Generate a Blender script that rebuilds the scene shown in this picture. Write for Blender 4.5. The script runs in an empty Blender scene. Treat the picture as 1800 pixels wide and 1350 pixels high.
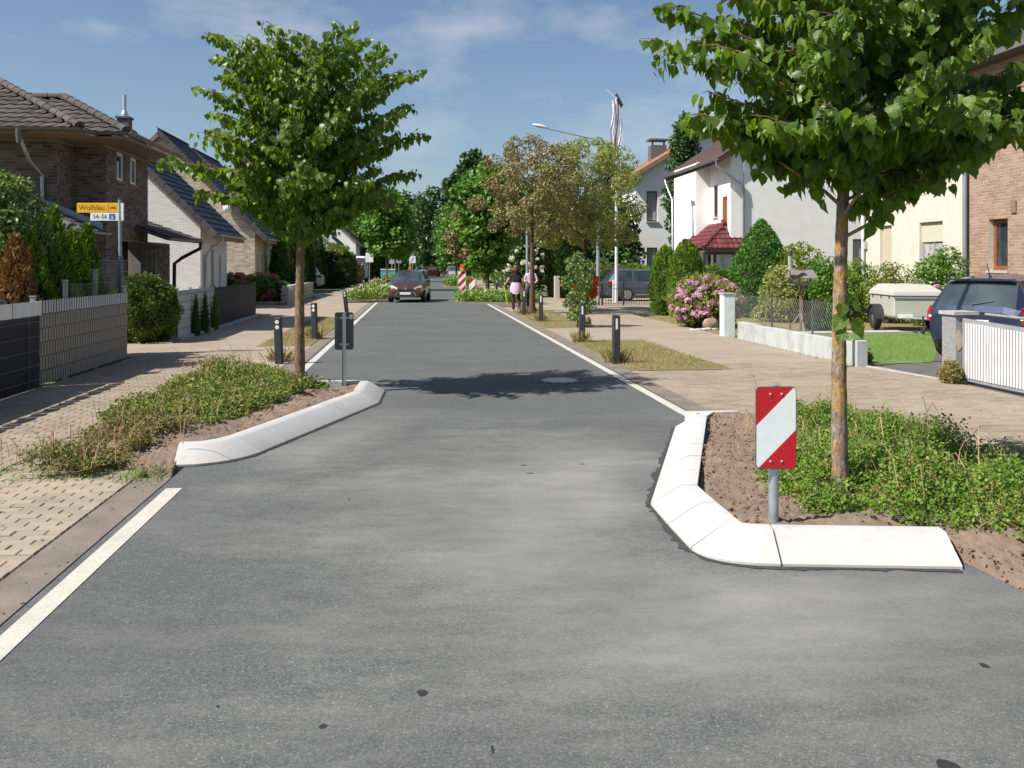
import bpy, math, random
import numpy as np
from mathutils import Vector, Matrix

random.seed(11)
rng = np.random.default_rng(11)
S = bpy.context.scene
C = S.collection
A = math.atan(166 / 1600)            # the road runs a little to the left of the viewing axis
CA, SA = math.cos(A), math.sin(A)
EYE = 1.7


def R(u, v, z=0.0):
    """road frame (u across, v along, z up) to world"""
    return Vector((u * CA - v * SA, u * SA + v * CA, z))


# ------------------------------------------------------------------ camera, sky, sun, exposure
cd = bpy.data.cameras.new('camera')
cd.sensor_width = 36
cd.lens = 32
cd.shift_y = -209 / 1800
cd.clip_end = 3000
cam = bpy.data.objects.new('camera', cd)
C.objects.link(cam)
cam.location = (0, 0, EYE)
cam.rotation_euler = (math.radians(90), 0, 0)
S.camera = cam

SUN_EL = math.radians(48)
SUN_FROM = math.radians(25)          # the sun stands to the left and a little behind the camera
sdir = Vector((-math.cos(SUN_FROM) * math.cos(SUN_EL), -math.sin(SUN_FROM) * math.cos(SUN_EL), math.sin(SUN_EL)))
W = bpy.data.worlds.new('World')
S.world = W
W.use_nodes = True
wt = W.node_tree
wn, wl = wt.nodes, wt.links
bg = wn['Background']
sky = wn.new('ShaderNodeTexSky')
sky.sky_type = 'NISHITA'
sky.sun_disc = False
sky.sun_elevation = SUN_EL
sky.sun_rotation = math.radians(90) - (math.pi + SUN_FROM)
sky.air_density = 1.0
sky.dust_density = 1.0
sky.ozone_density = 2.6
tc = wn.new('ShaderNodeTexCoord')
mp = wn.new('ShaderNodeMapping')
mp.inputs['Scale'].default_value = (3.0, 3.0, 7.5)
mp.inputs['Location'].default_value = (0.55, 0.2, 0.3)
cn = wn.new('ShaderNodeTexNoise')
cn.inputs['Scale'].default_value = 1.55
cn.inputs['Detail'].default_value = 6
cn.inputs['Roughness'].default_value = 0.55
cr = wn.new('ShaderNodeMapRange')
cr.inputs['From Min'].default_value = 0.52
cr.inputs['From Max'].default_value = 0.82
cr.inputs['To Max'].default_value = 0.75
mx = wn.new('ShaderNodeMix')
mx.data_type = 'RGBA'
mx.inputs['B'].default_value = (6.2, 6.4, 6.9, 1)
wl.new(tc.outputs['Generated'], mp.inputs['Vector'])
wl.new(mp.outputs['Vector'], cn.inputs['Vector'])
wl.new(cn.outputs['Fac'], cr.inputs['Value'])
wl.new(cr.outputs['Result'], mx.inputs['Factor'])
wl.new(sky.outputs['Color'], mx.inputs['A'])
wl.new(mx.outputs['Result'], bg.inputs['Color'])
bg.inputs['Strength'].default_value = 0.078

sl = bpy.data.lights.new('sun', 'SUN')
sl.energy = 5.0
sl.angle = math.radians(0.53)
sl.color = (1.0, 0.95, 0.87)
so = bpy.data.objects.new('sun', sl)
C.objects.link(so)
so.location = (-20, -10, 30)
so.rotation_euler = sdir.to_track_quat('Z', 'Y').to_euler()

vs = S.view_settings
S.display_settings.display_device = 'sRGB'
vs.view_transform = 'Standard'
vs.look = 'None'
vs.exposure = 0.53
vs.gamma = 1
vs.use_curve_mapping = False
S.cycles.max_bounces = 8
S.cycles.transparent_max_bounces = 8


# ------------------------------------------------------------------ mesh builder
class MB:
    def __init__(s):
        s.v, s.f, s.m = [], [], []

    def add(s, vs, fs, m=0):
        o = len(s.v)
        s.v.extend([tuple(p) for p in vs])
        for f in fs:
            s.f.append(tuple(i + o for i in f))
            s.m.append(m)
        return s

    def quad(s, a, b, c, d, m=0):
        return s.add((a, b, c, d), ((0, 1, 2, 3),), m)

    def poly(s, pts, m=0):
        return s.add(pts, (tuple(range(len(pts))),), m)

    def box(s, x0, x1, y0, y1, z0, z1, m=0, tm=None):
        vs = [(x0, y0, z0), (x1, y0, z0), (x1, y1, z0), (x0, y1, z0), (x0, y0, z1), (x1, y0, z1), (x1, y1, z1), (x0, y1, z1)]
        if tm is not None:
            vs = [tm @ Vector(p) for p in vs]
        return s.add(vs, ((3, 2, 1, 0), (4, 5, 6, 7), (0, 1, 5, 4), (1, 2, 6, 5), (2, 3, 7, 6), (3, 0, 4, 7)), m)

    def bbox(s, x0, x1, y0, y1, z0, z1, b=0.01, m=0, tm=None):
        """box with bevelled vertical and top edges"""
        def ring(i, z):
            return [(x0 + i + b, y0 + i, z), (x1 - i - b, y0 + i, z), (x1 - i, y0 + i + b, z), (x1 - i, y1 - i - b, z),
                    (x1 - i - b, y1 - i, z), (x0 + i + b, y1 - i, z), (x0 + i, y1 - i - b, z), (x0 + i, y0 + i + b, z)]
        vs = ring(0, z0) + ring(0, z1 - b) + ring(b, z1)
        if tm is not None:
            vs = [tm @ Vector(p) for p in vs]
        fs = [tuple(range(7, -1, -1)), tuple(range(16, 24))]
        for k in (0, 8):
            for i in range(8):
                j = (i + 1) % 8
                fs.append((k + i, k + j, k + 8 + j, k + 8 + i))
        return s.add(vs, fs, m)

    def prism(s, pts, axis, lo, hi, m=0):
        """polygon in the two other axes (in order) extruded along axis"""
        def P(p, w):
            return {'x': (w, p[0], p[1]), 'y': (p[0], w, p[1]), 'z': (p[0], p[1], w)}[axis]
        n = len(pts)
        vs = [P(p, lo) for p in pts] + [P(p, hi) for p in pts]
        fs = [tuple(range(n - 1, -1, -1)), tuple(range(n, 2 * n))]
        fs += [(i, (i + 1) % n, n + (i + 1) % n, n + i) for i in range(n)]
        return s.add(vs, fs, m)

    def tube(s, path, rad, n=8, m=0, caps=True, wob=0.0):
        path = [Vector(p) for p in path]
        k = len(path)
        if not hasattr(rad, '__len__'):
            rad = [rad] * k
        vs, fs = [], []
        side = None
        for i, p in enumerate(path):
            d = (path[min(i + 1, k - 1)] - path[max(i - 1, 0)])
            d = d.normalized() if d.length > 1e-9 else Vector((0, 0, 1))
            if side is None:
                side = d.orthogonal().normalized()
            side = (side - d * side.dot(d))
            side = side.normalized() if side.length > 1e-6 else d.orthogonal().normalized()
            up = d.cross(side)
            for j in range(n):
                t = 2 * math.pi * j / n
                r = rad[i] * (1 + (random.uniform(-wob, wob) if wob else 0))
                vs.append(p + side * (math.cos(t) * r) + up * (math.sin(t) * r))
        for i in range(k - 1):
            for j in range(n):
                a, b = i * n + j, i * n + (j + 1) % n
                fs.append((a, b, b + n, a + n))
        if caps:
            fs.append(tuple(range(n - 1, -1, -1)))
            fs.append(tuple(range((k - 1) * n, k * n)))
        return s.add(vs, fs, m)

    def lathe(s, prof, c=(0, 0, 0), n=16, m=0, axis='z'):
        vs, fs = [], []
        for r, h in prof:
            for j in range(n):
                t = 2 * math.pi * j / n
                a, b = r * math.cos(t), r * math.sin(t)
                q = {'z': (a, b, h), 'x': (h, a, b), 'y': (b, h, a)}[axis]
                vs.append((q[0] + c[0], q[1] + c[1], q[2] + c[2]))
        for i in range(len(prof) - 1):
            for j in range(n):
                a, b = i * n + j, i * n + (j + 1) % n
                fs.append((a, b, b + n, a + n))
        fs.append(tuple(range(n - 1, -1, -1)))
        fs.append(tuple(range((len(prof) - 1) * n, len(prof) * n)))
        return s.add(vs, fs, m)

    def ball(s, c, rx, ry=None, rz=None, nu=12, nv=8, m=0, jit=0.0):
        ry = rx if ry is None else ry
        rz = rx if rz is None else rz
        vs, fs = [(c[0], c[1], c[2] - rz)], []
        for i in range(1, nv):
            ph = -math.pi / 2 + math.pi * i / nv
            for j in range(nu):
                t = 2 * math.pi * j / nu
                k = 1 + random.uniform(-jit, jit)
                vs.append((c[0] + rx * k * math.cos(ph) * math.cos(t), c[1] + ry * k * math.cos(ph) * math.sin(t), c[2] + rz * k * math.sin(ph)))
        vs.append((c[0], c[1], c[2] + rz))
        top = len(vs) - 1
        for j in range(nu):
            fs.append((0, 1 + (j + 1) % nu, 1 + j))
            fs.append((top, 1 + (nv - 2) * nu + j, 1 + (nv - 2) * nu + (j + 1) % nu))
        for i in range(nv - 2):
            for j in range(nu):
                a, b = 1 + i * nu + j, 1 + i * nu + (j + 1) % nu
                fs.append((a, b, b + nu, a + nu))
        return s.add(vs, fs, m)

    def mesh(s, name, mats, org=(0, 0, 0), smooth=False):
        me = bpy.data.meshes.new(name)
        ox, oy, oz = org
        me.from_pydata([(x - ox, y - oy, z - oz) for x, y, z in s.v], [], s.f)
        for mt in (mats if isinstance(mats, (list, tuple)) else [mats]):
            me.materials.append(mt)
        me.polygons.foreach_set('material_index', s.m)
        if smooth:
            me.polygons.foreach_set('use_smooth', [True] * len(s.f))
            me.set_sharp_from_angle(angle=math.radians(smooth if smooth > 1 else 40))
        me.update()
        return me


ORG = {}


def props(o, label=None, cat=None, group=None, kind=None):
    for k, x in (('label', label), ('category', cat), ('group', group), ('kind', kind)):
        if x:
            o[k] = x
    return o


def thing(name, label, cat, u, v, z=0.0, yaw=0.0, group=None, local=False):
    o = bpy.data.objects.new(name, None)
    o.empty_display_size = 0.2
    C.objects.link(o)
    o.location = R(u, v, z)
    o.rotation_euler = (0, 0, A + yaw)
    ORG[o.name] = (0, 0, 0) if (local or yaw) else (u, v, z)
    return props(o, label, cat, group)


def part(name, mb, mats, parent, label=None, kind=None, smooth=False):
    org = ORG[parent.name]
    me = mb if isinstance(mb, bpy.types.Mesh) else mb.mesh(name, mats, org, smooth)
    o = bpy.data.objects.new(name, me)
    C.objects.link(o)
    o.parent = parent
    ORG[o.name] = org
    return props(o, label, None, None, kind)


def solo(name, mb, mats, label, cat, u, v, z=0.0, yaw=0.0, group=None, local=False, smooth=False, kind=None):
    org = (0, 0, 0) if (local or yaw) else (u, v, z)
    me = mb if isinstance(mb, bpy.types.Mesh) else mb.mesh(name, mats, org, smooth)
    o = bpy.data.objects.new(name, me)
    C.objects.link(o)
    o.location = R(u, v, z)
    o.rotation_euler = (0, 0, A + yaw)
    ORG[o.name] = org
    return props(o, label, cat, group, kind)


def struct(name, mb, mats, label=None, smooth=False, kind='structure'):
    me = mb if isinstance(mb, bpy.types.Mesh) else mb.mesh(name, mats, (0, 0, 0), smooth)
    o = bpy.data.objects.new(name, me)
    C.objects.link(o)
    o.rotation_euler = (0, 0, A)
    ORG[o.name] = (0, 0, 0)
    return props(o, label, None, None, kind)


def piece(name, me, parent, loc, rot=None):
    """one of many alike pieces sharing a mesh; loc in road coordinates"""
    o = bpy.data.objects.new(name, me)
    C.objects.link(o)
    o.parent = parent
    g = ORG[parent.name]
    o.location = (loc[0] - g[0], loc[1] - g[1], loc[2] - g[2])
    if rot is not None:
        o.rotation_euler = rot
    return o


def copy_tree(o, parent=None):
    c = o.copy()
    C.objects.link(c)
    if parent is not None:
        c.parent = parent
    ORG[c.name] = ORG.get(o.name, (0, 0, 0))
    for ch in list(o.children):
        copy_tree(ch, c)
    return c


# ------------------------------------------------------------------ materials
MATS = {}


def nodes(name):
    m = bpy.data.materials.new(name)
    m.use_nodes = True
    t = m.node_tree
    return m, t, t.nodes, t.links, t.nodes['Principled BSDF']


def ramp(n, stops):
    r = n.new('ShaderNodeValToRGB')
    e = r.color_ramp.elements
    while len(e) > 1:
        e.remove(e[0])
    e[0].position = stops[0][0]
    e[0].color = (*stops[0][1], 1)
    for p, c in stops[1:]:
        x = e.new(p)
        x.color = (*c, 1)
    return r


def mixc(n, l, fac, a, b, blend='MIX'):
    m = n.new('ShaderNodeMix')
    m.data_type = 'RGBA'
    m.blend_type = blend
    for sock, val in (('Factor', fac), ('A', a), ('B', b)):
        if hasattr(val, 'is_linked'):
            l.new(val, m.inputs[sock])
        elif isinstance(val, tuple):
            m.inputs[sock].default_value = (*val, 1)
        else:
            m.inputs[sock].default_value = val
    return m.outputs['Result']


def noise(n, l, vec, scale, detail=4, rough=0.55):
    x = n.new('ShaderNodeTexNoise')
    x.inputs['Scale'].default_value = scale
    x.inputs['Detail'].default_value = detail
    x.inputs['Roughness'].default_value = rough
    if vec is not None:
        l.new(vec, x.inputs['Vector'])
    return x.outputs['Fac']


def mrange(n, l, val, a, b, c=0.0, d=1.0):
    x = n.new('ShaderNodeMapRange')
    x.inputs['From Min'].default_value = a
    x.inputs['From Max'].default_value = b
    x.inputs['To Min'].default_value = c
    x.inputs['To Max'].default_value = d
    l.new(val, x.inputs['Value'])
    return x.outputs['Result']


def bump(n, l, p, h, strength=0.3, dist=0.01):
    b = n.new('ShaderNodeBump')
    b.inputs['Strength'].default_value = strength
    b.inputs['Distance'].default_value = dist
    l.new(h, b.inputs['Height'])
    l.new(b.outputs['Normal'], p.inputs['Normal'])


def pos(n):
    return n.new('ShaderNodeNewGeometry').outputs['Position']


def ocoord(n):
    return n.new('ShaderNodeTexCoord').outputs['Object']


def rand(n, l):
    """a number per separate piece, whether it is an object or an island of a joined mesh"""
    a = n.new('ShaderNodeObjectInfo').outputs['Random']
    b = n.new('ShaderNodeNewGeometry').outputs['Random Per Island']
    s = n.new('ShaderNodeMath')
    s.operation = 'ADD'
    l.new(a, s.inputs[0])
    l.new(b, s.inputs[1])
    f = n.new('ShaderNodeMath')
    f.operation = 'FRACT'
    l.new(s.outputs[0], f.inputs[0])
    return f.outputs[0]


def mat(name, col, rough=0.6, var=0.18, scale=6.0, metal=0.0, bs=0.0, bscale=40.0, spec=0.5, dirt=None, coat=0.0, streak=0.0):
    """plain surface with a soft tonal variation, optional dirt tint and fine relief"""
    if name in MATS:
        return MATS[name]
    m, t, n, l, p = nodes(name)
    v = ocoord(n)
    f = noise(n, l, v, scale, 5)
    lo = tuple(c * (1 - var) for c in col)
    hi = tuple(min(1, c * (1 + var)) for c in col)
    c = mixc(n, l, mrange(n, l, f, 0.3, 0.7), lo, hi)
    if dirt:
        g = noise(n, l, v, dirt[1], 6, 0.65)
        c = mixc(n, l, mrange(n, l, g, 0.5, 0.72, 0, dirt[2]), c, dirt[0])
    if streak:
        mp = n.new('ShaderNodeMapping')
        mp.inputs['Scale'].default_value = (2.2, 2.2, 0.16)
        l.new(v, mp.inputs['Vector'])
        c = mixc(n, l, mrange(n, l, noise(n, l, mp.outputs['Vector'], 2.4, 6, 0.7), 0.5, 0.72, 0, streak), c, tuple(x * 0.72 for x in col))
    l.new(c, p.inputs['Base Color'])
    p.inputs['Roughness'].default_value = rough
    p.inputs['Metallic'].default_value = metal
    p.inputs['Specular IOR Level'].default_value = spec
    if coat:
        p.inputs['Coat Weight'].default_value = coat
        p.inputs['Coat Roughness'].default_value = 0.06
    if bs:
        bump(n, l, p, noise(n, l, v, bscale, 6, 0.6), bs, 0.01)
    MATS[name] = m
    return m


def pieces_mat(name, stops, rough=0.8, gr=60.0, gvar=0.25, bs=0.35, spec=0.3, blotch=None):
    """every brick, tile, paver takes its own tone from a ramp"""
    m, t, n, l, p = nodes(name)
    r = ramp(n, stops)
    l.new(rand(n, l), r.inputs['Fac'])
    v = pos(n)
    f = noise(n, l, v, gr, 6, 0.65)
    c = mixc(n, l, mrange(n, l, f, 0.25, 0.75, 0, 1), r.outputs['Color'], tuple(x * (1 - gvar) for x in stops[len(stops) // 2][1]))
    c2 = mixc(n, l, 0.5, r.outputs['Color'], c)
    if blotch:
        g = noise(n, l, v, blotch[1], 5, 0.6)
        c2 = mixc(n, l, mrange(n, l, g, 0.45, 0.7, 0, blotch[2]), c2, blotch[0])
    l.new(c2, p.inputs['Base Color'])
    p.inputs['Roughness'].default_value = rough
    p.inputs['Specular IOR Level'].default_value = spec
    bump(n, l, p, f, bs, 0.004)
    MATS[name] = m
    return m


def leaf_mat(name, stops, trans=(0.25, 0.45, 0.05), tw=0.3, rough=0.45, spec=0.4, ns=1.3):
    m, t, n, l, p = nodes(name)
    r = ramp(n, [(q, (min(1, c[0] * 1.16), min(1, c[1] * 1.10), c[2])) for q, c in stops])
    k = rand(n, l)
    f = noise(n, l, pos(n), ns, 3)
    s = n.new('ShaderNodeMath')
    s.operation = 'MULTIPLY_ADD'
    l.new(k, s.inputs[0])
    s.inputs[1].default_value = 0.62
    l.new(mrange(n, l, f, 0.3, 0.7, 0.0, 0.38), s.inputs[2])
    l.new(s.outputs[0], r.inputs['Fac'])
    l.new(r.outputs['Color'], p.inputs['Base Color'])
    p.inputs['Roughness'].default_value = rough
    p.inputs['Specular IOR Level'].default_value = spec
    tr = n.new('ShaderNodeBsdfTranslucent')
    l.new(mixc(n, l, 0.65, r.outputs['Color'], trans), tr.inputs['Color'])
    ms = n.new('ShaderNodeMixShader')
    ms.inputs[0].default_value = tw
    l.new(p.outputs[0], ms.inputs[1])
    l.new(tr.outputs[0], ms.inputs[2])
    l.new(ms.outputs[0], n['Material Output'].inputs['Surface'])
    MATS[name] = m
    return m


def vein_leaf():
    m = G_HAZEL.copy()
    m.name = 'hazel_leaf_veined'
    t = m.node_tree
    n, l = t.nodes, t.links
    p = n['Principled BSDF']
    sep = n.new('ShaderNodeSeparateXYZ')
    l.new(n.new('ShaderNodeTexCoord').outputs['Object'], sep.inputs[0])

    def op(kind, a, b=None, c=None):
        x = n.new('ShaderNodeMath')
        x.operation = kind
        for i, q in enumerate((a, b, c)):
            if q is not None:
                if hasattr(q, 'is_linked'):
                    l.new(q, x.inputs[i])
                else:
                    x.inputs[i].default_value = q
        return x.outputs[0]
    ax = op('ABSOLUTE', sep.outputs['X'])
    w = op('SINE', op('MULTIPLY', op('SUBTRACT', sep.outputs['Y'], op('MULTIPLY', ax, 0.8)), 44.0))
    vein = op('MAXIMUM', mrange(n, l, w, 0.80, 1.0, 0, 1), mrange(n, l, ax, 0.0, 0.025, 1, 0))
    src = p.inputs['Base Color'].links[0].from_socket
    l.new(mixc(n, l, op('MULTIPLY', vein, 0.28), src, (0.24, 0.34, 0.10)), p.inputs['Base Color'])
    bump(n, l, p, op('MULTIPLY', w, -1.0), 0.22, 0.02)
    return m


def glass_mat(name, col=(0.02, 0.025, 0.03), rough=0.04, curtain=None):
    m, t, n, l, p = nodes(name)
    v = ocoord(n)
    c = mixc(n, l, mrange(n, l, noise(n, l, v, 1.3, 2), 0.35, 0.65), col, tuple(min(1, x * 2.2 + 0.01) for x in col))
    if curtain:
        w = n.new('ShaderNodeTexWave')
        w.inputs['Scale'].default_value = 6
        w.inputs['Distortion'].default_value = 3
        l.new(v, w.inputs['Vector'])
        c = mixc(n, l, mrange(n, l, w.outputs['Fac'], 0, 1, 0.3, 0.9), c, curtain)
    l.new(c, p.inputs['Base Color'])
    p.inputs['Roughness'].default_value = rough
    p.inputs['Specular IOR Level'].default_value = 0.8
    MATS[name] = m
    return m


# asphalt: visible stones in a grey binder, pale dust drifts, soil trodden off the new beds
m, t, n, l, p = nodes('asphalt')
ASPHALT = m
v = pos(n)


def stones(scale, stops):
    vo = n.new('ShaderNodeTexVoronoi')
    vo.inputs['Scale'].default_value = scale
    l.new(v, vo.inputs['Vector'])
    sp = n.new('ShaderNodeSeparateColor')
    l.new(vo.outputs['Color'], sp.inputs[0])
    r = ramp(n, stops)
    l.new(sp.outputs[0], r.inputs['Fac'])
    return r.outputs['Color'], vo.outputs['Distance']


ga, da = stones(150, [(0, (0.045, 0.046, 0.0445)), (0.35, (0.084, 0.0855, 0.083)), (0.8, (0.145, 0.1465, 0.141)), (0.975, (0.19, 0.19, 0.18)), (0.987, (0.25, 0.247, 0.236)), (1, (0.35, 0.345, 0.33))])
gb, db = stones(60, [(0, (0.10, 0.1015, 0.097)), (0.5, (0.122, 0.1235, 0.118)), (0.985, (0.145, 0.146, 0.139)), (0.993, (0.24, 0.238, 0.226)), (1, (0.28, 0.276, 0.265))])
grain = mixc(n, l, 0.16, mixc(n, l, 0.3, ga, gb), (0.05, 0.07, 0.08))
mapn = n.new('ShaderNodeMapping')
mapn.inputs['Rotation'].default_value = (0, 0, -0.12)
mapn.inputs['Scale'].default_value = (0.75, 1.6, 1)
l.new(v, mapn.inputs['Vector'])
big = noise(n, l, mapn.outputs['Vector'], 0.7, 3, 0.55)
fine = noise(n, l, mapn.outputs['Vector'], 3.6, 10, 0.8)
streak = n.new('ShaderNodeMapping')
streak.inputs['Scale'].default_value = (1.6, 7.0, 1)
streak.inputs['Rotation'].default_value = (0, 0, 0.2)
l.new(v, streak.inputs['Vector'])
scuff = noise(n, l, streak.outputs['Vector'], 1.1, 9, 0.75)
ad = n.new('ShaderNodeMath')
ad.operation = 'MULTIPLY_ADD'
l.new(fine, ad.inputs[0])
ad.inputs[1].default_value = 1.15
l.new(big, ad.inputs[2])


def ellipse(u, v_, ru, rv, rot):
    mpn = n.new('ShaderNodeMapping')
    mpn.vector_type = 'TEXTURE'
    mpn.inputs['Location'].default_value = R(u, v_, 0)
    mpn.inputs['Rotation'].default_value = (0, 0, A + rot)
    mpn.inputs['Scale'].default_value = (ru, rv, 1)
    l.new(v, mpn.inputs['Vector'])
    ln = n.new('ShaderNodeVectorMath')
    ln.operation = 'LENGTH'
    l.new(mpn.outputs['Vector'], ln.inputs[0])
    return mrange(n, l, ln.outputs['Value'], 0.1, 1.0, 0.40, 0)


def addm(*xs):
    o_ = xs[0]
    for x in xs[1:]:
        m_ = n.new('ShaderNodeMath')
        l.new(o_, m_.inputs[0])
        l.new(x, m_.inputs[1])
        o_ = m_.outputs[0]
    return o_


kerbdust = addm(ellipse(1.35, 7.2, 0.8, 3.0, -0.3), ellipse(2.3, 4.4, 1.8, 0.6, 0.0), ellipse(-0.75, 9.3, 0.7, 2.8, -0.3), ellipse(0.6, 6.4, 1.7, 3.4, -0.12), ellipse(1.5, 4.0, 1.6, 1.1, 0.3))
sepp = n.new('ShaderNodeSeparateXYZ')
l.new(v, sepp.inputs[0])
near = mrange(n, l, sepp.outputs['Y'], 9.3, 11.0, 1.0, 0.35)
du = n.new('ShaderNodeMath')
du.operation = 'MULTIPLY'
l.new(mrange(n, l, addm(ad.outputs[0], kerbdust), 1.0, 1.85, 0, 0.8), du.inputs[0])
l.new(near, du.inputs[1])
c = mixc(n, l, du.outputs[0], grain, (0.285, 0.284, 0.262))
sc2 = n.new('ShaderNodeMath')
sc2.operation = 'MULTIPLY'
l.new(mrange(n, l, scuff, 0.61, 0.74, 0, 0.5), sc2.inputs[0])
l.new(near, sc2.inputs[1])
c = mixc(n, l, sc2.outputs[0], c, (0.31, 0.305, 0.28))
c = mixc(n, l, mrange(n, l, noise(n, l, v, 0.6, 4), 0.42, 0.66, 0, 0.4), c, (0.075, 0.077, 0.077))
l.new(c, p.inputs['Base Color'])
p.inputs['Roughness'].default_value = 0.85
p.inputs['Specular IOR Level'].default_value = 0.25
bump(n, l, p, da, -0.6, 0.004)

# paving drawn by the material where single stones are too far away to tell apart
m, t, n, l, p = nodes('far_paving')
FARPAVE = m
v = ocoord(n)
br = n.new('ShaderNodeTexBrick')
br.inputs['Scale'].default_value = 1.0
br.inputs['Brick Width'].default_value = 0.2
br.inputs['Row Height'].default_value = 0.1
br.inputs['Mortar Size'].default_value = 0.006
br.inputs['Color1'].default_value = (0.33, 0.262, 0.195, 1)
br.inputs['Color2'].default_value = (0.28, 0.225, 0.17, 1)
br.inputs['Mortar'].default_value = (0.14, 0.12, 0.10, 1)
l.new(v, br.inputs['Vector'])
c = mixc(n, l, mrange(n, l, noise(n, l, v, 0.8, 5), 0.35, 0.7, 0, 0.6), br.outputs['Color'], (0.375, 0.305, 0.235))
c = mixc(n, l, mrange(n, l, noise(n, l, v, 2.5, 5), 0.55, 0.8, 0, 0.5), c, (0.19, 0.165, 0.14))
l.new(c, p.inputs['Base Color'])
p.inputs['Roughness'].default_value = 0.9
bump(n, l, p, br.outputs['Fac'], -0.3, 0.004)

# soil
m, t, n, l, p = nodes('soil')
SOIL = m
v = pos(n)
f1 = noise(n, l, v, 9, 8, 0.7)
f2 = noise(n, l, v, 60, 6, 0.7)
c = mixc(n, l, mrange(n, l, f1, 0.3, 0.7), (0.20, 0.14, 0.105), (0.33, 0.25, 0.195))
c = mixc(n, l, mrange(n, l, f2, 0.35, 0.65, 0, 0.6), c, (0.24, 0.175, 0.135))
l.new(c, p.inputs['Base Color'])
p.inputs['Roughness'].default_value = 0.95
p.inputs['Specular IOR Level'].default_value = 0.15
bump(n, l, p, f2, 0.9, 0.02)

# dry verge turf under the blades, and green lawn
def turf(name, a, b, c3):
    m, t, n, l, p = nodes(name)
    v = pos(n)
    c = mixc(n, l, mrange(n, l, noise(n, l, v, 1.1, 5), 0.35, 0.65), a, b)
    c = mixc(n, l, mrange(n, l, noise(n, l, v, 25, 5, 0.7), 0.35, 0.7, 0, 0.7), c, c3)
    l.new(c, p.inputs['Base Color'])
    p.inputs['Roughness'].default_value = 0.95
    bump(n, l, p, noise(n, l, v, 90, 4), 0.8, 0.02)
    return m


DRYTURF = turf('dry_turf', (0.24, 0.18, 0.085), (0.13, 0.145, 0.05), (0.30, 0.235, 0.125))
LAWN = turf('lawn_green', (0.10, 0.21, 0.035), (0.14, 0.26, 0.045), (0.15, 0.20, 0.06))
EARTH = turf('ground_earth', (0.15, 0.14, 0.075), (0.08, 0.115, 0.04), (0.20, 0.17, 0.11))

# kerb concrete, painted white, scuffed
m, t, n, l, p = nodes('kerb_white')
KERB = m
v = pos(n)
c = mixc(n, l, mrange(n, l, noise(n, l, v, 3, 6, 0.6), 0.4, 0.75, 0, 0.55), (0.50, 0.50, 0.495), (0.41, 0.40, 0.38))
c = mixc(n, l, mrange(n, l, noise(n, l, v, 5.5, 7, 0.7), 0.58, 0.72, 0, 0.6), c, (0.36, 0.33, 0.29))
c = mixc(n, l, mrange(n, l, noise(n, l, v, 160, 3, 0.7), 0.55, 0.75, 0, 0.35), c, (0.36, 0.35, 0.33))
z = n.new('ShaderNodeSeparateXYZ')
l.new(v, z.inputs[0])
splash = n.new('ShaderNodeMath')
splash.operation = 'MULTIPLY'
l.new(mrange(n, l, z.outputs['Z'], 0.0, 0.11, 1, 0), splash.inputs[0])
l.new(mrange(n, l, noise(n, l, v, 14, 6, 0.7), 0.35, 0.65, 0, 0.8), splash.inputs[1])
c = mixc(n, l, splash.outputs[0], c, (0.52, 0.44, 0.37))
l.new(c, p.inputs['Base Color'])
p.inputs['Roughness'].default_value = 0.75
bump(n, l, p, noise(n, l, v, 120, 4), 0.25, 0.003)

# white line, worn
m, t, n, l, p = nodes('line_paint')
LINE = m
v = pos(n)
c = mixc(n, l, mrange(n, l, noise(n, l, v, 4, 8, 0.75), 0.42, 0.75, 0, 0.7), (0.52, 0.50, 0.43), (0.36, 0.345, 0.30))
c = mixc(n, l, mrange(n, l, noise(n, l, v, 55, 6, 0.8), 0.54, 0.66, 0, 0.75), c, (0.2, 0.2, 0.19))
l.new(c, p.inputs['Base Color'])
p.inputs['Roughness'].default_value = 0.8
bump(n, l, p, noise(n, l, v, 130, 3), 0.35, 0.003)


def bark_mat(name, a, b, lichen, amount, scale=14):
    m, t, n, l, p = nodes(name)
    v = ocoord(n)
    mp = n.new('ShaderNodeMapping')
    mp.inputs['Scale'].default_value = (1, 1, 0.35)
    l.new(v, mp.inputs['Vector'])
    vo = n.new('ShaderNodeTexVoronoi')
    vo.feature = 'DISTANCE_TO_EDGE'
    vo.inputs['Scale'].default_value = scale * 2.2
    l.new(mp.outputs['Vector'], vo.inputs['Vector'])
    f = noise(n, l, mp.outputs['Vector'], scale, 7, 0.7)
    c = mixc(n, l, mrange(n, l, f, 0.32, 0.68), a, b)
    c = mixc(n, l, mrange(n, l, noise(n, l, mp.outputs['Vector'], scale * 3.2, 6, 0.75), 0.42, 0.62, 0.8, 0), c, tuple(x * 0.42 for x in a))
    g = noise(n, l, v, 3.2, 4, 0.6)
    h = noise(n, l, v, 42, 6, 0.7)
    s = n.new('ShaderNodeMath')
    s.operation = 'MULTIPLY'
    l.new(mrange(n, l, g, 0.62 - amount, 0.74 - amount, 0, 1), s.inputs[0])
    l.new(mrange(n, l, h, 0.40, 0.62, 0, 1), s.inputs[1])
    c = mixc(n, l, s.outputs[0], c, lichen)
    l.new(c, p.inputs['Base Color'])
    p.inputs['Roughness'].default_value = 0.9
    p.inputs['Specular IOR Level'].default_value = 0.2
    ad = n.new('ShaderNodeMath')
    l.new(f, ad.inputs[0])
    l.new(noise(n, l, mp.outputs['Vector'], scale * 3.2, 6, 0.75), ad.inputs[1])
    bump(n, l, p, ad.outputs[0], 1.0, 0.02)
    MATS[name] = m
    return m


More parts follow.
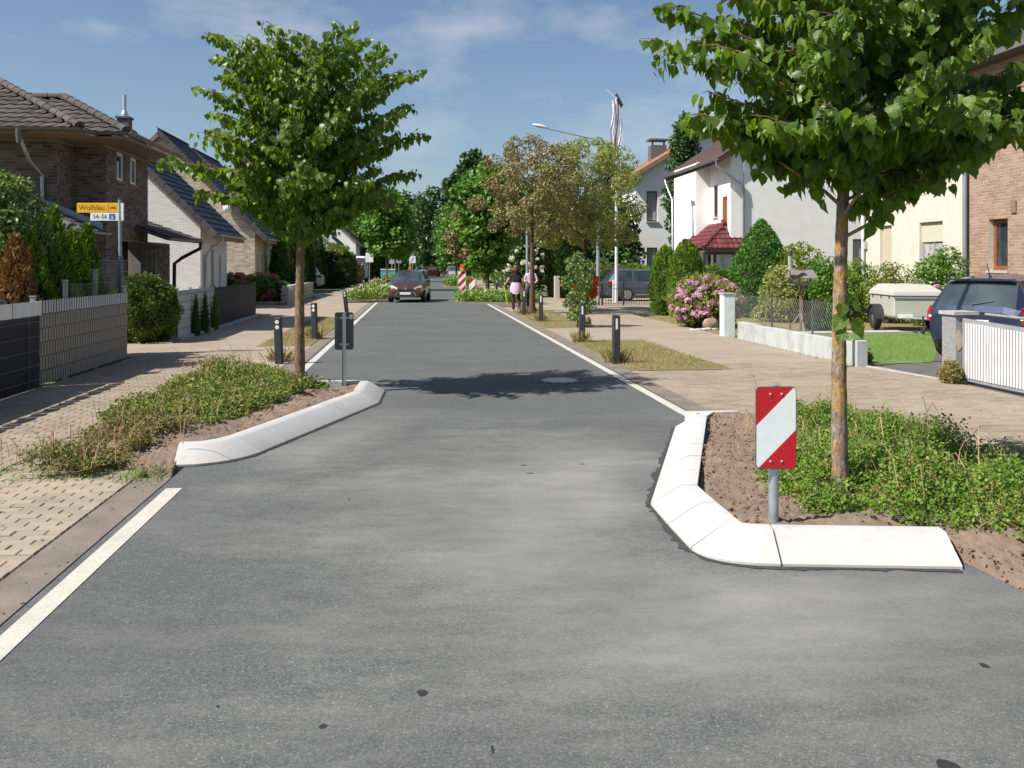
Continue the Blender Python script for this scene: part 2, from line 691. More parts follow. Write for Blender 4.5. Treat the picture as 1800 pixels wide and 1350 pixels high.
BARK_LICHEN = bark_mat('bark_lichen', (0.25, 0.185, 0.14), (0.58, 0.48, 0.40), (0.60, 0.31, 0.02), 0.17)
BARK_YOUNG = bark_mat('bark_young', (0.24, 0.155, 0.085), (0.42, 0.30, 0.19), (0.47, 0.29, 0.05), 0.05)
BARK_DARK = bark_mat('bark_dark', (0.075, 0.055, 0.04), (0.15, 0.115, 0.085), (0.16, 0.15, 0.09), 0.0)
BARK_RED = bark_mat('bark_red', (0.14, 0.085, 0.055), (0.24, 0.155, 0.11), (0.2, 0.15, 0.08), 0.0)

G_HAZEL = leaf_mat('hazel_leaf', [(0, (0.026, 0.064, 0.008)), (0.45, (0.062, 0.128, 0.013)), (0.85, (0.115, 0.205, 0.024)), (1, (0.21, 0.26, 0.045))], (0.34, 0.55, 0.03), 0.40, 0.40, 0.45)
G_TREE = leaf_mat('bright_leaf', [(0, (0.04, 0.105, 0.012)), (0.6, (0.085, 0.195, 0.02)), (1, (0.16, 0.28, 0.035))], (0.2, 0.42, 0.03), 0.25)
G_MID = leaf_mat('mid_leaf', [(0, (0.03, 0.078, 0.014)), (0.6, (0.062, 0.145, 0.022)), (1, (0.12, 0.215, 0.036))], (0.15, 0.32, 0.03), 0.22)
G_DARK = leaf_mat('dark_leaf', [(0, (0.022, 0.055, 0.016)), (0.6, (0.045, 0.105, 0.024)), (1, (0.09, 0.155, 0.038))], (0.1, 0.22, 0.03), 0.2)
G_BROWN = leaf_mat('browned_leaf', [(0, (0.16, 0.105, 0.055)), (0.3, (0.24, 0.175, 0.09)), (0.55, (0.20, 0.205, 0.07)), (0.8, (0.22, 0.24, 0.085)), (1, (0.33, 0.28, 0.13))], (0.25, 0.2, 0.06), 0.2)
G_OLIVE = leaf_mat('olive_leaf', [(0, (0.13, 0.155, 0.04)), (0.5, (0.23, 0.26, 0.075)), (0.85, (0.30, 0.33, 0.12)), (1, (0.28, 0.20, 0.10))], (0.45, 0.5, 0.12), 0.36)
G_THUJA = leaf_mat('thuja_green', [(0, (0.045, 0.11, 0.014)), (0.6, (0.115, 0.215, 0.022)), (1, (0.25, 0.33, 0.035))], (0.2, 0.34, 0.03), 0.15, 0.6, 0.25)
G_THUJAD = leaf_mat('thuja_dark', [(0, (0.018, 0.05, 0.012)), (0.6, (0.035, 0.09, 0.018)), (1, (0.09, 0.16, 0.03))], (0.1, 0.2, 0.03), 0.12, 0.6, 0.25)
G_BROWNTHUJA = leaf_mat('thuja_brown', [(0, (0.15, 0.07, 0.025)), (0.6, (0.28, 0.15, 0.055)), (1, (0.36, 0.22, 0.10))], (0.3, 0.15, 0.05), 0.12, 0.7, 0.2)
G_YEW = leaf_mat('yew_green', [(0, (0.028, 0.06, 0.010)), (0.55, (0.075, 0.125, 0.018)), (1, (0.19, 0.225, 0.03))], (0.2, 0.26, 0.03), 0.12, 0.55, 0.3)
G_SPRUCE = leaf_mat('spruce_green', [(0, (0.03, 0.105, 0.016)), (0.6, (0.07, 0.20, 0.026)), (1, (0.125, 0.27, 0.04))], (0.1, 0.3, 0.03), 0.12, 0.6, 0.25)
G_COVER = leaf_mat('cover_green', [(0, (0.05, 0.12, 0.014)), (0.5, (0.11, 0.215, 0.025)), (0.86, (0.19, 0.285, 0.045)), (0.93, (0.22, 0.14, 0.06)), (1, (0.28, 0.19, 0.10))], (0.2, 0.38, 0.04), 0.25, 0.5, 0.35, 2.2)
G_COVERDRY = leaf_mat('cover_drying', [(0, (0.055, 0.10, 0.02)), (0.35, (0.125, 0.175, 0.035)), (0.54, (0.18, 0.205, 0.05)), (0.64, (0.17, 0.095, 0.05)), (0.85, (0.23, 0.12, 0.07)), (1, (0.32, 0.22, 0.13))], (0.26, 0.3, 0.05), 0.22, 0.55, 0.3, 1.6)
G_COVERMIX = leaf_mat('cover_mixed', [(0, (0.06, 0.12, 0.016)), (0.5, (0.125, 0.20, 0.03)), (0.8, (0.19, 0.25, 0.05)), (0.9, (0.20, 0.12, 0.06)), (1, (0.28, 0.19, 0.10))], (0.25, 0.38, 0.05), 0.25, 0.5, 0.3, 2.0)
G_DRYGRASS = leaf_mat('dry_blade', [(0, (0.16, 0.19, 0.05)), (0.45, (0.27, 0.24, 0.09)), (1, (0.42, 0.34, 0.17))], (0.35, 0.3, 0.1), 0.25, 0.6, 0.25)
G_GRASS = leaf_mat('green_blade', [(0, (0.085, 0.18, 0.025)), (0.7, (0.16, 0.29, 0.04)), (1, (0.25, 0.32, 0.07))], (0.25, 0.4, 0.05), 0.25, 0.55, 0.3)
G_SHRUB = leaf_mat('shrub_light', [(0, (0.06, 0.12, 0.03)), (0.6, (0.13, 0.21, 0.06)), (1, (0.27, 0.34, 0.14))], (0.25, 0.4, 0.08), 0.25)
G_GOLD = leaf_mat('gold_leaf', [(0, (0.07, 0.125, 0.015)), (0.6, (0.15, 0.215, 0.028)), (1, (0.28, 0.31, 0.05))], (0.4, 0.4, 0.04), 0.2)
PINK = leaf_mat('pink_petal', [(0, (0.50, 0.22, 0.45)), (0.6, (0.66, 0.38, 0.60)), (1, (0.78, 0.58, 0.73))], (0.6, 0.3, 0.5), 0.25, 0.6, 0.2)
MAGENTA = leaf_mat('magenta_petal', [(0, (0.38, 0.05, 0.16)), (1, (0.6, 0.2, 0.4))], (0.6, 0.1, 0.3), 0.25, 0.6, 0.2)
WHITEPETAL = leaf_mat('white_petal', [(0, (0.6, 0.6, 0.5)), (1, (0.8, 0.8, 0.72))], (0.7, 0.7, 0.6), 0.2, 0.6, 0.2)
ORANGEPETAL = leaf_mat('red_petal', [(0, (0.6, 0.05, 0.02)), (1, (0.75, 0.14, 0.05))], (0.7, 0.1, 0.03), 0.2, 0.6, 0.2)

BRICKGREY = pieces_mat('brick_grey', [(0, (0.055, 0.042, 0.038)), (0.35, (0.12, 0.09, 0.078)), (0.7, (0.175, 0.135, 0.115)), (1, (0.225, 0.185, 0.165))])
BRICKRED = pieces_mat('brick_red', [(0, (0.28, 0.17, 0.125)), (0.5, (0.35, 0.225, 0.165)), (1, (0.42, 0.285, 0.215))])
BRICKWHITE = pieces_mat('brick_white', [(0, (0.70, 0.69, 0.65)), (0.5, (0.77, 0.76, 0.725)), (1, (0.82, 0.81, 0.78))], gvar=0.1)
BRICKTAN = pieces_mat('brick_tan', [(0, (0.36, 0.27, 0.19)), (0.3, (0.52, 0.41, 0.30)), (0.7, (0.62, 0.52, 0.41)), (1, (0.72, 0.64, 0.54))])
PAVER = pieces_mat('paver_tan', [(0, (0.27, 0.225, 0.17)), (0.5, (0.325, 0.27, 0.21)), (1, (0.385, 0.325, 0.255))], blotch=((0.42, 0.34, 0.25), 1.2, 0.6))
PAVERPINK = pieces_mat('paver_rose', [(0, (0.235, 0.185, 0.135)), (0.5, (0.285, 0.23, 0.17)), (1, (0.335, 0.275, 0.21))], blotch=((0.38, 0.315, 0.25), 0.7, 0.6))
TILEBROWN = pieces_mat('tile_brown', [(0, (0.046, 0.038, 0.037)), (0.5, (0.075, 0.064, 0.062)), (1, (0.11, 0.094, 0.09))], blotch=((0.12, 0.11, 0.075), 3.0, 0.35))
TILEDARK = pieces_mat('tile_dark', [(0, (0.016, 0.018, 0.034)), (0.5, (0.024, 0.027, 0.05)), (1, (0.036, 0.040, 0.07))], rough=0.6, gvar=0.1, bs=0.1, spec=0.25)
TILERED = pieces_mat('tile_red', [(0, (0.085, 0.016, 0.018)), (0.5, (0.125, 0.024, 0.026)), (1, (0.18, 0.042, 0.042))], rough=0.45, gvar=0.15, bs=0.1, spec=0.5)
TILEGREY = pieces_mat('tile_grey', [(0, (0.06, 0.052, 0.05)), (1, (0.12, 0.105, 0.10))])
TILEORANGE = pieces_mat('tile_orange', [(0, (0.25, 0.135, 0.09)), (1, (0.40, 0.235, 0.165))])
STONE = pieces_mat('stone_pale', [(0, (0.40, 0.36, 0.30)), (0.5, (0.5, 0.46, 0.40)), (1, (0.60, 0.56, 0.50))])

MORTAR = mat('mortar', (0.24, 0.20, 0.175), 0.95)
MORTARL = mat('mortar_light', (0.56, 0.50, 0.43), 0.95)
PLASTER = mat('plaster_white', (0.87, 0.86, 0.835), 0.9, 0.04, 1.5, bs=0.35, bscale=16, dirt=((0.66, 0.65, 0.625), 0.8, 0.3), streak=0.2)
CREAM = mat('plaster_cream', (0.61, 0.57, 0.485), 0.9, 0.04, 1.2, bs=0.3, bscale=20, dirt=((0.54, 0.49, 0.40), 0.7, 0.5), streak=0.4)
CONCRETE = mat('concrete', (0.42, 0.42, 0.40), 0.9, 0.12, 4, bs=0.3, dirt=((0.24, 0.24, 0.225), 2.2, 0.6))
CONCPALE = mat('concrete_painted', (0.43, 0.455, 0.44), 0.85, 0.08, 3, bs=0.25, dirt=((0.26, 0.275, 0.26), 2.6, 0.75), streak=0.5)
PEBBLE = mat('pebbledash', (0.27, 0.27, 0.265), 0.9, 0.45, 70, bs=1.0, bscale=75)
SAND = mat('joint_sand', (0.12, 0.095, 0.07), 0.95, 0.25, 20)
SOFFIT = mat('soffit_timber', (0.26, 0.165, 0.11), 0.8, 0.2, 9)
ZINC = mat('zinc', (0.40, 0.43, 0.45), 0.42, 0.1, 4, metal=0.75)
GUTTER = mat('gutter_brown', (0.15, 0.125, 0.115), 0.45, 0.12, 5, metal=0.3)
GALV = mat('galvanised', (0.50, 0.53, 0.56), 0.42, 0.12, 30, metal=0.7)
PALEPOLE = mat('pale_pole', (0.66, 0.67, 0.70), 0.5, 0.05, 6)
GREYPOLE = mat('grey_pole', (0.33, 0.36, 0.40), 0.5, 0.08, 6, metal=0.3)
ANTHRACITE = mat('anthracite', (0.035, 0.04, 0.052), 0.45, 0.15, 8)
NAVY = mat('navy_mat', (0.007, 0.010, 0.020), 0.6, 0.25, 3, spec=0.25, dirt=((0.03, 0.034, 0.045), 5, 0.35))
SLATW = mat('strip_light', (0.54, 0.565, 0.59), 0.5, 0.06, 5)
SLATG = mat('strip_taupe', (0.30, 0.28, 0.245), 0.55, 0.1, 5)
WIRE = mat('wire_grey', (0.12, 0.135, 0.15), 0.45, 0.1, 9, metal=0.4)
WHITEPVC = mat('white_pvc', (0.78, 0.785, 0.78), 0.4, 0.04, 3)
WHITEMETAL = mat('white_metal', (0.60, 0.605, 0.615), 0.45, 0.06, 5, dirt=((0.55, 0.54, 0.5), 4, 0.35))
GREYMETAL = mat('grey_metal', (0.27, 0.285, 0.30), 0.5, 0.12, 6)
BROWNFRAME = mat('frame_brown', (0.22, 0.085, 0.035), 0.5, 0.25, 12)
REDDARKFRAME = mat('frame_mahogany', (0.085, 0.022, 0.02), 0.4, 0.2, 10)
TERRA = mat('sill_terracotta', (0.30, 0.15, 0.09), 0.8, 0.2, 8)
SILLGREY = mat('sill_stone', (0.42, 0.40, 0.36), 0.8, 0.12, 6)
SHUTTER = mat('shutter_beige', (0.56, 0.48, 0.37), 0.6, 0.05, 3)
RECYCLED = mat('recycled_black', (0.028, 0.03, 0.033), 0.7, 0.35, 18, bs=0.4, bscale=50, dirt=((0.10, 0.10, 0.095), 8, 0.5))
REFLECT = mat('reflector_white', (0.80, 0.80, 0.79), 0.35, 0.03, 9)
SIGNRED = mat('sign_red', (0.52, 0.012, 0.018), 0.4, 0.08, 4, dirt=((.33, .05, .05), 9, .35))
SIGNWHITE = mat('sign_white', (0.80, 0.83, 0.83), 0.4, 0.04, 4, dirt=((.60, .60, .57), 9, .45))
SIGNBACK = mat('sign_back', (0.055, 0.085, 0.088), 0.45, 0.15, 5)
SIGNYELLOW = mat('sign_yellow', (0.80, 0.40, 0.012), 0.45, 0.04, 4)
SIGNBLUE = mat('sign_blue', (0.02, 0.14, 0.56), 0.45, 0.04, 4)
INK = mat('sign_ink', (0.03, 0.028, 0.025), 0.6, 0.05, 4)
INKBROWN = mat('sign_ink_worn', (0.20, 0.09, 0.01), 0.6, 0.05, 4)
LAMPYELLOW = mat('lamp_yellow', (0.80, 0.36, 0.01), 0.4, 0.08, 9)
LAMPORANGE = mat('lamp_orange', (0.75, 0.17, 0.01), 0.15, 0.1, 9)
TAR = mat('tar_seal', (0.045, 0.045, 0.048), 0.8, 0.35, 30, bs=0.6, bscale=60)
IRON = mat('cast_iron', (0.16, 0.15, 0.14), 0.65, 0.2, 20, metal=0.4, bs=0.4)
LIDCONC = mat('lid_concrete', (0.46, 0.45, 0.43), 0.9, 0.1, 14)
GLASS = glass_mat('window_glass')
GLASSC = glass_mat('curtained_glass', (0.06, 0.07, 0.08), 0.06, (0.5, 0.5, 0.48))
GLASSB = glass_mat('bluish_glass', (0.05, 0.07, 0.085), 0.05)
CARGLASS = glass_mat('car_glass', (0.02, 0.03, 0.035), 0.03)
TYRE = mat('tyre', (0.022, 0.022, 0.023), 0.85, 0.2, 20)
RIM = mat('rim_alloy', (0.45, 0.46, 0.47), 0.35, 0.1, 12, metal=0.8)
BLACKPL = mat('black_plastic', (0.025, 0.025, 0.027), 0.55, 0.15, 20)
CARBROWN = mat('paint_brown', (0.075, 0.038, 0.028), 0.32, 0.05, 2, metal=0.35, coat=0.8)
CARGREY = mat('paint_grey', (0.075, 0.10, 0.145), 0.32, 0.05, 2, metal=0.4, coat=0.8)
CARBLUE = mat('paint_dusk_blue', (0.032, 0.042, 0.085), 0.32, 0.05, 2, metal=0.4, coat=0.8)
CARWHITE = mat('paint_white', (0.72, 0.72, 0.72), 0.35, 0.03, 2, coat=0.6)
CARSILVER = mat('paint_silver', (0.45, 0.48, 0.52), 0.35, 0.04, 2, metal=0.5, coat=0.6)
CARMAROON = mat('paint_maroon', (0.07, 0.016, 0.018), 0.35, 0.05, 2, metal=0.3, coat=0.6)
TEAL = mat('paint_teal', (0.12, 0.36, 0.38), 0.5, 0.06, 4)
LAMPCLEAR = mat('headlamp', (0.62, 0.60, 0.57), 0.12, 0.1, 14, metal=0.3)
LAMPRED = mat('tail_lamp', (0.36, 0.009, 0.014), 0.15, 0.15, 10)
FIBRE = mat('trailer_shell', (0.43, 0.43, 0.385), 0.5, 0.05, 3, dirt=((0.42, 0.40, 0.34), 5, 0.4))
WOOD = mat('weathered_wood', (0.20, 0.145, 0.10), 0.85, 0.3, 12)
WOODG = mat('grey_wood', (0.24, 0.21, 0.195), 0.85, 0.25, 12)
SKIN = mat('skin', (0.56, 0.34, 0.25), 0.55, 0.06, 12)
HAIRBR = mat('hair_auburn', (0.13, 0.045, 0.022), 0.6, 0.3, 40)
HAIRDK = mat('hair_dark', (0.03, 0.02, 0.016), 0.6, 0.3, 40)
CLOTHBLACK = mat('cloth_black', (0.018, 0.017, 0.022), 0.9, 0.2, 20)
CLOTHPINK = mat('cloth_pink', (0.72, 0.43, 0.56), 0.85, 0.08, 14)
CLOTHLILAC = mat('cloth_lilac', (0.60, 0.42, 0.60), 0.85, 0.08, 14)
ROCK = mat('rock_brown', (0.30, 0.22, 0.16), 0.9, 0.3, 5, bs=0.6, bscale=15)
HAY = mat('dry_stalk', (0.36, 0.25, 0.14), 0.9, 0.25, 30)
TWIG = mat('twig_brown', (0.12, 0.075, 0.05), 0.9, 0.3, 20)
STRAP = mat('strap_yellow', (0.62, 0.58, 0.12), 0.7, 0.05, 9)
FLAGGREEN = mat('ribbon_green', (0.05, 0.33, 0.16), 0.7, 0.08, 9)
FLAGWHITE = mat('ribbon_white', (0.72, 0.73, 0.75), 0.7, 0.06, 9)
FLAGBROWN = mat('ribbon_brown', (0.30, 0.17, 0.14), 0.7, 0.1, 9)


# ------------------------------------------------------------------ foliage tools
def unit(a):
    return a / np.maximum(np.linalg.norm(a, axis=-1, keepdims=True), 1e-9)


def ovate(teeth=5, seed=0, droop=0.18, fold=0.16, w=0.46):
    """a broad toothed leaf, stalk end at the origin, about one unit long"""
    r = random.Random(seed)
    side = []
    for i in range(1, teeth + 1):
        t = i / (teeth + 1)
        ww = w * math.sin(math.pi * min(1, (t * 0.92 + 0.06)) ** 0.72)
        side.append((ww * r.uniform(0.92, 1.08) + (0.025 if i % 2 else -0.015), t - 0.03 * (i % 2)))
    mid = [(0, 0.0)] + [(0, (i - 0.2) / (teeth + 1)) for i in range(1, teeth + 1)] + [(0, 1.08)]
    vs = []
    bend = lambda y: -droop * y * y
    for x, y in mid:
        vs.append((x, y, bend(y)))
    k = len(mid)
    for x, y in side:
        vs.append((x, y, bend(y) + fold * x * r.uniform(0.6, 1.3)))
    for x, y in side:
        vs.append((-x, y, bend(y) + fold * x * r.uniform(0.6, 1.3)))
    fs = []
    for off, flip in ((k, False), (k + teeth, True)):
        tri = [(0, off, 1)]
        for i in range(teeth - 1):
            tri += [(1 + i, off + i, off + i + 1), (1 + i, off + i + 1, 2 + i)]
        tri += [(teeth, off + teeth - 1, teeth + 1)]
        fs += [t[::-1] if flip else t for t in tri]
    return np.array(vs), np.array(fs)


T_RHOMB = (np.array([(0, 0, 0), (.36, .45, .10), (0, 1, -.08), (-.36, .45, .10)], float), np.array([(0, 1, 2), (0, 2, 3)]))
T_WIDE = (np.array([(0, 0, 0), (.5, .4, .08), (.2, 1, -.05), (-.2, 1, -.05), (-.5, .4, .08)], float), np.array([(0, 1, 2), (0, 2, 3), (0, 3, 4)]))
T_BLADE = (np.array([(-.04, 0, 0), (.04, 0, 0), (.03, .55, .04), (0, 1, .22)], float), np.array([(0, 1, 2), (0, 2, 3)]))
T_SPRAY = (np.array([(0, 0, 0), (.22, .25, .05), (.10, .45, 0), (.24, .62, .06), (0, 1, -.06), (-.24, .62, .06), (-.10, .45, 0), (-.22, .25, .05)], float),
           np.array([(0, 1, 2), (0, 2, 4), (2, 3, 4), (0, 4, 6), (4, 5, 6), (0, 6, 7)]))
T_MID = ovate(3, 5)


def leaves(P, D, Nn, size, T):
    """numpy verts and faces for leaves at P pointing along D with normals near Nn"""
    P, D, Nn = np.asarray(P, float), unit(np.asarray(D, float)), np.asarray(Nn, float)
    X = unit(np.cross(D, Nn) + 1e-6)
    Z = np.cross(X, D)
    size = np.broadcast_to(np.asarray(size, float), (len(P),))
    tv, tf = T
    V = P[:, None, :] + size[:, None, None] * (tv[None, :, 0:1] * X[:, None, :] + tv[None, :, 1:2] * D[:, None, :] + tv[None, :, 2:3] * Z[:, None, :])
    F = tf[None] + (np.arange(len(P)) * len(tv))[:, None, None]
    return V.reshape(-1, 3), F.reshape(-1, tf.shape[1])


def np_mesh(name, blocks, mats, org=(0, 0, 0), extra=None, flat=False):
    """blocks: (V, F, material index); extra: an MB joined in"""
    Vs, Ls, Cs, Ms, o = [], [], [], [], 0
    for V, F, mi in blocks:
        if len(F) == 0:
            continue
        Vs.append(V)
        Ls.append((F + o).ravel())
        Cs.append(np.full(len(F), F.shape[1]))
        Ms.append(np.full(len(F), mi))
        o += len(V)
    if extra is not None and extra.f:
        Vs.append(np.array(extra.v, float))
        Ls.append(np.array([i + o for f in extra.f for i in f]))
        Cs.append(np.array([len(f) for f in extra.f]))
        Ms.append(np.array(extra.m))
    V = np.concatenate(Vs) - np.array(org)
    Lp, Ct, Mi = np.concatenate(Ls), np.concatenate(Cs), np.concatenate(Ms)
    me = bpy.data.meshes.new(name)
    me.vertices.add(len(V))
    me.vertices.foreach_set('co', V.astype(np.float32).ravel())
    me.loops.add(len(Lp))
    me.loops.foreach_set('vertex_index', Lp.astype(np.int32))
    me.polygons.add(len(Ct))
    st = np.concatenate([[0], np.cumsum(Ct)[:-1]])
    me.polygons.foreach_set('loop_start', st.astype(np.int32))
    for m_ in (mats if isinstance(mats, (list, tuple)) else [mats]):
        me.materials.append(m_)
    me.polygons.foreach_set('material_index', Mi.astype(np.int32))
    me.update(calc_edges=True)
    me.validate()
    if flat:
        me.polygons.foreach_set('use_smooth', [False] * len(me.polygons))
    return me


def rdir(n):
    return unit(rng.normal(size=(n, 3)))


def clump_cloud(clumps, n, flat=0.35, droop=0.25, shell=0.55):
    """leaf positions, directions, normals on a set of clumps (x, y, z, rx, rz)"""
    cl = np.array(clumps, float)
    wgt = cl[:, 3] ** 2
    idx = rng.choice(len(cl), n, p=wgt / wgt.sum())
    d = rdir(n)
    rad = shell + (1.06 - shell) * rng.random(n) ** 0.5
    k = cl[idx]
    P = k[:, :3] + d * rad[:, None] * np.stack([k[:, 3], k[:, 3], k[:, 4]], 1)
    Nn = unit(d + np.array([0, 0, flat * 2]) + 0.7 * rng.normal(size=(n, 3)))
    D = unit(d * 0.6 + 0.8 * rng.normal(size=(n, 3)) - np.array([0, 0, droop * 2]))
    return P, D, Nn


def limbs(mb, base, top, n, crown_r, r0, m=0, zlo=0.35):
    """a few rising limbs from the stem into the crown"""
    base, top = Vector(base), Vector(top)
    for i in range(n):
        t = zlo + (0.95 - zlo) * (i + random.random()) / n
        p = base.lerp(top, t)
        a = i * 2.4 + random.uniform(-.4, .4)
        ln = crown_r * random.uniform(0.55, 0.95) * (1.1 - 0.5 * t)
        q = p + Vector((math.cos(a) * ln, math.sin(a) * ln, ln * random.uniform(0.3, 0.8)))
        mid = p.lerp(q, 0.5) + Vector((0, 0, ln * 0.08))
        rr = r0 * (1.1 - t) * 0.45 + 0.006
        mb.tube([p, mid, q], [rr, rr * 0.7, rr * 0.3], 5, m)


def tree(name, label, u, v, h, cr, trunk_r, zc0, leafm, barkm, nleaf, lsize, z0=0.0, clumps=26, T=T_WIDE, shape='round', group=None, crk=0.36, lean=0.0, cat='tree', gaps=0.75):
    root = thing(name, label, cat, u, v, z0, group=group)
    mb = MB()
    tp = [(u + lean * i / 5 + random.uniform(-.02, .02) * (i > 0), v + random.uniform(-.02, .02) * (i > 0), z0 - 0.08 + (zc0 + (h - zc0) * 0.6 + 0.1) * i / 5) for i in range(6)]
    mb.tube(tp, [trunk_r * (1.25 if i == 0 else 1 - 0.13 * i) for i in range(6)], 10, 0, wob=0.05)
    limbs(mb, tp[1], tp[-1], 9, cr * 0.8, trunk_r)
    part('trunk', mb, barkm, root, smooth=60)
    cl = []
    for i in range(clumps):
        t = (i + random.random()) / clumps
        z = zc0 + (h - zc0) * t
        if shape == 'round':
            prof = math.sqrt(max(0.02, 1 - (2 * t - 0.85) ** 2 / 1.35))
        elif shape == 'cone':
            prof = (1 - t) ** 0.75 * (0.55 + 0.45 * min(1, t * 6))
        else:
            prof = min(1, (0.35 + 1.3 * t)) * math.sqrt(max(0.03, 1 - t ** 4))
        a = i * 2.399 + random.uniform(-.5, .5)
        rr = cr * prof * random.uniform(0.35, gaps)
        r1 = cr * crk * (0.55 + 0.6 * prof) * random.uniform(0.7, 1.15)
        cl.append((u + lean + rr * math.cos(a), v + rr * math.sin(a), z0 + z, r1, r1 * random.uniform(0.6, 0.85)))
    P, D, Nn = clump_cloud(cl, nleaf)
    V, F = leaves(P, D, Nn, lsize * rng.uniform(0.7, 1.25, nleaf), T)
    part('crown', np_mesh('crown', [(V, F, 0)], [leafm], ORG[root.name]), None, root, kind='stuff')
    return root


def surface_shrub(name, label, cat, u, v, prof, leafm, n, size, z0=0.0, T=T_SPRAY, up=0.9, jit=0.12, lump=0.10, core=(0.03, 0.035, 0.015), group=None, sq=None, flowers=None, stem=True, stems_m=None):
    """a dense plant: prof = [(radius, z)...]; leaves sit on and under a lumpy surface of revolution (or sq = half sizes of a box-like hedge)"""
    root = thing(name, label, cat, u, v, z0, group=group)
    pr = np.array(prof, float)
    zs = rng.random(n) ** 0.9 * (pr[-1, 1] - pr[0, 1]) + pr[0, 1]
    rr = np.interp(zs, pr[:, 1], pr[:, 0])
    keep = rng.random(n) < (rr / pr[:, 0].max()) * 0.9 + 0.1
    zs, rr = zs[keep], rr[keep]
    k = len(zs)
    th = rng.random(k) * 2 * math.pi
    lum = lump * (np.sin(th * 5 + zs * 7) + np.sin(th * 3 - zs * 11 + 1.3) + np.sin(th * 9 + zs * 3 + 2.1)) / 2
    r2 = rr * (1 + lum) * (1 - jit * rng.random(k) ** 1.5 * 2) + 0.0
    cx, cy = np.cos(th), np.sin(th)
    if sq is not None:
        e = 0.35
        cx = np.sign(cx) * np.abs(cx) ** e * sq[0]
        cy = np.sign(cy) * np.abs(cy) ** e * sq[1]
    P = np.stack([u + cx * r2, v + cy * r2, z0 + zs + 0.03 * rng.normal(size=k)], 1)
    out = np.stack([np.cos(th), np.sin(th), 0.25 + 0 * th], 1)
    D = unit(out * 0.7 + np.array([0, 0, up]) + 0.5 * rng.normal(size=(k, 3)))
    Nn = unit(out + 0.6 * rng.normal(size=(k, 3)))
    V, F = leaves(P, D, Nn, size * rng.uniform(0.6, 1.3, k), T)
    part('foliage', np_mesh('foliage', [(V, F, 0)], [leafm], ORG[root.name]), None, root, kind='stuff')
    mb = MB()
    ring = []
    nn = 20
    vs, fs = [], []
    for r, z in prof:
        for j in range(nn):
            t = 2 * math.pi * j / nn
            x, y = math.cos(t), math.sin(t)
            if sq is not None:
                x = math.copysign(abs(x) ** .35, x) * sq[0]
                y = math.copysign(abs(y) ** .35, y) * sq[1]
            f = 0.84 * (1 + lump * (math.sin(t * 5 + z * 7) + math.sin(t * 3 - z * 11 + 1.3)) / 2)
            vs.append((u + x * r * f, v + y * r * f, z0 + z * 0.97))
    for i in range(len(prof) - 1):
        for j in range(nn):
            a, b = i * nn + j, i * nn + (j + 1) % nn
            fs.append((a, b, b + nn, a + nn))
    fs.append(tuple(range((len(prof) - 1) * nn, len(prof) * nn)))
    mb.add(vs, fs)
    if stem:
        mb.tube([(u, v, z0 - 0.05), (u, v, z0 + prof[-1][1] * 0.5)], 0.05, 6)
    part('inner_core', mb, mat('core_fill_%02d' % int(core[1] * 1000), core, 0.95, 0.4, 14, bs=0.8, bscale=30), root)  # solid dark core put in to block the view through the foliage
    return root


def scatter(n, u0, u1, v0, v1, test=None):
    P = np.stack([rng.uniform(u0, u1, n), rng.uniform(v0, v1, n)], 1)
    if test is not None:
        P = P[test(P[:, 0], P[:, 1])]
    return P


def grass(name, label, P, zf, hgt, leafm, kindname='stuff', T=T_BLADE):
    k = len(P)
    z = zf(P[:, 0], P[:, 1]) if callable(zf) else np.full(k, zf)
    pos3 = np.stack([P[:, 0], P[:, 1], z], 1)
    D = unit(np.array([0, 0, 1.0]) + 0.45 * rng.normal(size=(k, 3)))
    me = np_mesh(name, [(*leaves(pos3, D, rdir(k), hgt * rng.uniform(0.5, 1.3, k), T), 0)], [leafm])
    return struct(name, me, None, label, kind=kindname)


# ------------------------------------------------------------------ ground, road, paving
g = MB()
g.quad((-700, -60, -0.12), (700, -60, -0.12), (700, 1500, -0.12), (-700, 1500, -0.12))
struct('ground', g, EARTH)

UL, UR = -1.95, 3.14
road = MB()
vv = [-8, 0, 4, 8, 12, 16, 20, 30, 40, 60, 90, 140, 220, 400]
for a_, b_ in zip(vv, vv[1:]):
    road.quad((UL, a_, 0), (UR, a_, 0), (UR, b_, 0), (UL, b_, 0))
struct('road', road, ASPHALT)


def sheet(name, pts, z, m, label=None):
    mb = MB()
    area = sum(a[0] * b[1] - b[0] * a[1] for a, b in zip(pts, pts[1:] + pts[:1]))
    mb.prism(pts if area > 0 else pts[::-1], 'z', -0.115, z)
    return struct(name, mb, m, label)


# white edge lines
def line(u, v0, v1, w=0.12, step=1.6):
    mb = MB()
    x = v0
    while x < v1:
        e = min(v1, x + step)
        mb.quad((u - w / 2, x, 0.004), (u + w / 2, x, 0.004), (u + w / 2, e, 0.004), (u - w / 2, e, 0.004))
        x = e
    return struct('road_marking', mb, LINE)


line(-1.84, 1.5, 7.15)
line(-1.84, 12.6, 41.5)
line(3.04, 9.35, 39.5)
# gutter band of rough concrete beside the lines
band = MB()
for a_, b_ in ((-2, 7.5), (14.0, 41.5)):
    band.box(-2.22, -1.955, a_, b_, -0.09, 0.006)
band.box(3.145, 3.40, 9.6, 40.0, -0.09, 0.006)
struct('gutter_strip', band, mat('gutter_concrete', (0.19, 0.158, 0.13), 0.9, 0.22, 3, bs=0.6, bscale=60, dirt=((0.15, 0.135, 0.12), 3.5, 0.8)))

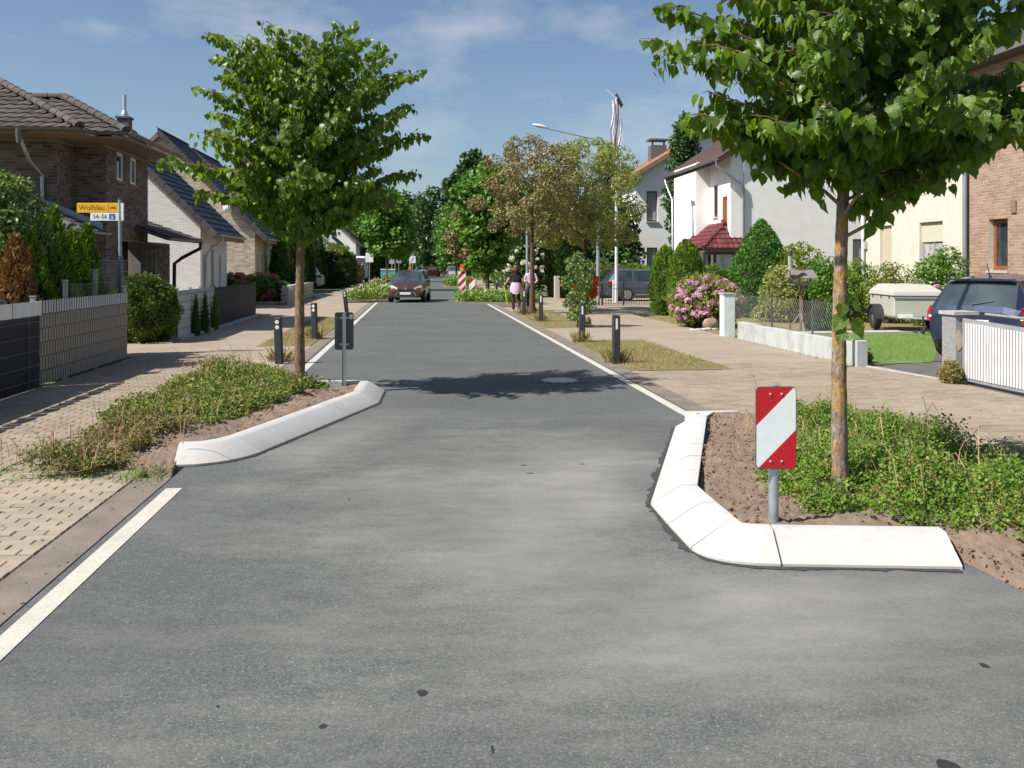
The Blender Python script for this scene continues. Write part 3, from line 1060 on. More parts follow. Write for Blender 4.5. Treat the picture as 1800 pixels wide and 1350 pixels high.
# bases of the paved areas
for nm, u0, u1, v0, v1, m_ in (
        ('pavement_base', -3.36, -2.22, -2, 8.2, SAND), ('pavement_base', -5.24, -3.36, -2, 17.9, SAND),
        ('pavement_base', -3.36, -2.22, 13.4, 18.5, SAND), ('pavement_base', 3.40, 7.74, 9.2, 15.2, SAND), ('pavement_base', 4.6, 7.74, 5.5, 9.2, SAND)):
    mb = MB()
    mb.quad((u0, v0, -0.022), (u1, v0, -0.022), (u1, v1, -0.022), (u0, v1, -0.022))
    struct(nm, mb, m_)
for pts in ([(-5.24, 17.64), (-3.3, 17.64), (-3.3, 120), (-5.24, 120)], [(-3.3, 30), (-2.22, 30), (-2.22, 41.5), (-3.3, 41.5)], [(-3.3, 18.5), (-2.22, 18.5), (-2.22, 19.39), (-3.3, 19.39)],
            [(-12.5, 17.4), (-5.24, 17.4), (-5.24, 20.4), (-12.5, 20.4)], [(-12.5, 31.6), (-5.24, 31.6), (-5.24, 40), (-12.5, 40)], [(-12, 49), (-5.24, 49), (-5.24, 56), (-12, 56)],
            [(4.95, 15.2), (7.35, 15.2), (7.35, 120), (4.95, 120)], [(3.40, 20), (4.95, 20), (4.95, 24.2), (3.40, 24.2)], [(3.40, 33), (4.95, 33), (4.95, 36.5), (3.40, 36.5)],
            [(7.35, 30.8), (9.4, 31.0), (12.5, 38), (12.5, 46), (7.35, 46)], [(3.40, 15.2), (4.95, 15.2), (4.95, 15.6), (3.4, 15.6)]):
    sheet('pavement', pts, 0.004, FARPAVE)


def cuboid(w, l, h, b=0.004):
    mb = MB()
    x, y = w / 2, l / 2
    mb.add([(-x, -y, -h), (x, -y, -h), (x, y, -h), (-x, y, -h), (-x, -y, -b), (x, -y, -b), (x, y, -b), (-x, y, -b),
            (-x + b, -y + b, 0), (x - b, -y + b, 0), (x - b, y - b, 0), (-x + b, y - b, 0)],
           [(0, 1, 5, 4), (1, 2, 6, 5), (2, 3, 7, 6), (3, 0, 4, 7), (4, 5, 9, 8), (5, 6, 10, 9), (6, 7, 11, 10), (7, 4, 8, 11), (8, 9, 10, 11)])
    return mb


def boxes_joined(name, locs, w, l, h, m, parent=None, jit=0.002, rots=None, kind='stuff', b=0.004):
    """many alike cuboids as one mesh, each with a little unevenness"""
    base = np.array(cuboid(w, l, h, b).v)
    fs = np.array(cuboid(w, l, h, b).f)
    L_ = np.asarray(locs, float)
    k = len(L_)
    V = np.repeat(base[None], k, 0)
    tilt = rng.normal(size=(k, 2)) * jit * 2
    V[:, :, 2] += V[:, :, 0] * tilt[:, :1] + V[:, :, 1] * tilt[:, 1:]
    V += L_[:, None, :]
    V[:, :, 2] += rng.normal(size=(k, 1)) * jit
    F = fs[None] + (np.arange(k) * len(base))[:, None, None]
    org = ORG[parent.name] if parent is not None else (0, 0, 0)
    me = np_mesh(name, [(V.reshape(-1, 3), F.reshape(-1, 4), 0)], [m], org, flat=True)
    if parent is None:
        return struct(name, me, None, kind=kind)
    return part(name, me, None, parent, kind=kind)


def paving(parent_mat, u0, u1, v0, v1, nsingle, score, m, along=True, test=None):
    """running-bond pavers: the nsingle that show largest as objects, the rest joined"""
    par = MB()
    par.quad((u0, v0, -0.006), (u1, v0, -0.006), (u1, v1, -0.006), (u0, v1, -0.006))
    base = struct('pavement', par, SAND)
    pu, pv = 0.2, 0.1
    locs, halves = [], []
    row = 0
    y = v0 + pv / 2
    while y < v1:
        x = u0 + pu / 2 + (pu / 2 if row % 2 else 0)
        if row % 2:
            halves.append((u0 + pu / 4, y, 0.004))
        while x - pu / 2 < u1 - 0.04:
            if x + pu / 2 > u1 + 0.03:
                if test is None or test(x, y):
                    halves.append((x - pu / 4, y, 0.004))
            elif test is None or test(x, y):
                locs.append((x, y, 0.004))
            x += pu
        y += pv
        row += 1
    locs.sort(key=score)
    me = cuboid(pu - 0.007, pv - 0.007, 0.03).mesh('paver', m)
    for p in locs[:nsingle]:
        piece('paver', me, base, (p[0], p[1], p[2] + random.gauss(0, 0.0015)), (random.gauss(0, .006), random.gauss(0, .006), random.gauss(0, .006)))
    if len(locs) > nsingle:
        boxes_joined('pavers_beyond', locs[nsingle:], pu - 0.007, pv - 0.007, 0.03, m, base, 0.0015)
    if halves:
        boxes_joined('half_pavers', halves, pu / 2 - 0.007, pv - 0.007, 0.03, m, base, 0.0015)
    return base


def infr(p, margin=30):
    w = R(p[0], p[1], 0)
    if w.y < 1:
        return False
    x, y = 900 + 1600 * w.x / w.y, 466 + 2720 / w.y
    return -margin < x < 1800 + margin and y < 1350 + margin


paving(None, -3.34, -2.23, 3.2, 7.75, 300, lambda p: (not infr(p), p[1]), PAVER)
paving(None, -5.22, -3.36, 5.0, 17.6, 300, lambda p: (not infr(p), p[1]), PAVERPINK)
paving(None, -3.34, -2.23, 13.7, 18.5, 0, lambda p: p[1], PAVER)
paving(None, 3.42, 7.72, 9.0, 15.3, 300, lambda p: (not infr(p) or p[0] < 4.5 and p[1] < 9.9, p[1]), PAVERPINK, test=lambda x, y: not (y > 14.3 and x < 5.0 - (y - 14.3) * 0.0) )
paving(None, -3.36, -3.10, 7.78, 13.7, 0, lambda p: p[1], PAVERPINK)
paving(None, 4.7, 7.72, 6.0, 9.0, 0, lambda p: p[1], PAVERPINK)

# far verges and gardens (earth and turf sheets)
for pts, z, m_ in (([(-3.34, 19.4), (-2.24, 19.4), (-2.24, 30), (-2.9, 30), (-3.34, 27)], 0.012, DRYTURF),
                   ([(3.42, 14.35), (5.1, 14.35), (4.95, 20.0), (3.42, 20.0)], 0.012, DRYTURF),
                   ([(3.42, 24.2), (4.95, 24.2), (4.75, 33), (3.42, 33)], 0.012, DRYTURF),
                   ([(7.5, 20.5), (16, 20.5), (16, 34), (10.5, 34), (7.5, 29.5)], -0.02, DRYTURF),
                   ([(7.5, 15.2), (9.0, 15.1), (13.5, 21.6), (7.5, 21.2)], -0.012, LAWN),
                   ([(9.4, 38), (20, 38), (20, 52), (9.4, 52)], -0.015, LAWN)):
    sheet('verge', pts, z, m_)
drive = MB()
drive.poly([(7.36, 15.0), (7.74, 12.4), (7.74, 6), (15, 6), (15, 20.5), (12.6, 20.5), (8.9, 15.05)])
for i, p in enumerate(drive.v):
    drive.v[i] = (p[0], p[1], -0.004)
struct('driveway', drive, mat('driveway_asphalt', (0.115, 0.108, 0.103), 0.9, 0.2, 3, bs=0.6, bscale=120))
edge = MB()
edge.prism([(7.36, 15.02), (7.74, 12.45), (7.80, 12.46), (7.42, 15.02)], 'z', -0.09, 0.02)
struct('driveway_edging', edge, CONCRETE)
pathm = MB()
pathm.prism([(8.4, 21.6), (13.4, 21.9), (13.4, 22.5), (8.4, 22.1)], 'z', -0.09, 0.02)
struct('garden_path', pathm, CONCRETE)


# ------------------------------------------------------------------ kerbed planting islands
def kerb_profile(poly, h=0.15, slope=0.21, top=0.11):
    """offset rings of an open polyline (road edge of the kerb); inward is to the left of travel"""
    P = [Vector((x, y, 0)) for x, y in poly]
    def off(d):
        out = []
        for i, p in enumerate(P):
            a = (P[i] - P[i - 1]).normalized() if i > 0 else None
            b = (P[i + 1] - P[i]).normalized() if i < len(P) - 1 else None
            na = Vector((-a.y, a.x, 0)) if a else None
            nb = Vector((-b.y, b.x, 0)) if b else None
            if na and nb:
                n_ = (na + nb)
                n_ = n_ / max(0.3, n_.length_squared) * 2 if n_.length > 1e-6 else na
                out.append(p + n_ * d)
            else:
                out.append(p + (na or nb) * d)
        return out
    return P, off(slope), off(slope + top)


JOINT = mat('joint_grime', (0.09, 0.085, 0.08), 0.95)


def kerb(label, poly, joints, h=0.15):
    root = thing('kerb', label, 'kerb', poly[0][0], poly[0][1])
    a, b, c = kerb_profile(poly, h)
    # resample along the line so that the joints fall where they should
    cum = [0]
    for p, q in zip(a, a[1:]):
        cum.append(cum[-1] + (q - p).length)

    def at(ring, s):
        for i in range(len(cum) - 1):
            if s <= cum[i + 1] + 1e-9:
                t = (s - cum[i]) / (cum[i + 1] - cum[i])
                return ring[i].lerp(ring[i + 1], t)
        return ring[-1].copy()
    js = [0.0]
    for j in joints:
        js.append(js[-1] + j)
    js = [x for x in js if x < cum[-1] - 0.12] + [cum[-1]]
    for s0, s1 in zip(js, js[1:]):
        mb = MB()
        g_ = 0.006
        st = sorted({s0 + g_, s1 - g_} | {x for x in cum if s0 + 0.02 < x < s1 - 0.02})
        dz = random.uniform(-.002, .002)
        rings = []
        for s_ in st:
            p, q, r = at(a, s_), at(b, s_), at(c, s_)
            lip = p.lerp(q, 0.04)
            sh1, sh2 = p.lerp(q, 0.94), q.lerp(r, 0.14)
            rings.append([(p.x, p.y, -0.1), (p.x, p.y, 0.018), (lip.x, lip.y, 0.026), (sh1.x, sh1.y, h - 0.012 + dz), (sh2.x, sh2.y, h + dz), (r.x, r.y, h + dz), (r.x, r.y, -0.1)])
        vs = [x for rg in rings for x in rg]
        fs = []
        k = 7
        for i in range(len(rings) - 1):
            for j in range(k - 1):
                fs.append((i * k + j, (i + 1) * k + j, (i + 1) * k + j + 1, i * k + j + 1))
        fs.append(tuple(range(k)))
        fs.append(tuple(range(len(vs) - 1, len(vs) - k - 1, -1)))
        mb.add(vs, fs)
        part('kerb_stone', mb, KERB, root, smooth=25)
    for s_ in js[1:-1]:
        p, q, r = at(a, s_), at(b, s_), at(c, s_)
        mb = MB()
        t_ = (at(a, min(cum[-1], s_ + .01)) - at(a, max(0, s_ - .01))).normalized() * .012
        up = [(p.x, p.y, .012), (q.x, q.y, h - .014), (r.x, r.y, h - .014), (r.x, r.y, -.1), (p.x, p.y, -.1)]
        mb.add([(x - t_.x, y - t_.y, z_) for x, y, z_ in up] + [(x + t_.x, y + t_.y, z_) for x, y, z_ in up], [(0, 5, 6, 1), (1, 6, 7, 2), (2, 7, 8, 3)])
        part('joint', mb, JOINT, root)
    return root, a, c


def ragged(name, line_, w, m, seed, z=0.004, inner=-0.03):
    """a strip of sealing tar along the foot of a kerb with a torn outer edge"""
    r = random.Random(seed)
    mb = MB()
    pts = []
    for p, q in zip(line_, line_[1:]):
        L_ = (q - p).length
        k = max(2, int(L_ / 0.025))
        d = (q - p) / L_
        nrm = Vector((d.y, -d.x, 0))
        for i in range(k):
            pts.append((p + d * (L_ * i / k), nrm))
    rows = []
    ph = 0
    for i, (p, nrm) in enumerate(pts):
        ph = 0.8 * ph + 0.2 * r.uniform(-1, 1)
        ww = w * (0.75 + 1.4 * ph) + (r.uniform(0, w * .5) if r.random() < 0.25 else 0)
        rows.append((p - nrm * inner * -1, p + nrm * max(0.008, ww)))
    for (a0, a1), (b0, b1) in zip(rows, rows[1:]):
        mb.quad((a0.x, a0.y, z), (a1.x, a1.y, z), (b1.x, b1.y, z), (b0.x, b0.y, z))
    return struct(name, mb, m)


def cumlen(p):
    out = [0.0]
    for a_, b_ in zip(p, p[1:]):
        out.append(out[-1] + math.dist(a_, b_))
    return out


def qcurve(a_, b_, c_, k=6):
    return [tuple(Vector(a_) * (1 - t) ** 2 + Vector(b_) * 2 * t * (1 - t) + Vector(c_) * t * t) for t in [i / k for i in range(1, k + 1)]]


# left island: from the near end, along the road, round the far corner
q = qcurve((-1.88, 7.93), (-1.58, 7.99), (-1.42, 8.36), 6)
KL = [(-2.05, 7.92), (-1.88, 7.93)] + q + [(-0.47, 11.25), (-0.44, 12.35)]
cl_ = cumlen(KL)
ja, jb, jc = cl_[7], cl_[8], cl_[9]
js_ = [ja + (jb - ja) * i / 6 for i in range(7)] + [(jb + jc) / 2]
_, ka, kc = kerb('white chamfered kerb of the planted island by the back-turned sign', KL, [x - y for x, y in zip(js_, [0] + js_)])
ragged('tar_seam', [Vector((x, y, 0)) for x, y in KL], 0.025, TAR, 3)
bk = MB()
bk.box(-2.2, -0.62, 12.36, 12.46, -0.1, 0.145)
part('back_edging', bk, KERB, bpy.data.objects['kerb'])
# right island: from the far end toward the camera, then along the near end
q = qcurve((1.62, 5.28), (1.66, 4.99), (2.04, 4.94), 7)
KR = [(2.86, 9.55), (2.67, 9.25), (1.64, 6.30), (1.625, 5.79), (1.62, 5.28)] + q + [(3.03, 4.79)]
cl_ = cumlen(KR)
js_ = [cl_[1]] + [cl_[1] + (cl_[2] - cl_[1]) * i / 6 for i in range(1, 7)] + [cl_[3], cl_[4], cl_[11]]
root, ka2, kc2 = kerb('white chamfered kerb around the bed with the red and white marker board', KR, [x - y for x, y in zip(js_, [0] + js_)])
ragged('tar_seam', [Vector((x, y, 0)) for x, y in KR], 0.045, TAR, 8)
bk = MB()
bk.prism([(2.95, 9.42), (3.42, 9.46), (3.42, 9.53), (2.86, 9.55)], 'z', -0.1, 0.13)
part('back_edging', bk, KERB, root)


def bed_height(u, v):
    return 0.115 + 0.028 * np.sin(u * 3.1 + v * 1.7) + 0.014 * np.sin(u * 7.3 - v * 5.1 + 1) + 0.006 * np.sin(u * 17 + v * 13)


def bed(name, rows, nu, dv, label, bump_f=None):
    """rows: [(v, uleft, uright)] interpolated; a lumpy soil surface"""
    rr = np.array(rows, float)
    vs_ = np.arange(rr[0, 0], rr[-1, 0] + 1e-6, dv)
    ul, ur = np.interp(vs_, rr[:, 0], rr[:, 1]), np.interp(vs_, rr[:, 0], rr[:, 2])
    t = np.linspace(0, 1, nu)
    U = ul[:, None] + (ur - ul)[:, None] * t[None]
    Vv = np.repeat(vs_[:, None], nu, 1)
    Z = bed_height(U, Vv) + 0.0085 * rng.normal(size=U.shape)
    if bump_f is not None:
        Z = Z + bump_f(U, Vv)
    edge_ = np.minimum(np.minimum(t, 1 - t)[None] * (ur - ul)[:, None], np.minimum(vs_ - vs_[0], vs_[-1] - vs_)[:, None])
    Z = Z - 0.04 * np.exp(-edge_ / 0.06)
    Z[0], Z[-1], Z[:, 0], Z[:, -1] = -.07, -.07, -.07, -.07
    V = np.stack([U, Vv, Z], -1).reshape(-1, 3)
    i, j = np.meshgrid(np.arange(len(vs_) - 1), np.arange(nu - 1), indexing='ij')
    a = (i * nu + j).ravel()
    F = np.stack([a, a + 1, a + nu + 1, a + nu], 1)
    me = np_mesh(name, [(V, F, 0)], [SOIL])
    me.polygons.foreach_set('use_smooth', [True] * len(me.polygons))
    return struct(name, me, None, label)


heap = lambda U, Vv: 0.07 * np.exp(-((U - 2.75) ** 2 / 0.12 + (Vv - 5.42) ** 2 / 0.02)) + 0.05 * np.exp(-((U - 3.3) ** 2 / 0.1 + (Vv - 4.9) ** 2 / 0.05)) - 0.11 * np.clip((4.95 - Vv) / 0.6, 0, 1) * (U > 2.9)
bed('soil_bed', [(3.2, 3.16, 4.6), (4.75, 3.12, 4.6), (5.07, 3.09, 4.6), (5.10, 3.06, 4.6), (5.15, 2.85, 4.6), (5.28, 2.12, 4.6), (5.36, 1.97, 4.6), (5.8, 1.95, 4.6), (6.3, 1.96, 4.6), (9.2, 2.97, 4.6), (9.45, 3.1, 4.6)], 110, 0.035, None, heap)
bed('soil_bed', [(7.75, -3.1, -2.0), (8.32, -3.1, -2.03), (8.34, -3.1, -1.75), (8.50, -3.1, -1.62), (11.2, -3.1, -0.74), (12.38, -3.1, -0.70)], 80, 0.045, None, lambda U, Vv: -0.10 * np.clip((8.45 - Vv) / 0.6, 0, 1))
bed('soil_bed', [(12.45, -3.1, -2.0), (14.0, -3.1, -2.2)], 30, 0.06, None)
# crumbs of soil
for (u0, u1, v0, v1, nn, tst) in ((1.9, 3.2, 5.38, 9.2, 1500, lambda u, v: u > np.interp(v, [5.06, 6.3, 9.2], [1.97, 1.97, 2.98])), (3.05, 3.9, 3.6, 5.1, 500, None), (-2.6, -0.75, 8.42, 12.3, 1400, lambda u, v: u < np.interp(v, [8.2, 8.5, 11.2, 12.4], [-1.85, -1.72, -.85, -.80]))):
    P = scatter(nn, u0, u1, v0, v1, tst)
    mb = MB()
    for x, y in P:
        r = min(0.03, abs(random.gauss(0.004, 0.007)) + 0.003)
        mb.ball((x, y, float(bed_height(x, y)) + r * 0.4), r, r * random.uniform(.7, 1.2), r * random.uniform(.5, .9), 5, 3, 0, 0.25)
    struct('soil_crumbs', mb, SOIL, kind='stuff')


# ------------------------------------------------------------------ low planting of the beds
def cover(name, label, P, hmap, n_per, lsize, leafm, stalk_n=0, leafT=T_WIDE):
    """small-leaved ground cover: leaflets on many short shoots"""
    k = len(P)
    zg = bed_height(P[:, 0], P[:, 1])
    H = hmap(P[:, 0], P[:, 1])
    top = np.stack([P[:, 0] + 0.05 * rng.normal(size=k), P[:, 1] + 0.05 * rng.normal(size=k), zg + H * rng.uniform(0.75, 1.1, k)], 1)
    t = rng.random((k, n_per)) ** 0.7
    base = np.stack([P[:, 0], P[:, 1], zg - 0.01], 1)
    Q = base[:, None] + (top - base)[:, None] * t[..., None] + 0.022 * rng.normal(size=(k, n_per, 3))
    Q = Q.reshape(-1, 3)
    m_ = len(Q)
    D = unit(rng.normal(size=(m_, 3)) + np.array([0, 0, 0.35]))
    Nn = unit(np.array([-0.25, -0.1, 1.1]) + 0.6 * rng.normal(size=(m_, 3)))
    V, F = leaves(Q, D, Nn, lsize * rng.uniform(0.55, 1.35, m_), leafT)
    mb = MB()
    for i in rng.choice(k, min(k, stalk_n), replace=False):
        b0, t0 = Vector(base[i]), Vector(top[i])
        mid = b0.lerp(t0, .5) + Vector((random.gauss(0, .03), random.gauss(0, .03), 0))
        mb.tube([b0, mid, t0 + Vector((random.gauss(0, .05), random.gauss(0, .05), random.uniform(-.03, .06)))], [0.0035, 0.003, 0.0015], 3, 1, caps=False)
    return struct(name, np_mesh(name, [(V, F, 0)], [leafm, HAY], extra=mb), None, label, kind='stuff')


def r_edge(u, v):
    # left edge of the plants of the right bed: bare soil along the kerb and round the sign
    return u > np.interp(v, [3.2, 4.84, 5.16, 5.4, 5.8, 6.4, 7.4, 8.6, 9.4], [4.0, 3.45, 3.08, 2.72, 2.52, 2.50, 3.0, 3.5, 3.75]) + 0.05 * np.sin(v * 14) + 0.04 * np.sin(v * 31 + u * 9)


PR = scatter(15000, 2.0, 4.5, 3.4, 9.3, r_edge)
hR = lambda u, v: (0.15 + 0.07 * np.sin(u * 3.7 + v * 2.2 + .6) + 0.05 * np.sin(u * 9 - v * 7)) * np.clip((u - np.interp(v, [3.2, 4.84, 5.16, 5.4, 5.8, 6.4, 7.4, 8.6, 9.4], [4.0, 3.45, 3.08, 2.72, 2.52, 2.50, 3.0, 3.5, 3.75])) / 0.25 + 0.35, 0.3, 1) + 0.05 * (u > 3.2) * (v < 7.0)
mr_ = rng.random(len(PR)) < 0.14
cover('ground_cover', 'low bright green ground cover around the lichen covered trunk', PR[~mr_], hR, 12, 0.0195, G_COVER, 420)
cover('ground_cover', 'reddish and yellowing sprigs among the bright green ground cover', PR[mr_], lambda u, v: hR(u, v) * 1.08, 12, 0.019, G_COVERDRY, 160)
PL = scatter(14500, -3.15, -0.95, 7.55, 14.0, lambda u, v: (u < np.interp(v, [7.5, 8.3, 9.5, 11.2, 12.3, 12.5, 14], [-2.55, -2.42, -2.0, -1.42, -1.25, -1.6, -2.25]) + 0.06 * np.sin(v * 13) + .04 * np.sin(v * 29)) & (u > -3.12 + 0.1 * np.sin(v * 9)) & (np.sin(u * 6.1 + v * 3.3) + np.sin(u * 3.7 - v * 5.9 + 1) > -1.35))
hL = lambda u, v: 0.062 + 0.038 * np.sin(u * 4.7 + v * 2.9) + 0.038 * np.sin(u * 9 - v * 6.1) + 0.045 * np.clip((v - 8.2) / 3, 0, 1)
low = PL[:, 1] < 9.3
cover('ground_cover', 'drying reddish ground cover at the near end of the far-side island', PL[low], hL, 8, 0.022, G_COVERDRY, 520)
mixm = rng.random(len(PL)) < 0.35
cover('ground_cover', 'green ground cover around the slim trunk behind the back-turned sign', PL[~low & ~mixm], hL, 9, 0.027, G_COVERMIX, 260)
cover('ground_cover', 'drying sprigs scattered through the island planting', PL[~low & mixm], lambda u, v: hL(u, v) * 1.1, 8, 0.026, G_COVERDRY, 260)
# fallen leaves and bits of straw on the soil, in the gutters and at the edges of the paving
lt = np.concatenate([scatter(260, 1.98, 3.4, 5.4, 9.2, lambda u, v: u > np.interp(v, [5.3, 6.3, 9.2], [2.0, 2.0, 3.0])), scatter(160, -2.6, -0.8, 8.5, 12.2, lambda u, v: u < np.interp(v, [8.5, 11.2, 12.4], [-1.75, -.9, -.85]))])
lt2 = np.concatenate([scatter(70, -2.22, -1.95, 3.5, 7.8), scatter(120, 3.1, 3.45, 9.6, 20), scatter(70, -3.4, -2.3, 3.5, 7.7), scatter(170, 3.5, 7.3, 9.5, 15)])
zz = np.concatenate([bed_height(lt[:, 0], lt[:, 1]) + .012, np.full(len(lt2), .010)])
lp_ = np.concatenate([lt, lt2])
Pl = np.stack([lp_[:, 0], lp_[:, 1], zz], 1)
Dl = rdir(len(Pl)) * np.array([1, 1, .12])
Nl = np.array([0, 0, 1.0]) + .25 * rng.normal(size=(len(Pl), 3))
struct('leaf_litter', np_mesh('leaf_litter', [(*leaves(Pl, Dl, Nl, .014 * rng.uniform(.4, 1.7, len(Pl)), T_WIDE), 0)], [leaf_mat('litter', [(0, (.10, .06, .03)), (.6, (.22, .15, .08)), (1, (.36, .29, .16))], tw=.05)]), None, 'dry leaf bits on soil and paving', kind='stuff')
# taller sprigs and dead arching stalks
mb = MB()
for (u0, u1, v0, v1, nn, hh) in ((-3.3, -2.0, 8.0, 10.2, 40, .28), (-3.2, -2.2, 12.4, 13.9, 40, .4), (3.0, 4.4, 5.4, 9.2, 46, .42), (-3.4, -2.3, 7.5, 8.4, 30, .2)):
    for _ in range(nn):
        x, y = random.uniform(u0, u1), random.uniform(v0, v1)
        z = float(bed_height(x, y))
        a = random.uniform(0, 6.28)
        h = hh * random.uniform(.5, 1.2)
        dx, dy = math.cos(a) * h * random.uniform(.1, .9), math.sin(a) * h * random.uniform(.1, .9)
        mb.tube([(x, y, z), (x + dx * .3, y + dy * .3, z + h * .7), (x + dx * .7, y + dy * .7, z + h * .95), (x + dx * 1.1, y + dy * 1.1, z + h * random.uniform(.5, 1))], [.004, .0035, .003, .0015], 3, 0, caps=False)
struct('dead_stalks', mb, HAY, kind='stuff')
# weeds along joints and edges
Pw = np.concatenate([scatter(500, -3.5, -3.3, 5.2, 8.0), scatter(420, -3.2, -2.2, 7.45, 7.95), scatter(260, -2.35, -2.0, 7.3, 7.9), scatter(300, -3.45, -3.3, 5, 7.7), scatter(200, 7.6, 7.75, 12.2, 12.6), scatter(260, 7.1, 7.34, 14.5, 20.5)])
grass('edge_weeds', 'green weeds in the joints at the edge of the paving', Pw, 0.0, 0.055, G_GRASS)
Pg = np.concatenate([scatter(9000, 3.44, 5.05, 14.4, 20.0), scatter(4500, 3.44, 4.9, 24.2, 33), scatter(7000, -3.3, -2.26, 19.5, 29.5)])
grass('verge_grass', 'short parched grass on the verges around the black posts', Pg, 0.012, 0.052, G_DRYGRASS)
Pt = np.concatenate([np.array([[x, y]]) + 0.09 * rng.normal(size=(170, 2)) for x, y in ((3.55, 19.7), (3.45, 15.6), (3.72, 27.4), (3.66, 31.3), (4.0, 31.4), (-2.40, 16.4), (-2.37, 21.4), (-1.95, 11.9))])
grass('tall_grass', 'tufts of longer grass at the feet of posts and trunks', Pt, 0.02, 0.24, G_DRYGRASS)
Pl2 = scatter(12000, 7.55, 12.6, 15.3, 21.4, lambda u, v: v > 15.1 + np.clip(u - 9.0, 0, 9) * 1.45)
grass('lawn_grass', 'bright green lawn beside the trailer', Pl2, -0.01, 0.05, G_GRASS)
Pd2 = scatter(5000, 7.55, 13.5, 22.6, 30)
grass('dry_lawn', 'straw coloured lawn behind the wire mesh fence', Pd2, -0.02, 0.05, G_DRYGRASS)


# ------------------------------------------------------------------ marks on the asphalt
OIL = mat('oil_black', (0.028, 0.028, 0.028), 0.6, 0.2, 40)


def spot(u, v, ru, rv, seed, m=OIL, z=0.0015):
    r = random.Random(seed)
    mb = MB()
    mb.poly([(u + ru * math.cos(t) * r.uniform(.7, 1.1), v + rv * math.sin(t) * r.uniform(.7, 1.1), z) for t in [2 * math.pi * i / 11 for i in range(11)]])
    return struct('oil_stain', mb, m)


def GP(x, y):
    d = 2720 / (y - 466)
    X = (x - 900) / 1600 * d
    return X * CA + d * SA, -X * SA + d * CA


for i, (x, y, a_, b_) in enumerate(((742, 1218, .024, .03), (568, 1277, .018, .018), (866, 1318, .006, .03), (383, 1242, .008, .012), (921, 818, .03, .02), (932, 832, .035, .015), (1023, 816, .03, .012), (1670, 1352, .05, .07), (613, 878, .012, .015), (1730, 1170, .02, .03))):
    u_, v_ = GP(x, y)
    spot(u_, v_, a_, b_, i)
# manhole
mh = thing('manhole_cover', 'round manhole cover with a pale concrete lid in the roadway', 'manhole', *GP(984, 669))
u_, v_ = GP(984, 669)
mb = MB()
for i in range(32):
    t0, t1 = 2 * math.pi * i / 32, 2 * math.pi * (i + 1) / 32
    for r0, r1, m_ in ((0.27, 0.39, 0),):
        mb.quad((u_ + r0 * math.cos(t0), v_ + r0 * math.sin(t0), .008), (u_ + r1 * math.cos(t0), v_ + r1 * math.sin(t0), .006), (u_ + r1 * math.cos(t1), v_ + r1 * math.sin(t1), .006), (u_ + r0 * math.cos(t1), v_ + r0 * math.sin(t1), .008), m_)
for i in range(14):
    t0 = 2 * math.pi * i / 14
    mb.box(-.03, .03, -.012, .012, .006, .016, 0, Matrix.Translation((u_ + .33 * math.cos(t0), v_ + .33 * math.sin(t0), 0)) @ Matrix.Rotation(t0, 4, 'Z'))
part('ring', mb, IRON, mh)
mb = MB()
mb.lathe([(0.262, -0.01), (0.262, 0.010), (0.25, 0.014), (0.0, 0.014)], (u_, v_, 0), 28)
part('lid', mb, LIDCONC, mh)


# ------------------------------------------------------------------ the two hazels
G_VEIN = vein_leaf()
LEAF_MESHES = []
for sd in range(6):
    tv, tf = ovate(7, sd + 20, droop=0.06 + 0.09 * sd, fold=0.12 + 0.12 * (sd % 3), w=.46 - .03 * (sd % 3))
    me = bpy.data.meshes.new('leaf')
    me.from_pydata([tuple(p) for p in tv], [], [tuple(int(i) for i in f) for f in tf])
    me.materials.append(G_VEIN)
    LEAF_MESHES.append(me)


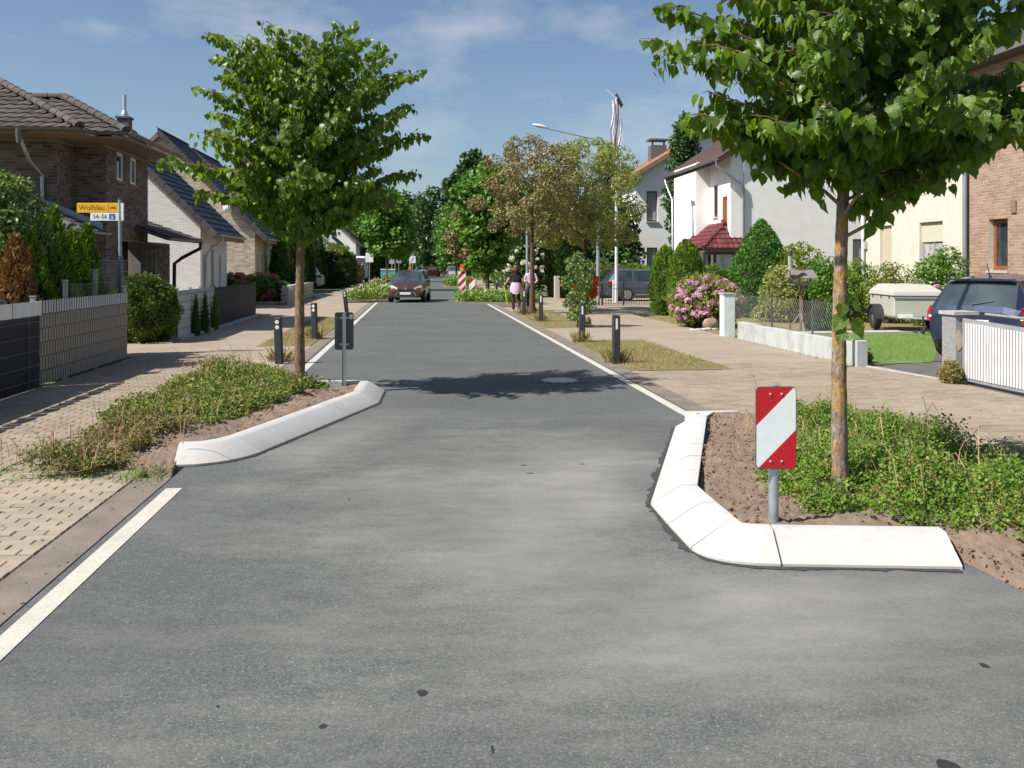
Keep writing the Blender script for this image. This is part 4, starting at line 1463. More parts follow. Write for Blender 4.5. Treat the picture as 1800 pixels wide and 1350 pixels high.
def hazel(label, u, v, z0, trunk_r, zlow, prof, nbr, extra, lean, barkm, lsize, nsingle=300, trunk_mesh=None, crown_bias=(0, 0)):
    root = thing('street_tree', label, 'tree', u, v, z0, group='slim street trees in the planted islands')
    pr = np.array(prof)
    ztop = pr[-1, 0]
    mb = MB()
    k = 120
    path = []
    for i in range(k):
        t = i / (k - 1)
        z = z0 - 0.12 + (ztop * 0.82 - z0) * t
        path.append((u + lean * t + 0.018 * math.sin(3 + 5 * t), v + 0.015 * math.sin(7 * t), z))
    rad = [trunk_r * (1.0 + .24 * math.exp(-i / 3.5) - 0.62 * i / k) * (1 + random.uniform(-.03, .03)) for i in range(k)]
    mb.tube(path, rad, 26, 0, wob=0.05)
    part('trunk', mb, barkm, root, smooth=70)

    def at_z(z):
        t = min(1, max(0, (z - path[0][2]) / (path[-1][2] - path[0][2])))
        i = min(k - 2, int(t * (k - 1)))
        return Vector(path[i]).lerp(Vector(path[i + 1]), t * (k - 1) - i)
    P, D, Nn, Sz = [], [], [], []
    tw = MB()

    def put(p, out, s=1.0):
        a = Vector((random.gauss(0, .35), random.gauss(0, .35), -0.85)) + out * random.uniform(0.05, 0.75)
        P.append(tuple(p + Vector((random.gauss(0, .02), random.gauss(0, .02), random.gauss(0, .02)))))
        D.append(tuple(a))
        n_ = out * 0.75 + Vector((random.gauss(0, .45), random.gauss(0, .45), 0.45))
        Nn.append(tuple(n_))
        Sz.append(lsize * s * random.choice((.55, .75, .9, 1, 1.05, 1.15)))

    def branch(z, az, ln, rise):
        o = Vector((math.cos(az), math.sin(az), 0))
        b0 = at_z(z - ln * rise)
        pts = []
        for i in range(7):
            t = i / 6
            pts.append(b0 + o * (ln * t) + Vector((0, 0, ln * rise * (1.15 * t - 0.15 * t * t) - 0.10 * ln * max(0, t - .6) ** 2)) + Vector((random.gauss(0, .02), random.gauss(0, .02), random.gauss(0, .015))) * (i > 0))
        bm = MB()
        bm.tube(pts, [max(0.004, trunk_r * .24 * (1 - .85 * i / 6)) for i in range(7)], 6, 0)
        part('branch', bm, barkm, root)
        n_ = int(ln / 0.033)
        for i in range(n_):
            t = 0.16 + 0.84 * i / n_
            q = t * 6
            j = min(5, int(q))
            p = pts[j].lerp(pts[j + 1], q - j)
            sd = Vector((-o.y, o.x, 0)) * (1 if i % 2 else -1)
            put(p + sd * random.uniform(0, .05), (o * .5 + sd * .6))
            if i % 2 == 0 and t > 0.2:
                tl = random.uniform(.14, .40) * (1.15 - .6 * t) * min(1.2, ln)
                e = p + (sd * .85 + o * .6).normalized() * tl + Vector((0, 0, random.uniform(-.06, .14) * tl * 3))
                tw.tube([p, p.lerp(e, .5) + Vector((0, 0, .02)), e], [.005, .004, .002], 3, 1, caps=False)
                m_ = max(2, int(tl / 0.038))
                for w in range(m_):
                    f = (w + 1) / m_
                    put(p.lerp(e, f), (sd * .6 + o * .4), 1 - .25 * f)
    for i in range(nbr):
        t = (i + .5) / nbr
        z = pr[0, 0] + (ztop - pr[0, 0]) * t
        az = i * 2.399963 + random.uniform(-.25, .25)
        r_ = float(np.interp(z, pr[:, 0], pr[:, 1])) * random.uniform(.55, 1.05)
        r_ *= 1 + crown_bias[0] * math.cos(az) + crown_bias[1] * math.sin(az)
        branch(z, az, max(.15, r_), random.uniform(.22, .85) + .35 * max(0, t - .35))
    for z, az, ln, rise in extra:
        branch(z, az, ln, rise)
    P, D, Nn, Sz = (np.array(x) for x in (P, D, Nn, Sz))
    w = P[:, 0] * SA + P[:, 1] * CA
    X = P[:, 0] * CA - P[:, 1] * SA
    px, py = 900 + 1600 * X / w, 466 - (P[:, 2] - EYE) * 1600 / w
    vis = (px > -20) & (px < 1820) & (py > -20)
    order = np.argsort(np.where(vis, w - Sz * 3, 1e6))
    one, rest = order[:nsingle], order[nsingle:]
    bl = [(*leaves(P[q], D[q], Nn[q], Sz[q], ovate(4, 9 + i, droop=(.05, .28, .5, .15)[i], fold=(.3, .1, .2, .42)[i], w=(.46, .43, .40, .36)[i])), 0) for i in range(4) for q in (rest[i::4],)]
    crown = part('crown', np_mesh('crown', bl, [G_HAZEL, TWIG], ORG[root.name], extra=tw), None, root, kind='stuff')
    for i in one:
        d_ = Vector(D[i]).normalized()
        x_ = d_.cross(Vector(Nn[i])).normalized()
        z_ = x_.cross(d_)
        o = piece('leaf', random.choice(LEAF_MESHES), crown, P[i])
        mt = Matrix((x_, d_, z_)).transposed().to_4x4()
        o.rotation_euler = mt.to_euler()
        o.scale = (Sz[i],) * 3
    return root


hazel('slim street tree with full green crown behind the back-turned sign on the far-side island', -1.53, 12.09, 0.10, 0.072, 2.3,
      [(2.35, .75), (2.6, 1.1), (3.0, 1.35), (3.5, 1.38), (4.1, 1.38), (4.55, 1.3), (4.8, 1.05), (5.0, .75), (5.15, .35)], 128,
      [(3.08, math.pi, 1.85, .22), (3.0, math.pi - .3, 1.6, .15), (3.45, 0.0, 1.58, .42), (3.0, .25, 1.45, .4), (4.25, 0.05, 1.45, .55), (4.7, math.pi, 1.25, .62), (4.5, math.pi - .2, 1.25, .6), (2.62, math.pi, 1.3, .1), (2.55, .1, 1.2, .1), (2.75, -1.2, 1.3, .1)],
      0.06, BARK_YOUNG, 0.098)
hazel('street tree with yellow lichen on its bark beside the red and white marker board', 2.93, 6.07, 0.12, 0.058, 2.25,
      [(2.48, 0.85), (2.62, 1.1), (2.85, 1.2), (3.1, 1.3), (3.5, 1.38), (4.0, 1.3), (4.6, 1.0), (5.2, .25)], 112,
      [(3.2, math.pi, 1.3, .35), (3.35, math.pi + .25, 1.35, .3), (2.72, math.pi + .1, 1.05, .2), (2.68, -.1, 1.45, .15), (2.66, -.5, 1.35, .12), (2.6, -1.2, 1.1, .1), (2.6, -1.9, 1.0, .1), (2.75, -.3, 1.5, .2), (2.85, 0.1, 1.6, .2), (2.6, -2.4, .95, .1), (2.9, -.2, 1.65, .2)],
      0.05, BARK_LICHEN, 0.108, crown_bias=(.14, 0))
# the shoot half-way up the lichen trunk
rt = bpy.data.objects['street_tree.001']
sp = MB()
sp.tube([(2.93, 6.0, 1.28), (2.88, 5.94, 1.36), (2.85, 5.93, 1.45)], [.004, .003, .002], 4, 0)
sh = part('shoot', sp, TWIG, rt)
for q, d_, n_, s_ in (((2.90, 5.95, 1.36), (-.55, 0, -.8), (-.5, -.9, .3), .13), ((2.95, 5.94, 1.33), (.5, -.1, -.75), (.2, -1, .4), .15), ((2.88, 5.93, 1.44), (-.2, -.1, -.9), (-.3, -.9, .3), .10), ((2.95, 5.94, 1.45), (.7, 0, -.6), (.1, -.9, .5), .10), ((2.90, 5.95, 1.26), (-.4, 0, -.8), (-.6, -.8, .3), .11)):
    d_ = Vector(d_).normalized()
    x_ = d_.cross(Vector(n_)).normalized()
    o = piece('leaf', LEAF_MESHES[1], sh, q)
    o.rotation_euler = Matrix((x_, d_, x_.cross(d_))).transposed().to_4x4().to_euler()
    o.scale = (s_,) * 3


# ------------------------------------------------------------------ marker boards
def rrect(w, h, r, k=5):
    out = []
    for cx, cy, a0 in ((w - r, h - r, 0), (-w + r, h - r, 90), (-w + r, -h + r, 180), (w - r, -h + r, 270)):
        for i in range(k + 1):
            a = math.radians(a0 + 90 * i / k)
            out.append((cx + r * math.cos(a), cy + r * math.sin(a)))
    return out


def clip(poly, f):
    """keep the part of a convex polygon where f(p) >= 0"""
    out = []
    for a, b in zip(poly, poly[1:] + poly[:1]):
        fa, fb = f(a), f(b)
        if fa >= 0:
            out.append(a)
        if fa * fb < 0:
            t = fa / (fa - fb)
            out.append((a[0] + (b[0] - a[0]) * t, a[1] + (b[1] - a[1]) * t))
    return out


def board(root, w, h, zc, yo, bands, mirror=1, face=-1):
    """plate in the local xz plane; bands: list of (lo, hi, material) of the diagonal coordinate"""
    pb = MB()
    pb.prism(rrect(w, h, .03), 'y', yo - .001, yo + .003)
    for i, p in enumerate(pb.v):
        pb.v[i] = (p[0], p[1], p[2] + zc)
    pl = part('plate', pb, SIGNBACK, root)
    for lo, hi, m_ in bands:
        q = rrect(w - .004, h - .004, .027)
        q = clip(clip(q, lambda p: (p[1] + mirror * p[0]) - lo), lambda p: hi - (p[1] + mirror * p[0]))
        if len(q) > 2:
            fb = MB()
            y = yo + face * 0.003
            pts = [(x, y, z + zc) for x, z in q]
            fb.poly(pts if face < 0 else pts[::-1])
            fb2 = fb
            part('stripe', fb2, m_, pl)
    return pl


def marker(label, u, v, z0, zc, yaw, w=.125, h=.25, mirror=-1, pole_r=.03, group='striped marker boards on posts', face=-1):
    root = thing('marker_board', label, 'traffic sign', u, v, z0, yaw=yaw, group=group, local=True)
    pm = MB()
    pm.tube([(0, .045, -.15), (0, .045, zc + h - .01)], pole_r, 16)
    pm.tube([(0, .045, zc + h - .01), (0, .045, zc + h + .005)], pole_r * 1.08, 16)
    part('post', pm, GALV, root, smooth=60)
    pl = board(root, w, h, zc, 0, [(-9, -h * .54, SIGNRED), (-h * .54, h * .54, SIGNWHITE), (h * .54, 9, SIGNRED)], mirror, face)
    for z in (zc - h * .82, zc + h * .82):
        for x in (-.035, .035):
            b = MB()
            b.lathe([(.0075, 0), (.0075, -.004), (.004, -.007)], (x, -.003 if face < 0 else .003, z), 8, axis='y')
            part('bolt', b, GALV, pl)
    for z in (zc - h * .7, zc + h * .7):
        b = MB()
        b.lathe([(pole_r + .004, z - .015), (pole_r + .004, z + .015)], (0, .045, 0), 14)
        b.box(-.06, .06, .004, .016, z - .012, z + .012)
        part('clamp', b, GALV, root)
    return root


def mk(x, y, z=.12):
    d = 1600 * (EYE - z) / (y - 466)
    X = (x - 900) / 1600 * d
    return X * CA + d * SA, -X * SA + d * CA


u_, v_ = mk(1364, 922)
marker('red and white diagonally striped marker board on the near kerbed bed', u_, v_, .12, .59, -A + math.radians(2), mirror=-1)
u_, v_ = mk(605, 674)
rb = marker('marker board seen from its dark grey back on the far-side island', u_, v_, .12, .70, math.pi - A + math.radians(8), mirror=1, pole_r=.028)
st = MB()
st.quad((-.115, .0045, .86), (-.07, .0045, .86), (-.07, .0045, .92), (-.115, .0045, .92))
part('sticker', st, WHITEPVC, rb)


# ------------------------------------------------------------------ recycled-plastic bollards
def bollard(label, u, v, h=.84, w=.12, kind='round', lean=(0, 0), z0=0.0):
    o = thing('bollard', label, 'bollard', u, v, z0, yaw=-A * .8 + random.uniform(-.12, .12), group='black posts along the verges', local=True)
    mb = MB()
    mb.bbox(-w / 2, w / 2, -w / 2, w / 2, -.2, h, .012)
    part('post', mb, RECYCLED, o)
    if kind == 'round':
        for z in (h - .075, h - .165):
            r = MB()
            r.lathe([(.034, -w / 2 + .001), (.034, -w / 2 - .004), (.03, -w / 2 - .006)], (.0, 0, z), 14, axis='y')
            part('reflector', r, REFLECT, o)
    else:
        r = MB()
        r.box(-.0175, .0175, -w / 2 - .005, -w / 2 + .001, h - .24, h - .055)
        part('reflector', r, REFLECT, o)
    o.rotation_euler = (lean[0], lean[1], o.rotation_euler.z)
    return o


for lab, x, y, h, ln in (('black post with two white dots nearest the slim trunk of the far-side island', 491, 640, .80, (0, -.035)),
                         ('black post with two white dots right behind the slim trunk', 553, 597, .84, (0, -.02)),
                         ('leaning black post with two white dots above the back-turned sign', 611, 562, .92, (0, -.11)),
                         ('black post with two white dots at the tip of the long green verge', 638, 526, .80, (0, -.02)),
                         ('second black post from the near tip of the long green verge', 657, 511, .80, (0, 0)),
                         ('third black post from the near tip of the long green verge', 664.5, 508, .86, (0, .02)),
                         ('fourth black post from the near tip, beside the slim pale trunk', 673.5, 505, .84, (0, 0)),
                         ('farthest black post of the long green verge', 691, 500, .8, (0, 0))):
    bollard(lab, *GP(x, y), h, .125, 'round', ln)
for lab, x, y, h in (('black post with a white strip nearest the driveway on the parched verge', 1083, 640, .84), ('black post with a white strip behind the parched verge, by the leafy sapling', 1023, 602, .86),
                     ('black post with a white strip just right of the reddish trunk', 951, 566, .84), ('black post with a white strip in front of the walking women', 921, 554, .88), ('distant black post with a white strip behind the striped boards', 873, 513, .8)):
    bollard(lab, *GP(x, y), h, .125, 'strip', (0, random.uniform(-.015, .015)))


# ------------------------------------------------------------------ strip fence on the left
fe = thing('fence', 'fence of woven taupe strips with a light top band and grey posts', 'fence', -5.28, 13.3)
UF = -5.28
back = MB()
back.box(UF - .012, UF - .009, 13.36, 17.3, .02, 1.2)
part('rod_gap_shade', back, ANTHRACITE, fe)  # dark sheet stands for the rods and paints the shade between slats
sl_me = {}
for nm, m_ in (('strip_light', SLATW), ('strip_taupe', SLATG)):
    mb = MB()
    for i, (a_, b_) in enumerate(((0, .006), (.006, .009), (.009, .009), (.009, .005))):
        y0, y1 = -.027 + .0135 * i, -.027 + .0135 * (i + 1)
        mb.quad((a_ - .01, y0, -.092), (b_ - .01, y1, -.092), (b_ - .01, y1, .092), (a_ - .01, y0, .092))
    sl_me[nm] = mb.mesh('slat', m_)
for r_ in range(6):
    z = .105 + .2 * r_
    for k_ in range(39):
        y = 13.42 + .1 * k_ + (.05 if r_ % 2 else 0)
        if y < 17.28:
            piece('slat', sl_me['strip_light' if r_ == 5 else 'strip_taupe'], fe, (UF, y, z), (0, 0, random.uniform(-.06, .06)))
for v_, top in ((13.33, 1.26), (14.5, 1.46), (15.8, 1.62), (17.32, 1.3)):
    mb = MB()
    mb.box(UF - .09, UF - .03, v_ - .03, v_ + .03, -.1, top)
    mb.box(UF - .1, UF - .02, v_ - .04, v_ + .04, top, top + .012)
    part('post', mb, GREYMETAL, fe)
for z, a_, b_ in ((1.40, 14.5, 17.32), (1.58, 15.8, 17.32), (1.78, 15.8, 17.32)):
    mb = MB()
    mb.tube([(UF - .01, a_, z), (UF - .01, b_, z)], .006, 6)
    part('rail', mb, WIRE, fe)
mb = MB()
for v_ in np.arange(14.55, 17.3, .05):
    mb.tube([(UF - .005, v_, 1.2), (UF - .005, v_, 1.4 if v_ < 15.8 else 1.78)], .0022, 4, caps=False)
part('rods', mb, WIRE, fe, kind='stuff')

f0 = thing('panel_fence', 'near black fence panel with wire grid and pale strip rolls on top', 'fence', -5.22, 10.0)
mb = MB()
mb.box(-5.25, -5.24, 5.2, 13.3, .0, 1.0)
part('mat', mb, NAVY, f0)
for z in np.arange(.12, 1.03, .2):
    mb = MB()
    mb.tube([(-5.228, 5.2, z), (-5.228, 13.3, z)], .005, 6)
    part('rail', mb, WIRE, f0)
for v_ in (6.0, 8.5, 11.1, 11.98, 12.9):
    mb = MB()
    mb.tube([(-5.224, v_, 0), (-5.224, v_, 1.0)], .005, 6)
    part('rod', mb, WIRE, f0)
v_ = 5.3
while v_ < 13.2:
    w_ = random.choice((.16, .28, .38, .44))
    mb = MB()
    pts = []
    n_ = 8
    for i in range(n_):
        t0, t1 = i / n_, (i + 1) / n_
        e = min(13.28, v_ + w_ - .02)
        f = lambda t: -5.235 + .045 * math.sin(math.pi * t) ** .7
        mb.quad((f(t0), v_ + (e - v_) * t0, 1.005), (f(t1), v_ + (e - v_) * t1, 1.005), (f(t1), v_ + (e - v_) * t1, 1.2), (f(t0), v_ + (e - v_) * t0, 1.2))
    part('strip_roll', mb, WHITEPVC, f0, smooth=50)
    v_ += w_
for v_ in (12.3, 10.2):
    mb = MB()
    mb.box(-5.32, -5.27, v_ - .03, v_ + .03, 0, 1.23)
    mb.box(-5.33, -5.26, v_ - .04, v_ + .04, 1.23, 1.245)
    part('post', mb, ANTHRACITE, f0)

# mat fence and navy screen farther along
f2 = thing('fence', 'light frosted mat fence with wire grid beyond the round bush', 'fence', -5.38, 22)
mb = MB()
mb.box(-5.41, -5.40, 21.3, 25.0, .06, 1.02)
part('mat', mb, mat('frosted_mat', (0.42, 0.47, 0.45), 0.6, 0.1, 2.5), f2)
mb = MB()
mb.box(-5.415, -5.395, 21.3, 25.0, 1.02, 1.12)
part('top_band', mb, GREYPOLE, f2)
for z in (.25, .45, .65, .85, 1.02):
    mb = MB()
    mb.tube([(-5.385, 21.3, z), (-5.385, 25, z)], .006, 5)
    part('rail', mb, WIRE, f2)
for v_ in (21.4, 22.6, 23.6, 24.8):
    mb = MB()
    mb.box(-5.47, -5.42, v_ - .03, v_ + .03, 0, 1.17)
    part('post', mb, GREYMETAL, f2)
f3 = thing('fence', 'navy blue privacy screen fence at the corner of the driveway', 'fence', -5.36, 28)
mb = MB()
mb.box(-5.40, -5.385, 25.05, 31.2, .06, 1.10)
part('mat', mb, NAVY, f3)
for v_ in (25.2, 27.6, 30.0, 31.2):
    mb = MB()
    mb.box(-5.47, -5.41, v_ - .03, v_ + .03, 0, 1.14)
    part('post', mb, ANTHRACITE, f3)
for v_, z in ((26.0, .95), (28.2, 1.0), (29.4, .6), (27.0, .45), (30.3, .98), (28.0, .2)):
    mb = MB()
    mb.lathe([(.012, -5.39), (.012, -5.378)], (0, v_, z), 8, axis='x')
    part('eyelet', mb, GALV, f3)
mb = MB()
mb.box(-5.50, -5.30, 21.2, 31.6, -.1, .06)
struct('fence_kerb', mb, CONCRETE)

# planting on the left
surface_shrub('round_bush', 'rounded yew bush with golden tips at the end of the strip fence', 'bush', -6.05, 20.9, [(.45, 0), (.66, .3), (.70, .7), (.6, 1.1), (.32, 1.38), (.05, 1.47)], G_YEW, 15000, .075, T=T_SPRAY, up=.35, lump=.16)
for i, (u_, v_, h, r_) in enumerate(((-6.08, 15.1, 2.15, .36), (-6.25, 15.95, 2.50, .46), (-6.28, 16.5, 2.68, .42), (-6.2, 17.15, 2.30, .42), (-6.1, 17.6, 2.42, .30), (-6.9, 15.3, 2.1, .5))):
    lab = ['thuja in the hedge next to the browned one', 'broad thuja second from the browned one', 'tallest pointed thuja of the hedge behind the strip fence', 'low notch of the thuja hedge behind the strip fence', 'thuja at the road sign end of the hedge', 'thuja at the back of the hedge'][i]
    surface_shrub('thuja', lab, 'shrub', u_, v_, [(r_ * .8, 0), (r_, h * .25), (r_ * .95, h * .5), (r_ * .62, h * .72), (r_ * .25, h * .9), (.02, h)], G_THUJA, 6500, .10, up=1.3, lump=.22, jit=.2, group='thujas of the hedge behind the strip fence')
surface_shrub('thuja', 'withered brown thuja in the hedge by the light shrub', 'shrub', -5.93, 14.2, [(.24, 0), (.27, .5), (.25, 1.1), (.18, 1.6), (.09, 1.95), (.02, 2.12)], G_BROWNTHUJA, 6500, .085, up=.8, lump=.22, jit=.25, core=(.05, .03, .015), group='thujas of the hedge behind the strip fence')
tree('garden_shrub', 'light green leafy shrub rising over the near fence', -6.52, 15.2, 3.15, .66, .04, .5, G_SHRUB, BARK_DARK, 8500, .085, clumps=26, T=T_RHOMB, cat='shrub', group=None)
for i, v_ in enumerate((22.55, 23.5, 24.6)):
    surface_shrub('slim_conifer', ['slim dark conifer on the light mat fence nearest the round bush', 'middle slim dark conifer on the light mat fence', 'slim conifer on the mat fence next to the navy screen'][i], 'shrub', -5.30, v_, [(.09, 0), (.10, .3), (.06, .65), (.01, .98)], [G_THUJAD, G_THUJAD, G_THUJA][i], 900, .05, up=1.4, stem=False, group='slim conifers trained on the mat fence')

# street name sign
ss = thing('street_sign', 'street name sign with a yellow and a white plate on a grey pole', 'street sign', -5.56, 17.75, 0, yaw=-A, local=True)
mb = MB()
mb.tube([(.04, 0, -.2), (.015, 0, 1.2), (0, 0, 2.93)], [.034, .032, .03], 14)
part('pole', mb, GREYPOLE, ss, smooth=60)
mb = MB()
mb.tube([(.035, 0, 0), (.012, 0, 1.86)], [.052, .05], 14)
part('sleeve', mb, mat('sleeve_blue_grey', (0.10, 0.14, 0.19), 0.5), ss, smooth=60)


def text(parent, body, size, x, z, y, m, xs=1.0, name='lettering'):
    cu = bpy.data.curves.new('txt', 'FONT')
    cu.body = body
    cu.size = size
    cu.align_x = 'CENTER'
    cu.align_y = 'CENTER'
    cu.extrude = 0.0008
    cu.resolution_u = 3
    ob = bpy.data.objects.new('txt', cu)
    C.objects.link(ob)
    dg = bpy.context.evaluated_depsgraph_get()
    me = bpy.data.meshes.new_from_object(ob.evaluated_get(dg))
    bpy.data.objects.remove(ob)
    me.transform(Matrix.Translation((x, y, z)) @ Matrix.Rotation(math.pi / 2, 4, 'X') @ Matrix.Diagonal((xs, 1, 1, 1)))
    me.materials.clear()
    me.materials.append(m)
    return part(name, me, None, parent)


mb = MB()
mb.bbox(-.80, .0, -.012, .012, 2.685, 2.865, .006)
yp = part('name_plate', mb, SIGNYELLOW, ss)
text(yp, 'Wolfslau', .135, -.52, 2.775, -.0135, INKBROWN)
mb = MB()                                                     # small vehicle emblem with an arrow-like bar
mb.box(-.17, -.06, -.0145, -.0125, 2.762, 2.772)
mb.box(-.165, -.14, -.0145, -.0125, 2.774, 2.786)
mb.box(-.135, -.11, -.0145, -.0125, 2.774, 2.790)
mb.box(-.105, -.075, -.0145, -.0125, 2.774, 2.788)
part('emblem', mb, INK, yp)
mb = MB()
mb.box(-.205, -.198, -.0140, -.0125, 2.70, 2.85)
part('divider', mb, INKBROWN, yp)
mb = MB()
mb.bbox(-.545, .0, -.012, .012, 2.535, 2.68, .006)
wp = part('number_plate', mb, SIGNWHITE, ss)
text(wp, '54\u201356', .115, -.365, 2.607, -.0135, INK, .92)
mb = MB()
mb.quad((-.195, -.013, 2.552), (-.075, -.013, 2.552), (-.075, -.013, 2.663), (-.195, -.013, 2.663))
dq = part('dead_end_symbol', mb, SIGNBLUE, wp)
mb = MB()
mb.box(-.143, -.127, -.0155, -.0135, 2.556, 2.63)
part('symbol_stem', mb, SIGNWHITE, dq)
mb = MB()
mb.box(-.165, -.105, -.0155, -.0136, 2.632, 2.65)
part('symbol_bar', mb, SIGNRED, dq)
for z0_, z1_ in ((2.685, 2.865), (2.535, 2.68)):
    mb = MB()
    mb.box(.002, .075, -.02, .02, z0_, z1_)
    part('side_plate', mb, WHITEPVC, ss)
mb = MB()
mb.lathe([(.034, 2.93), (.034, 2.96), (.02, 2.97)], (0, 0, 0), 12)
part('cap', mb, ANTHRACITE, ss)


# ------------------------------------------------------------------ building tools (all in road coordinates)
def frame(P0, U, N):
    U, N = Vector(U).normalized(), Vector(N).normalized()
    return Matrix(((U.x, N.x, 0, P0[0]), (U.y, N.y, 0, P0[1]), (U.z, N.z, 1, P0[2]), (0, 0, 0, 1)))


def wallgrid(mb, tm, L, H, ops, depth=.16, m=0):
    """front face of a wall with openings (x0, x1, z0, z1) and their reveals"""
    xs = sorted({0, L} | {x for o in ops for x in o[:2]})
    zs = sorted({0, H} | {z for o in ops for z in o[2:4]})
    for a, b in zip(xs, xs[1:]):
        for c, d in zip(zs, zs[1:]):
            mx_, mz_ = (a + b) / 2, (c + d) / 2
            if any(o[0] < mx_ < o[1] and o[2] < mz_ < o[3] for o in ops):
                continue
            mb.add([tm @ Vector(p) for p in ((a, 0, c), (b, 0, c), (b, 0, d), (a, 0, d))], ((0, 1, 2, 3),), m)
    for x0, x1, z0, z1 in (o[:4] for o in ops):
        for q in (((x0, 0, z0), (x0, -depth, z0), (x0, -depth, z1), (x0, 0, z1)), ((x1, 0, z1), (x1, -depth, z1), (x1, -depth, z0), (x1, 0, z0)),
                  ((x0, 0, z1), (x0, -depth, z1), (x1, -depth, z1), (x1, 0, z1)), ((x1, 0, z0), (x1, -depth, z0), (x0, -depth, z0), (x0, 0, z0))):
            mb.add([tm @ Vector(p) for p in q], ((0, 1, 2, 3),), m)


def window(root, tm, o, fm, gm, fw=.06, depth=.12, mull=(), trans=(), sill=None, sillm=None, name='window', shutter=None, shm=None):
    x0, x1, z0, z1 = o[:4]
    mb = MB()
    d0, d1 = -depth - .05, -depth + .01
    mb.box(x0, x0 + fw, d0, d1, z0, z1, 0, tm)
    mb.box(x1 - fw, x1, d0, d1, z0, z1, 0, tm)
    mb.box(x0 + fw, x1 - fw, d0, d1, z0, z0 + fw, 0, tm)
    mb.box(x0 + fw, x1 - fw, d0, d1, z1 - fw, z1, 0, tm)
    for q in mull:
        mb.box(x0 + q - fw * .4, x0 + q + fw * .4, d0, d1 - .004, z0 + fw, z1 - fw, 0, tm)
    for q in trans:
        mb.box(x0 + fw, x1 - fw, d0, d1 - .006, z0 + q - fw * .4, z0 + q + fw * .4, 0, tm)
    w = part(name, mb, fm, root)
    gb = MB()
    gb.box(x0 + fw * .8, x1 - fw * .8, -depth - .035, -depth - .02, z0 + fw * .8, z1 - fw * .8, 0, tm)
    part('pane', gb, gm, w)
    if sill:
        sb = MB()
        sb.box(x0 - .06, x1 + .06, -depth, sill, z0 - .07, z0 - .002, 0, tm)
        part('sill', sb, sillm, w)
    if shutter:
        hb = MB()
        z = z1 - .003
        zb = z1 - shutter
        while z > zb:
            hb.box(x0 + .004, x1 - .004, -depth + .012, -depth + .03, max(zb, z - .052), z - .006, 0, tm)
            z -= .052
        hb.box(x0 + .003, x1 - .003, -depth + .011, -depth + .014, zb, z1 - .002, 0, tm)
        part('roller_shutter', hb, shm, w)
    return w


def brickwork(root, tm, L, top, ops, m, nsingle, bw=.24, bh=.071, j=.012, proud=.006, score=None, z0=0.0, xmin=0.0, corner=True):
    """running bond; the bricks that show largest are objects, the others one joined part"""
    px_, pz_ = bw + j, bh + j
    H = max(top(x) for x in np.linspace(0, L, 9))
    cells = []
    r_ = 0
    z = z0
    while z + bh <= H:
        x = xmin - (px_ / 2 if r_ % 2 else 0)
        while x < L:
            a, b = max(xmin, x), min(L, x + bw)
            mx_, mz_ = (a + b) / 2, z + bh / 2
            ok = b - a > .05 and z + bh <= min(top(a), top(b)) + .005
            if ok:
                segs = [(a, b)]
                for o in ops:
                    if z + bh > o[2] + .02 and z < o[3] - .02:
                        ns = []
                        for s0, s1 in segs:
                            if s1 <= o[0] or s0 >= o[1]:
                                ns.append((s0, s1))
                            else:
                                if s0 < o[0] - .03:
                                    ns.append((s0, o[0]))
                                if s1 > o[1] + .03:
                                    ns.append((o[1], s1))
                        segs = ns
                for s0, s1 in segs:
                    cells.append((s0, s1, z))
            x += px_
        z += pz_
        r_ += 1

    def corners(s0, s1, z, n):
        return [(s0, 0, z), (s1, 0, z), (s1, 0, z + bh), (s0, 0, z + bh), (s0, n, z), (s1, n, z), (s1, n, z + bh), (s0, n, z + bh)]
    FS = [(4, 5, 6, 7), (0, 1, 5, 4), (1, 2, 6, 5), (2, 3, 7, 6), (3, 0, 4, 7)]
    full = [c for c in cells if abs(c[1] - c[0] - bw) < 1e-6]
    full.sort(key=lambda c: score(c) if score else 0)
    ones = set(full[:nsingle])
    if nsingle:
        me_mb = MB()
        rot = tm.to_3x3().to_4x4()
        me_mb.add([rot @ Vector(p) for p in corners(-bw / 2, bw / 2, -bh / 2, proud)], FS)
        me = me_mb.mesh('brick', m)
        for s0, s1, z in ones:
            p = tm @ Vector(((s0 + s1) / 2, random.uniform(-.002, .0015), z + bh / 2))
            piece('brick', me, root, p)
    rest = [c for c in cells if c not in ones]
    if rest:
        base = np.array([corners(s0, s1, z, proud + random.uniform(-.002, .0015)) for s0, s1, z in rest], float)
        M = np.array(tm)
        V = base.reshape(-1, 3) @ M[:3, :3].T + M[:3, 3]
        F = np.array(FS)[None] + (np.arange(len(rest)) * 8)[:, None, None]
        part('brickwork', np_mesh('brickwork', [(V, F.reshape(-1, 4), 0)], [m], ORG[root.name], flat=True), None, root, kind='stuff')


def tile_template(w, l, kind):
    if kind == 'wave':
        k = 7
        s = np.linspace(0, w, k)
        hgt = .030 * (0.5 - 0.5 * np.cos(2 * np.pi * (s / w)))
    else:
        k = 4
        s = np.array([0.004, w * .10, w * .9, w - .004])
        hgt = np.array([.004, .010, .010, .0])
    lift = .032
    v = [(s[i], -.02, hgt[i] + lift) for i in range(k)] + [(s[i], l + .01, hgt[i]) for i in range(k)] + [(s[i], -.02, hgt[i] * .3 - .004) for i in range(k)]
    f = [(i, i + 1, k + i + 1, k + i) for i in range(k - 1)] + [(2 * k + i, 2 * k + i + 1, i + 1, i) for i in range(k - 1)]
    f += [(k - 1, 3 * k - 1, 2 * k - 1, 2 * k - 1)[:3], (0, k, 2 * k)]
    f4 = [q if len(q) == 4 else (q[0], q[1], q[2], q[2]) for q in f]
    return np.array(v, float), f


